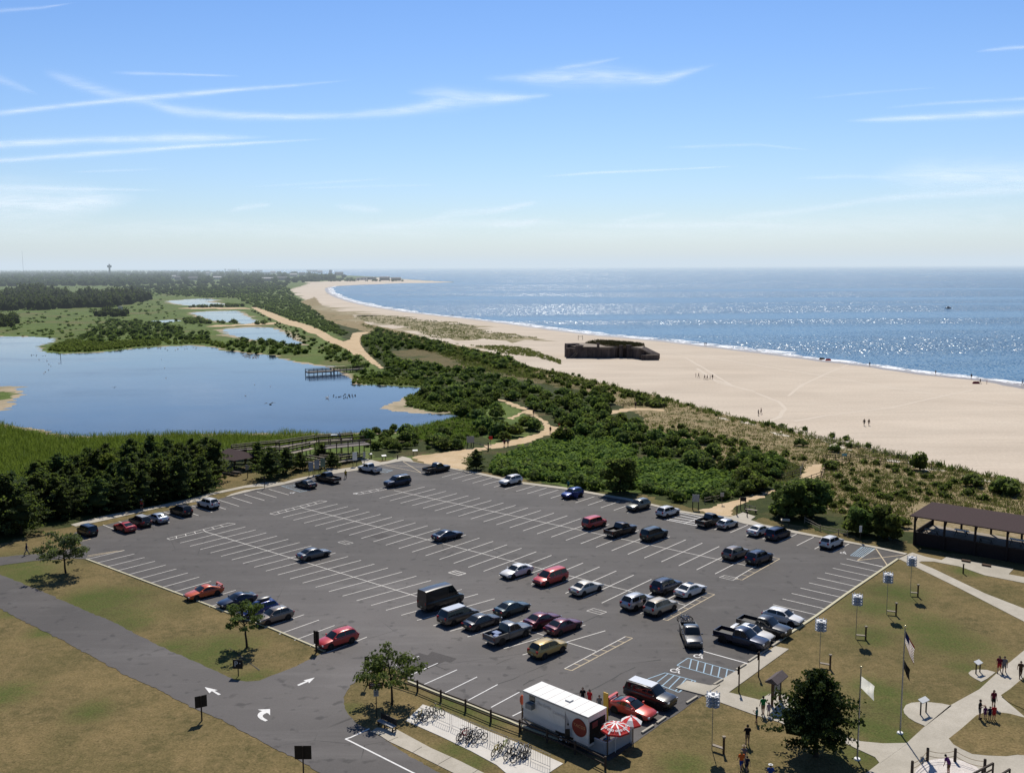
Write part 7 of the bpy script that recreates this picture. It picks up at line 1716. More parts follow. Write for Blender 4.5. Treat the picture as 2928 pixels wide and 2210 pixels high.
# barrier wall
kz = 1.15
Bc = [W2('K', 862, 965), W2('K', 1402, 1178), W2('K', 1750, 975)]
top = [W2('K', 862, 832, 1.15), W2('K', 1402, 985, 1.15), W2('K', 1745, 770, 1.15)]
t = world_thing('barrier_wall', 'low white board enclosure around the trailer end', 'barrier', Bc[1])
for i, (a, b) in enumerate(zip(Bc[:-1], Bc[1:])):
    d = (b - a).normalized(); e = d * (.06 if i == 0 else 0)
    mb = MB(); mb.beam((a.x, a.y, .56), (b.x - e.x, b.y - e.y, .56), .08, 1.12); mb.build('panel', simple('barrier_white', (.42, .43, .45), .6, .3, var=.12), t)
    mb = MB(); mb.beam((a.x, a.y, 1.15), (b.x - e.x, b.y - e.y, 1.15), .14, .05); mb.build('top_rail', WHITE, t)
for p, h in ((Bc[1] + Vector((.05, -.12, 0)), 2.2), (Bc[2] + Vector((.1, 0, 0)), 1.7)):
    mb = MB(); mb.tube((p.x, p.y, 0), (p.x, p.y, h), .05, .05, 8); mb.build('post', WOODB, t)
small_post('weathered post with white cap at the end of the white enclosure', P('K', 850, 1060), 1.75, .09, WOOD)
t = thing('small_sign', 'small wooden yellow sign on a stake leaning at the white enclosure', 'sign', W2('K', 1042, 1005), 0); mb = MB(); mb.box((0, 0, .75), (.06, .06, 1.5)); mb.build('stake', WOODB, t); mb = MB(); mb.box((0, -.04, 1.4), (.5, .04, .42)); mb.build('board', simple('pale_yellow_board', (.5, .36, .14), .6), t)
t = thing('banner_flag', 'narrow black and white feather banner in front of the trailer', 'banner', W2('K', 815, 1075), 0)
mb = MB(); mb.tube((0, 0, 0), (0, 0, 3.3), .025, .015, 6); mb.build('pole', BLACK, t)
mb = MB(); mb.add([(0, 0, 3.2), (.02, .01, 2.7), (0.0, 0, .9), (.42, .03, .9), (.40, -.03, 1.7), (.30, .02, 2.5)], [(0, 1, 2, 3, 4, 5)], 0); mb.build('cloth', simple('banner_white', (.42, .42, .45), .8), t)
mb = MB(); mb.add([(.0, -.02, 1.75), (.0, -.02, .85), (.43, -.02, .85), (.40, -.04, 1.75)], [(0, 1, 2, 3)]); mb.add([(.16, -.03, 2.15), (.24, -.03, 2.02), (.32, -.03, 2.15), (.24, -.03, 2.32)], [(0, 1, 2, 3)]); mb.build('banner_print', BLACK, t)
def parasol(name, label, px, ztop, R, ang, style):
    c = G(px, ztop); t = thing(name, label, 'parasol', (c.x, c.y, .034), ang)
    mb = MB(); mb.tube((0, 0, 0), (0, 0, ztop - .05), .03, .03, 8); mb.build('pole', WHITE, t)
    n = 8; mb = MB(); rim_ = [(R * math.cos(2 * math.pi * i / n), R * math.sin(2 * math.pi * i / n), ztop - .52) for i in range(n)]; mid = [(R * .55 * math.cos(2 * math.pi * i / n), R * .55 * math.sin(2 * math.pi * i / n), ztop - .20) for i in range(n)]
    drop = [(x, y, z - .16) for x, y, z in rim_]; vs = [(0, 0, ztop)] + mid + rim_ + drop; fs, ms = [], []
    for i in range(n):
        j = (i + 1) % n; m = 0 if style == 'red' else i % 2
        fs += [(0, 1 + i, 1 + j), (1 + i, 1 + n + i, 1 + n + j, 1 + j), (1 + n + i, 1 + 2 * n + i, 1 + 2 * n + j, 1 + n + j)]; ms += [m] * 3
    mb.v, mb.f, mb.m = vs, fs, ms; cn = mb.build('canopy', [RED_CAN, WHITE], t)
    if style == 'red':
        for i in range(n):
            a = 2 * math.pi * i / n; rb = MB(); rb.beam((.1 * math.cos(a), .1 * math.sin(a), ztop - .03), (R * .55 * math.cos(a), R * .55 * math.sin(a), ztop - .185), .13, .012); rb.beam((R * .55 * math.cos(a), R * .55 * math.sin(a), ztop - .185), (R * .99 * math.cos(a), R * .99 * math.sin(a), ztop - .50), .13, .012); rb.build('white_stripe', WHITE, cn)
            b = a + math.pi / n; r0 = R * .70; zz = ztop - .335
            mk = MB()
            for s in (-1, 1):                       # rounded white emblem on each panel
                q = Vector((math.cos(b) * r0 - math.sin(b) * s * .17, math.sin(b) * r0 + math.cos(b) * s * .17, zz + .06)); e = Vector((-math.sin(b), math.cos(b), 0)); g = Vector((math.cos(b), math.sin(b), -.52))
                o_ = [(q + e * .13 * math.cos(k * .785) + g * .10 * math.sin(k * .785)) for k in range(8)]; i_ = [(q + e * .06 * math.cos(k * .785) + g * .045 * math.sin(k * .785)) for k in range(8)]
                mk.add(o_ + i_, [(k, (k + 1) % 8, 8 + (k + 1) % 8, 8 + k) for k in range(8)])
            mk.build('printed_emblem', WHITE, cn)
    else:
        mb = MB(); mb.ball((0, 0, ztop + .03), .07, 8); mb.build('cap', WHITE, t)
RED_CAN = simple('red_canvas', (.60, .05, .045), .7, .2, var=.05)
parasol('parasol', 'large red parasol with white stripes over the white enclosure', P('K', 1525, 715), 2.65, 1.28, .2, 'red')
parasol('parasol', 'smaller red and white panelled parasol behind the large red one', P('K', 1745, 625), 2.45, .95, .1, 'rw')
q = W2('K', 1385, 940); t = thing('cool_box', 'blue cool box inside the white enclosure', 'box', q); mb = MB(); mb.box((0, 0, .35), (.5, .5, .7)); mb.build('box', simple('cool_blue', (.02, .12, .40), .4), t); mb = MB(); mb.box((0, 0, .74), (.54, .54, .08)); mb.build('lid', WHITE, t)
q = W2('K', 1380, 975); t = thing('side_table', 'round pale table in the corner of the white enclosure', 'table', q + uy * .6); mb = MB(); mb.tube((0, 0, .72), (0, 0, .76), .45, .45, 18); mb.build('table_top', simple('pale_top', (.55, .5, .44), .6), t); mb = MB(); mb.tube((0, 0, 0), (0, 0, .72), .05, .05, 8); mb.build('leg', STEEL, t)

# rope fence round the plaza
RP = [W2('M', *q) for q in ((600, 1690), (805, 1515), (1170, 1520), (1562, 1665))]
t = world_thing('rope_fence', 'short dark posts joined by sagging rope at the bottom right plaza', 'rope fence', RP[1])
for p in RP: mb = MB(); mb.tube((p.x, p.y, 0), (p.x, p.y, 1.15), .12, .11, 10); mb.ball((p.x, p.y, 1.15), .12, 8, 0, (1, 1, .5)); mb.build('post', WOOD, t)
for a, b in zip(RP[:-1], RP[1:]):
    for z in (.98, .55):
        mb = MB(); mb.path([(lerp(a.x, b.x, k / 8), lerp(a.y, b.y, k / 8), z - .22 * 4 * (k / 8) * (1 - k / 8)) for k in range(9)], .022, 5); mb.build('rope', ROPE, t)
for lab, pts in (('slanting dark timber handrail at the bottom right plaza, the longer one', ((1390, 1690), (1680, 1535))), ('slanting dark timber handrail at the bottom right corner, the shorter one', ((1780, 1690), (1900, 1615)))):
    a, b = W2('M', *pts[0], 1.1), W2('M', *pts[1], 1.1); t = world_thing('handrail', lab, 'handrail', (a.x, a.y, 0))
    mb = MB(); mb.beam((a.x, a.y, 1.1), (b.x, b.y, 1.1), .12, .14); mb.build('rail', WOOD, t); mb = MB(); mb.beam((a.x, a.y, .6), (b.x, b.y, .6), .08, .1); mb.build('lower_rail', WOOD, t)
    for q in (a, (a + b) / 2, b): mb = MB(); mb.tube((q.x, q.y, 0), (q.x, q.y, 1.12), .08, .08, 8); mb.build('post', WOOD, t)
sheet('plaza', GL("M 640,1660 700,1580 800,1510 960,1480 1130,1480 1300,1520 1450,1590 1560,1680 1600,1900 600,1900"), .060, ground_mat('pale_gravel', (.55, .50, .46), (.66, .61, .57), (.48, .43, .40), 1.2, .3, 9, .5, .7, .3, .2, .9, .02), .1, .6, 90)

# ------------------------------------------------------------------ far town, tower, mast, boat
HW = simple('far_white_wall', (.62, .60, .57), .8, .2, var=.1); HG = simple('far_grey_wall', (.30, .29, .28), .8, .2, var=.1); HR = simple('far_grey_roof', (.16, .155, .16), .8, .2, var=.2); HR2 = simple('far_pale_roof', (.50, .49, .48), .7, .2, var=.1)
def far_house(px, h, wd, dp, wall, roofm, rz, label, flat=False):
    g = G(px); t = thing('house', label, 'house', g, rz, 'houses of the far town')
    mb = MB(); mb.box((0, 0, h / 2), (wd, dp, h)); mb.build('walls', wall, t)
    mb = MB()
    if flat: mb.box((0, 0, h + .3), (wd + .6, dp + .6, .6))
    else: r = h * .45; mb.add([(-wd / 2 - .5, -dp / 2 - .5, h), (wd / 2 + .5, -dp / 2 - .5, h), (wd / 2 + .5, dp / 2 + .5, h), (-wd / 2 - .5, dp / 2 + .5, h), (-wd / 2 - .5, 0, h + r), (wd / 2 + .5, 0, h + r)], [(0, 1, 5, 4), (2, 3, 4, 5), (0, 4, 3), (1, 2, 5), (0, 3, 2, 1)])
    mb.build('roof', roofm, t)
    for x in (-.3, 0, .3):
        for z in (.3, .7): mb = MB(); mb.box((x * wd, -dp / 2 - .06, z * h), (wd * .12, .1, h * .2)); mb.build('window', GLASS, t)
FH = [("S 240,140", 9, 16, 12, HW, HR2, 'white house among trees at the left of the far town', 0), ("S 265,150", 9, 18, 12, HG, HR, 'grey house beside the white one at the left of the far town', 0), ("S 480,118", 12, 20, 14, HW, HR2, 'white house high among the trees of the far town', 0), ("S 375,152", 8, 30, 12, HG, HR, 'long low grey house on the near edge of the far town', 0), ("S 545,148", 8, 26, 12, HW, HR2, 'pale house with white roof in the middle of the far town', 0), ("S 750,105", 14, 40, 16, HW, HR2, 'pale long house on the skyline of the far town', 1), ("S 890,110", 12, 55, 16, HW, HR2, 'long white building on the skyline of the far town', 1), ("S 935,104", 12, 34, 16, HG, HR2, 'grey white building right of the long white one', 0),
      ("S 835,92", 16, 70, 20, HG, HR, 'long dark grey building standing above the far trees', 1), ("S 650,84", 19, 120, 24, HG, HR, 'very long dark grey building on the horizon', 1), ("S 600,86", 26, 18, 18, HG, HR, 'dark tower block on the horizon of the far town', 1), ("S 695,80", 28, 16, 16, HG, HR, 'slim dark tower on the long horizon building', 1), ("S 900,158", 8, 34, 12, HG, HR2, 'low grey house at the scrub edge of the far town', 0), ("S 1000,152", 8, 32, 12, HG, HR, 'grey house near the beach end of the far town', 0), ("S 1190,92", 16, 45, 18, HG, HR, 'grey hotel on the skyline near the point', 1), ("S 1230,96", 18, 40, 18, HW, HR2, 'white hotel on the skyline near the point', 1), ("S 1265,102", 14, 36, 16, HW, HR2, 'white house right of the hotel near the point', 0), ("S 1340,108", 17, 14, 12, HG, HR, 'tall dark house at the end of the town', 0), ("S 1400,118", 12, 40, 14, HG, HR, 'dark low building at the seaward end of the town', 0),
      ("S 1560,150", 7, 34, 14, HW, HR2, 'white beach building on the point', 1), ("S 1610,148", 8, 46, 14, HG, HR2, 'long pale grey building on the point', 1), ("S 1720,152", 8, 30, 14, HG, HR, 'dark cottage on the sandy point', 0), ("S 1800,155", 7, 28, 12, HG, HR, 'last dark cottage on the sandy point', 0), ("S 1140,118", 11, 32, 14, HG, HR, 'grey house below the skyline hotels', 0), ("S 1080,128", 10, 30, 14, HG, HR2, 'grey house with pale roof left of the hotels', 0)]
for i, (tx, h, wd, dp, wl, rf, lab, fl) in enumerate(FH): far_house(PL(tx)[0], h, wd, dp, wl, rf, .25 * math.sin(i * 2.1), lab, bool(fl))
for lab, (c, x, y) in (('tiny white cabin alone in the green marsh', ('A', 763, 412)),):
    t = thing('cabin', lab, 'cabin', W2(c, x, y)); mb = MB(); mb.box((0, 0, 1.6), (3.4, 3, 3.2)); mb.build('walls', HW, t); mb = MB(); mb.box((0, 0, 3.35), (3.8, 3.4, .3)); mb.build('roof', HR2, t)
b = at_y(P('A', 693, 160), 4600); b.z = 0
t = thing('water_tower', 'bulbous water tower rising above the far woods', 'water tower', b); mb = MB(); mb.tube((0, 0, 0), (0, 0, 44), 4, 4, 12); mb.build('column', HG, t); mb = MB(); mb.ball((0, 0, 48), 10, 16, 0, (1, 1, .62)); mb.tube((0, 0, 44), (0, 0, 54), 10, 10, 20); mb.build('tank', simple('tower_blue_grey', (.16, .20, .25), .6), t, True); mb = MB(); mb.ball((0, 0, 57), 4, 10); mb.build('cap', HW, t)
b = at_y(P('A', 147, 160), 5200); b.z = 0
t = thing('radio_mast', 'very thin tall radio mast at the left horizon', 'mast', b); mb = MB(); mb.tube((0, 0, 0), (0, 0, 135), .8, .4, 6); mb.build('lattice', HG, t); mb = MB(); [mb.tube((s * 45, 0, 0), (0, 0, 90), .06, .06, 4) for s in (-1, 1)]; mb.build('guy_wires', HG, t)
b = W2('C', 1746, 392); t = thing('motor_boat', 'small dark fishing boat alone far out on the sea', 'boat', b, .4); t.scale = (.48,) * 3; b_ = MB()
b_.add([(-6, -1.7, .1), (3, -1.8, .1), (7, 0, .1), (3, 1.8, .1), (-6, 1.7, .1), (-6.2, -2, 1.5), (3, -2.1, 1.8), (8, 0, 2.4), (3, 2.1, 1.8), (-6.2, 2, 1.5)], [(0, 1, 6, 5), (1, 2, 7, 6), (2, 3, 8, 7), (3, 4, 9, 8), (4, 0, 5, 9), (5, 6, 7, 8, 9)]); b_.build('hull', simple('boat_hull', (.05, .06, .09), .5), t)
mb = MB(); mb.box((0, 0, 2.9), (3.4, 2.6, 2.2)); mb.box((0, 0, 4.1), (3.9, 3.0, .2)); mb.build('cabin', HW, t); mb = MB(); mb.tube((-1, 0, 4), (-1, 0, 8), .08, .05, 6); mb.tube((-2, 1.5, 3), (-5, 4.5, 7.5), .06, .04, 5); mb.tube((-2, -1.5, 3), (-5, -4.5, 7.5), .06, .04, 5); mb.build('outriggers', HG, t)
# ------------------------------------------------------------------ people
SKIN = simple('skin', (.44, .27, .19), .6, .3, var=.05); SKIN2 = simple('skin_tanned', (.30, .17, .11), .6, .3, var=.05)
CL_ = {k: simple('cloth_' + k, c, .85, .15, var=.12, scale=9) for k, c in {'black': (.012, .012, .015), 'green': (.02, .20, .06), 'teal': (.02, .17, .17), 'white': (.6, .59, .57), 'navy': (.014, .02, .05), 'khaki': (.26, .20, .13), 'red': (.45, .025, .03), 'maroon': (.12, .012, .03), 'orange': (.62, .14, .03), 'blue': (.02, .06, .28), 'purple': (.12, .03, .14), 'grey': (.16, .16, .17), 'yellow': (.55, .36, .03), 'pink': (.5, .25, .3), 'brown': (.09, .05, .03), 'lilac': (.35, .30, .38)}.items()}
HAIRS = {k: simple('hair_' + k, c, .7, .25, var=.2, scale=20) for k, c in {'dark': (.018, .012, .009), 'brown': (.06, .035, .02), 'blond': (.35, .25, .11), 'grey': (.3, .29, .28)}.items()}
def person_pose(kind):
    """bones: (label, p, q, r0, r1)"""
    B = []; up = Vector((0, 0, 1))
    st = {'stand': 0, 'walk': .30, 'hold': 0, 'reach': .1, 'bend': 0}[kind]
    lean = .55 if kind == 'bend' else 0
    hip = Vector((0, 0, .92)); chest = Vector((0, .30 * math.sin(lean), .92 + .33 * math.cos(lean))); sh = hip + (chest - hip) * 1.50; nk = hip + (chest - hip) * 1.62; hd = hip + (chest - hip) * 2.08 + Vector((0, .015, 0))
    for s in (-1, 1):
        B.append(('pelvis', hip + Vector((s * .065, 0, -.02)), hip + Vector((s * .06, 0, .12)), .108, .098))
        B.append(('torso', hip + Vector((s * .06, 0, .12)), chest + Vector((s * .075, 0, .02)), .096, .112)); B.append(('torso', chest + Vector((s * .075, 0, .02)), sh + Vector((s * .10, 0, -.03)), .112, .072))
        B.append(('torso', sh + Vector((s * .05, 0, -.03)), sh + Vector((s * .185, 0, -.045)), .072, .058))
    B.append(('neck', sh + Vector((0, 0, -.06)), nk + Vector((0, .01, .06)), .068, .053))
    for s in (-1, 1):
        f = st * s; knee = Vector((s * .10, f * .45 + .03, .50)); ank = Vector((s * .105, f * .95 - (.06 if f < 0 else 0), .10 + (.06 if f < 0 else 0))); toe = ank + Vector((s * .025, .17, -.055 - (.04 if f < 0 else 0)))
        B += [('thigh', Vector((s * .085, 0, .90)), knee, .094, .062), ('shin', knee, knee.lerp(ank, .35), .060, .058), ('shin', knee.lerp(ank, .35), ank, .058, .038), ('foot', ank + Vector((0, -.035, -.045)), toe, .044, .034)]
        a = -f; shp = sh + Vector((s * .195, 0, -.05))
        if kind == 'hold': el = shp + Vector((s * .07, .10, -.25)); wr = el + Vector((-s * .12, .20, .10))
        elif kind == 'reach' and s > 0: el = shp + Vector((s * .12, .05, -.25)); wr = el + Vector((s * .16, .12, -.16))
        else: el = shp + Vector((s * .06, a * .35 - .02, -.28)); wr = el + Vector((s * .01, a * .40 + .07, -.245))
        B += [('upperarm', shp, el, .052, .041), ('forearm', el, wr, .041, .028)]
        d = (wr - el).normalized(); side = d.cross(up); side = side.normalized() if side.length > .05 else Vector((1, 0, 0)); nrm = side.cross(d).normalized(); pal = wr + d * .08
        B += [('hand', wr, pal, .028, .036)]
        for i, (o, L) in enumerate(((-.030, .062), (-.010, .078), (.010, .072), (.030, .055))):
            r = pal + side * o * .9 + d * .01; m = r + d * L * .55 + nrm * .008; B += [('hand', r, m, .0105, .0095), ('hand', m, m + d * L * .45 + nrm * .022, .0095, .0085)]
        tb = wr + d * .035 + nrm * .022; B += [('hand', tb, tb + nrm * .035 + d * .035, .0115, .0095)]
    return B, hd, (hd - nk).normalized()
def person_meshes(kind):
    B, hd, ax = person_pose(kind); mb = MB()
    for lb, p, q, r0, r1 in B: mb.tube(p, q, r0, r1, 10); mb.ball(p, r0 * .99, 8); mb.ball(q, r1 * .99, 8)
    mb.ball(hd, .098, 12, 0, (.84, 1.0, 1.2)); mb.ball(hd + Vector((0, .045, -.06)), .055, 8, 0, (1, .9, .9))      # skull and jaw
    mb.tube(hd + Vector((0, .085, .02)), hd + Vector((0, .118, -.018)), .012, .018, 6); mb.ball(hd + Vector((0, .112, -.02)), .018, 6)
    mb.tube(hd + Vector((-.022, .094, -.058)), hd + Vector((.022, .094, -.058)), .010, .010, 6)
    for s in (-1, 1): mb.ball(hd + Vector((s * .085, 0, -.01)), .026, 6, 0, (.5, .8, 1.2)); mb.ball(hd + Vector((s * .035, .088, .028)), .014, 6)
    o = mb.build('tmp_body', SKIN); md = o.modifiers.new('r', 'REMESH'); md.mode = 'VOXEL'; md.voxel_size = .0135; sm = o.modifiers.new('s', 'SMOOTH'); sm.factor = .5; sm.iterations = 2
    dg = bpy.context.evaluated_depsgraph_get(); me = bpy.data.meshes.new_from_object(o.evaluated_get(dg)); me.name = 'person_body'; bpy.data.objects.remove(o)
    me.polygons.foreach_set('use_smooth', [True] * len(me.polygons))
    n = len(me.vertices); co = np.zeros(n * 3, np.float32); me.vertices.foreach_get('co', co); co = co.reshape(-1, 3); no = np.zeros(n * 3, np.float32); me.vertices.foreach_get('normal', no); no = no.reshape(-1, 3)
    labs = [b[0] for b in B] + ['head']; D = []
    for lb, p, q, r0, r1 in B:
        p, q = np.array(p), np.array(q); d = q - p; t = np.clip(((co - p) @ d) / max(1e-9, d @ d), 0, 1); D.append(np.linalg.norm(co - (p + t[:, None] * d), axis=1) - (r0 + (r1 - r0) * t))
    D.append(np.linalg.norm((co - np.array(hd)) / (.84, 1, 1.2), axis=1) - .098); k = np.argmin(np.array(D), 0); lab = np.array(labs)[k]
    ls = np.zeros(len(me.polygons), np.int32); me.polygons.foreach_get('loop_start', ls); lt = np.zeros(len(me.polygons), np.int32); me.polygons.foreach_get('loop_total', lt); vi = np.zeros(len(me.loops), np.int32); me.loops.foreach_get('vertex_index', vi)
    faces = [vi[a:a + b] for a, b in zip(ls, lt)]
    def cloth(name, mask, off):
        fs = [f for f in faces if mask[f].all()]; use = np.unique(np.concatenate(fs)); mp = {v: i for i, v in enumerate(use)}
        m = bpy.data.meshes.new(name); m.from_pydata((co[use] + no[use] * off).tolist(), [], [[mp[v] for v in f] for f in fs]); m.materials.append(WHITE); m.polygons.foreach_set('use_smooth', [True] * len(m.polygons)); return m
    z = co[:, 2]; out = {'body': me}
    ta = np.isin(lab, ['torso']) | ((lab == 'upperarm') & (D[[i for i, l in enumerate(labs) if l == 'upperarm'][0]] < 9)); el_ = np.zeros(n, bool)
    for i, (lb, p, q, r0, r1) in enumerate(B):
        if lb == 'upperarm': pp_, qq = np.array(p), np.array(q); d = qq - pp_; t = ((co - pp_) @ d) / (d @ d); el_ |= (k == i) & (t > .62)
    out['shirt'] = cloth('shirt', (ta & ~el_) | ((lab == 'pelvis') & (z > .93)) | ((lab == 'neck') & (z < 1.42) if kind != 'bend' else (lab == 'torso')), .014)
    out['shorts'] = cloth('shorts', (lab == 'pelvis') | ((lab == 'thigh') & (z > .55)) | ((lab == 'torso') & (z < 1.0)), .012)
    out['trousers'] = cloth('trousers', (lab == 'pelvis') | (lab == 'thigh') | ((lab == 'shin') & (z > .13)) | ((lab == 'torso') & (z < 1.0)), .012)
    out['shoes'] = cloth('shoes', (lab == 'foot'), .008)
    rel = co - np.array(hd); out['hair'] = cloth('hair', (lab == 'head') & ((rel[:, 1] < .045) & (rel[:, 2] > -.06) | (rel[:, 2] > .058)) & (rel[:, 2] > -.09), .016)
    q = MB(); q.ball(hd + Vector((0, -.035, -.06)), .115, 10, 0, (.95, .62, 1.6)); out['long_hair'] = q.mesh('hair', WHITE, True)
    q = MB(); [q.ball(hd + Vector((s * .034, .093, .012)), .011, 6) for s in (-1, 1)]; out['eyes'] = q.mesh('eyes', BLACK, True)
    q = MB(); q.tube(hd + Vector((0, .02, .075)), hd + Vector((0, .02, .085)), .19, .18, 16); q.ball(hd + Vector((0, 0, .085)), .10, 10, 0, (1, 1.05, .7)); out['hat'] = q.mesh('hat', WHITE, True)
    return out
PM = {}
def put(name, me, mat_, root):
    o = link(name, me, root); o.material_slots[0].link = 'OBJECT'; o.material_slots[0].material = mat_; return o
def person(label, loc, face, pose='stand', shirt='black', low='khaki', lowk='shorts', hair='dark', h=1.0, skin=SKIN, long=False, hat=None, group=None, top=True, shoes='black'):
    if pose not in PM: PM[pose] = person_meshes(pose)
    m = PM[pose]; t = thing('person', label, 'person', loc, face, group); t.scale = (h, h, h)
    put('body', m['body'], skin, t)
    if shirt: put('shirt', m['shirt'], CL_[shirt], t)
    put(lowk, m[lowk], CL_[low], t); put('shoes', m['shoes'], CL_[shoes], t); link('eyes', m['eyes'], t)
    put('hair', m['hair'], HAIRS[hair], t)
    if long: put('long_hair', m['long_hair'], HAIRS[hair], t)
    if hat: put('hat', m['hat'], CL_[hat], t)
    return t
AWAY, NEAR = 0.0, math.pi
def at(c, x, y, z=.055): p = W2(c, x, y); p.z = z; return p
person('man in green shirt and khaki shorts walking hand in hand past the kiosk', at('N', 712, 905), .1, 'reach', 'green', 'khaki', h=1.05)
person('small child in pale lilac dress beside the man in green', at('N', 788, 915), .1, 'stand', 'lilac', 'lilac', hair='brown', h=.74, long=True)
person('boy in teal shirt standing on the path edge with raised hands', at('N', 628, 1010), 1.1, 'hold', 'teal', 'navy', h=.86)
person('man in black shirt and khaki shorts walking on the dry lawn', at('N', 505, 1300, 0), AWAY, 'hold', 'black', 'khaki', h=1.08)
person('woman in orange top and blue shorts with blond hair at the bottom edge', at('N', 425, 1640, 0), AWAY, 'walk', 'orange', 'blue', hair='blond', h=1.0, long=True)
person('adult in grey top with pale hat behind the woman in orange', at('N', 440, 1610, 0) + Vector((.25, .6, 0)), AWAY, 'stand', 'grey', 'white', hair='blond', h=.98, hat='khaki')
person('child in navy clothes beside the woman in orange', at('N', 500, 1650, 0), AWAY, 'walk', 'navy', 'navy', h=.78)
person('person in blue shirt and white hat cut off at the bottom edge', at('N', 808, 1830, 0), AWAY, 'walk', 'blue', 'navy', h=1.02, hat='white')
person('woman in maroon top and red shorts walking on the wide walk with a companion', at('M', 1755, 340), 2.6, 'walk', 'maroon', 'red', long=True, h=1.0)
person('man in dark grey shirt beside the woman in maroon on the wide walk', at('M', 1822, 350), 2.6, 'walk', 'grey', 'grey', h=1.02)
person('person in brown clothes at the right end of the wide walk', at('M', 2038, 410), 2.8, 'walk', 'brown', 'brown', lowk='trousers', h=1.0)
person('woman in dark maroon top and black skirt standing at the path fork', at('M', 1680, 810), NEAR, 'stand', 'maroon', 'black', h=1.0, long=True, hair='brown')
person('man in black shirt standing on the grass tip beside the children', at('M', 1495, 955), -2.2, 'hold', 'black', 'grey', h=1.06)
person('child in purple on the grass tip beside the man in black', at('M', 1570, 955), NEAR, 'stand', 'purple', 'purple', h=.70, long=True)
person('child in dark clothes in the middle of the grass tip group', at('M', 1630, 970), NEAR, 'stand', 'navy', 'navy', h=.74)
person('child in bright red shirt on the grass tip', at('M', 1685, 975), NEAR, 'stand', 'red', 'red', h=.84)
person('person in purple top inside the rope fence plaza', at('M', 1085, 1690, .065), .6, 'bend', 'purple', 'brown', h=.95)
person('man in dark shirt behind the white trailer', at('K', 1062, 470, .034), NEAR, 'stand', 'black', 'navy', h=1.0)
person('woman in red shirt with long dark hair behind the white trailer', at('K', 1158, 500, .034), 2.6, 'stand', 'red', 'red', h=1.0, long=True)
person('dark haired person at the serving side of the white trailer', at('K', 1295, 570, .034), NEAR, 'stand', 'grey', 'navy', h=.95)
person('person in yellow shirt crossing the bay by the white pickup', at('E', 798, 466, .034), AWAY, 'walk', 'yellow', 'black', lowk='trousers', h=1.0)
person('walker in red shirt and pale cap on the pavement in front of the cedars', at('D', 1122, 712, .06), AV + 2.6, 'walk', 'red', 'black', h=1.0, hat='white')
person('person in dark clothes walking along the service road at the left edge', at('D', 213, 1068, .04), -1.2, 'walk', 'navy', 'grey', lowk='trousers', h=1.0)
person('figure in black beside the open door of the silver suv', at('I', 2085, 325, .034), AV, 'hold', 'black', 'black', lowk='trousers', h=1.0)
person('person in brown clothes alone on the sandy trail bend', at('B', 1384, 1082, .025), AWAY, 'walk', 'brown', 'grey', h=1.0)
person('person in dark clothes at the trail junction by the thicket', at('B', 1490, 1192, .025), AWAY, 'walk', 'black', 'navy', h=1.0)
person('person in red shirt on the boardwalk behind the trail junction', at('B', 1547, 1168, .025), NEAR, 'walk', 'red', 'grey', h=1.0)
person('person by the trail gate in dark clothes, the left of two', at('B', 1200, 1275, .025), AWAY, 'stand', 'maroon', 'black', h=1.0)
person('person by the trail gate in dark clothes, the right of two', at('B', 1222, 1272, .025), AWAY, 'stand', 'grey', 'black', h=1.0)
person('person standing at the open door of the bright blue suv', at('F', 622, 555, .11), NEAR, 'stand', 'teal', 'navy', h=1.0)
person('person in pale top standing at the back rail of the observation deck', G(P('P', 1492, 150), 3.0) , NEAR, 'stand', 'white', 'navy', h=1.0)
person('person at the dune boardwalk fence in dark clothes', at('B', 2028, 1030, .025), NEAR, 'stand', 'navy', 'black', h=1.0)
BE = [(('C', 193, 815), 'left of the scattered group of six on the open sand', 'pink', .85), (('C', 210, 818), 'second from left of the group of six on the open sand', 'black', 1), (('C', 247, 828), 'third from left of the group of six on the open sand', 'navy', 1), (('C', 263, 830), 'fourth from left of the group of six on the open sand', 'maroon', 1), (('C', 281, 826), 'fifth from left of the group of six on the open sand', 'white', .8), (('C', 295, 827), 'rightmost of the group of six on the open sand', 'black', 1),
      (('C', 577, 1052), 'left of the pair near the dune edge', 'navy', 1), (('C', 594, 1042), 'right of the pair near the dune edge', 'maroon', 1), (('C', 1228, 1114), 'left of the pair strolling on the right part of the beach', 'black', 1.05), (('C', 1257, 1113), 'right of the pair strolling on the right part of the beach', 'brown', 1.0),
      (('C', 247, 620), 'left of the pair at the water line beyond the bunker', 'black', 1), (('C', 256, 620), 'right of the pair at the water line beyond the bunker', 'navy', 1), (('C', 1262, 747), 'alone at the water line in the middle of the beach', 'black', 1), (('C', 1888, 822), 'standing in the shallow surf at the right', 'navy', 1), (('C', 1668, 797), 'small bather at the water line left of the beach group', 'brown', .9), (('C', 2203, 862), 'at the right end of the beach by the water', 'maroon', 1),
      (('C', 1942, 855), 'standing with the group sitting by the water at the right', 'black', 1), (('C', 1983, 857), 'right of the group sitting by the water', 'red', .8), (('B', 863, 453), 'left of the two specks far along the shore', 'black', 1), (('B', 874, 454), 'right of the two specks far along the shore', 'navy', 1)]
for (c, x, y), lab, sh_, h in BE: person('beach walker in ' + sh_ + ', ' + lab, at(c, x, y, .03), random.choice((AWAY, NEAR, 1.2, -1.4)), random.choice(('walk', 'stand')), sh_, random.choice(('navy', 'black', 'grey')), h=h, skin=SKIN2)
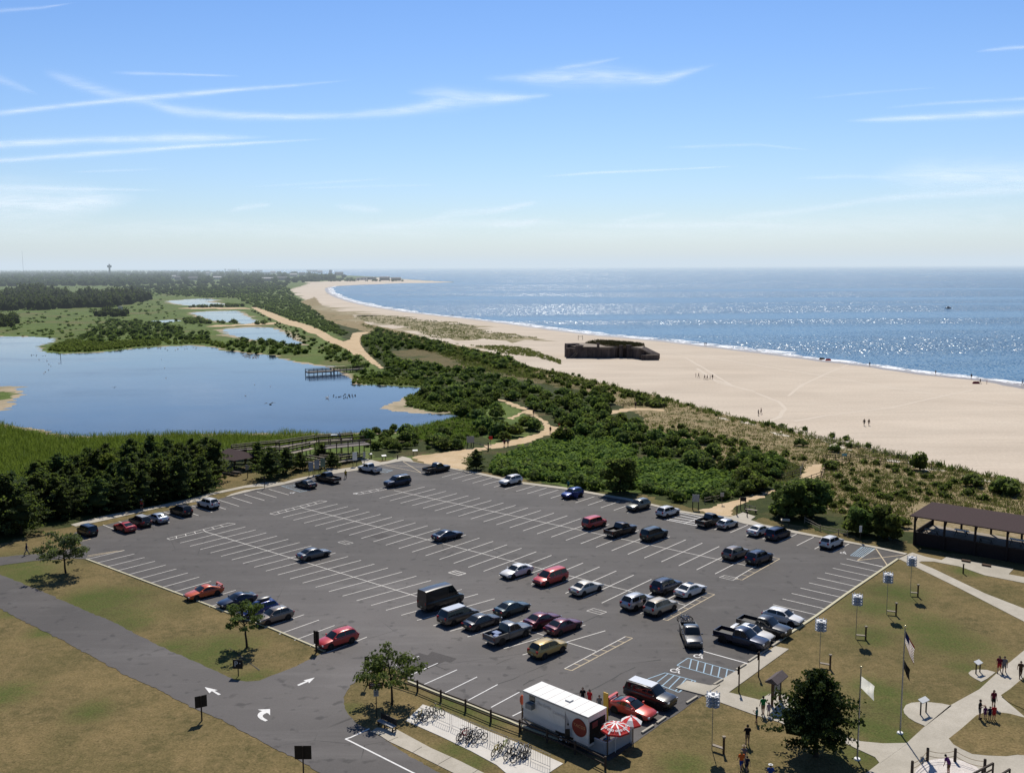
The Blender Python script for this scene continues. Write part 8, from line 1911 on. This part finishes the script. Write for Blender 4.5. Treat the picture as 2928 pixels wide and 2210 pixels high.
for lab, (c, x, y), cl in (('low dark red beach shelter of the group by the water', ('C', 1918, 855), 'maroon'), ('small red beach blanket heap at the water line', ('C', 1008, 712), 'red'), ('dark beach bag heap left of the red blanket', ('C', 970, 706), 'brown')):
    p = W2(c, x, y); mb = MB(); mb.add([(-1.2, -.5, 0), (1.2, -.5, 0), (1.2, .6, 0), (-1.2, .6, 0), (-.9, .2, .75), (.9, .2, .75)], [(0, 1, 5, 4), (2, 3, 4, 5), (0, 4, 3), (1, 2, 5)]); o = mb.build('beach_gear', CL_[cl]); o.location = (p.x, p.y, .03); tag(o, lab, 'beach gear')
p = W2('Q', 580, 185); t = thing('lifeguard_stand', 'bare pale timber frame stand on the beach beyond the bunker', 'stand', p)
for x in (-1.2, 1.2): mb = MB(); mb.tube((x, 0, 0), (x, 0, 2.4), .12, .12, 6); mb.build('post', WOODL, t)
mb = MB(); mb.beam((-1.2, 0, 1.9), (1.2, 0, 1.9), .12, .2); mb.build('crossbar', WOODL, t)

# ------------------------------------------------------------------ birds
sw_ = NT('swan_white'); sx_ = sw_.n('MixShader', None, Fac=.5, _1=sw_.n('BsdfDiffuse', None, Color=(.88, .88, .86)).outputs[0], _2=sw_.n('BsdfTranslucent', None, Color=(.9, .9, .88)).outputs[0]); sw_.surf(sx_.outputs[0]); SWM = sw_.mat
mb = MB(); mb.ball((0, 0, .22), .30, 10, 0, (1.5, .95, .6)); mb.tube((.32, 0, .32), (.42, 0, .70), .07, .05, 6); mb.ball((.47, 0, .74), .085, 8, 0, (1.4, .8, .8)); mb.tube((-.35, 0, .28), (-.58, 0, .40), .12, .03, 6)
SWAN = mb.mesh('bird_body', SWM, True)
mb = MB(); mb.ball((0, 0, .08), .13, 8, 0, (1.6, .9, .8)); mb.ball((.2, 0, .22), .065, 8); mb.tube((.14, 0, .12), (.19, 0, .22), .05, .04, 6)
DUCK = mb.mesh('bird_body', simple('duck_brown', (.06, .048, .04), .8, .2, var=.2), True)
for lab, grp, me, tx, n, s in (('white swan resting near the far pond bank left of the pier', 'swans near the pier bank', SWAN, "A 1535,690 1660,705 1655,720 1540,712", 15, .9), ('white swan at the middle of the far pond bank', 'swans at the far bank', SWAN, "A 860,662 1010,650 1250,648 1340,655 1250,662 900,672", 12, .8), ('white bird afloat in the left part of the pond', 'white birds on the left water', SWAN, "A 180,690 380,700 450,800 340,840 240,830 180,720", 9, .6), ('small white bird out on the open pond', 'white birds on the open water', SWAN, "A 560,720 900,720 1800,760 1700,980 700,960", 6, .5), ('small dark duck in the raft of ducks by the pond tip', 'ducks in the raft', DUCK, "B 115,950 190,945 270,950 265,965 180,972 112,965", 26, 1.0), ('dark duck drifting along the left mud spit', 'ducks by the left spit', DUCK, "A 190,690 290,700 280,712 200,708", 9, .8)):
    for p in scatter_px(tx, n): o = link('water_bird', me); o.location = (p.x, p.y, .02); o.rotation_euler.z = random.uniform(0, 6.28); o.scale = (s,) * 3; tag(o, lab, 'bird', grp)
o = link('water_bird', SWAN); p = W2('B', 79, 970); o.location = (p.x, p.y, .02); o.scale = (1.1,) * 3; tag(o, 'single white swan left of the duck raft', 'bird')
def flyer(label, px, Y, s, m):
    b = at_y(px, Y); t = thing('flying_bird', label, 'bird', b, 2.2); t.scale = (s,) * 3
    mb = MB(); mb.ball((0, 0, 0), .12, 8, 0, (2, .8, .8)); mb.tube((-.2, 0, 0), (-.42, 0, .02), .08, .1, 6); mb.build('body', m, t, True)
    for sd in (-1, 1): mb = MB(); mb.add([(.12, 0, .05), (.16, sd * .45, .28), (0, sd * .95, .16), (-.12, sd * .45, .22), (-.14, 0, .04)], [(0, 1, 3, 4), (1, 2, 3)]); mb.build('wing', m, t)
flyer('dark gull gliding low over the near side of the pond', P('A', 1707, 1010), 215, 1.6, simple('bird_dark', (.03, .03, .035), .8, .2, var=0))
flyer('tiny dark bird flying over the middle of the pond', P('A', 722, 903), 250, .9, simple('bird_grey', (.08, .08, .09), .8, .2, var=0))
p = W2('A', 384, 722); t = thing('stake', 'thin dark stake standing in the left of the pond', 'post', p); mb = MB(); mb.tube((0, 0, -.3), (0, 0, 2.2), .12, .1, 6); mb.build('shaft', WOOD, t); mb = MB(); mb.ball((0, 0, 2.25), .14, 6); mb.build('cap', WOOD, t)
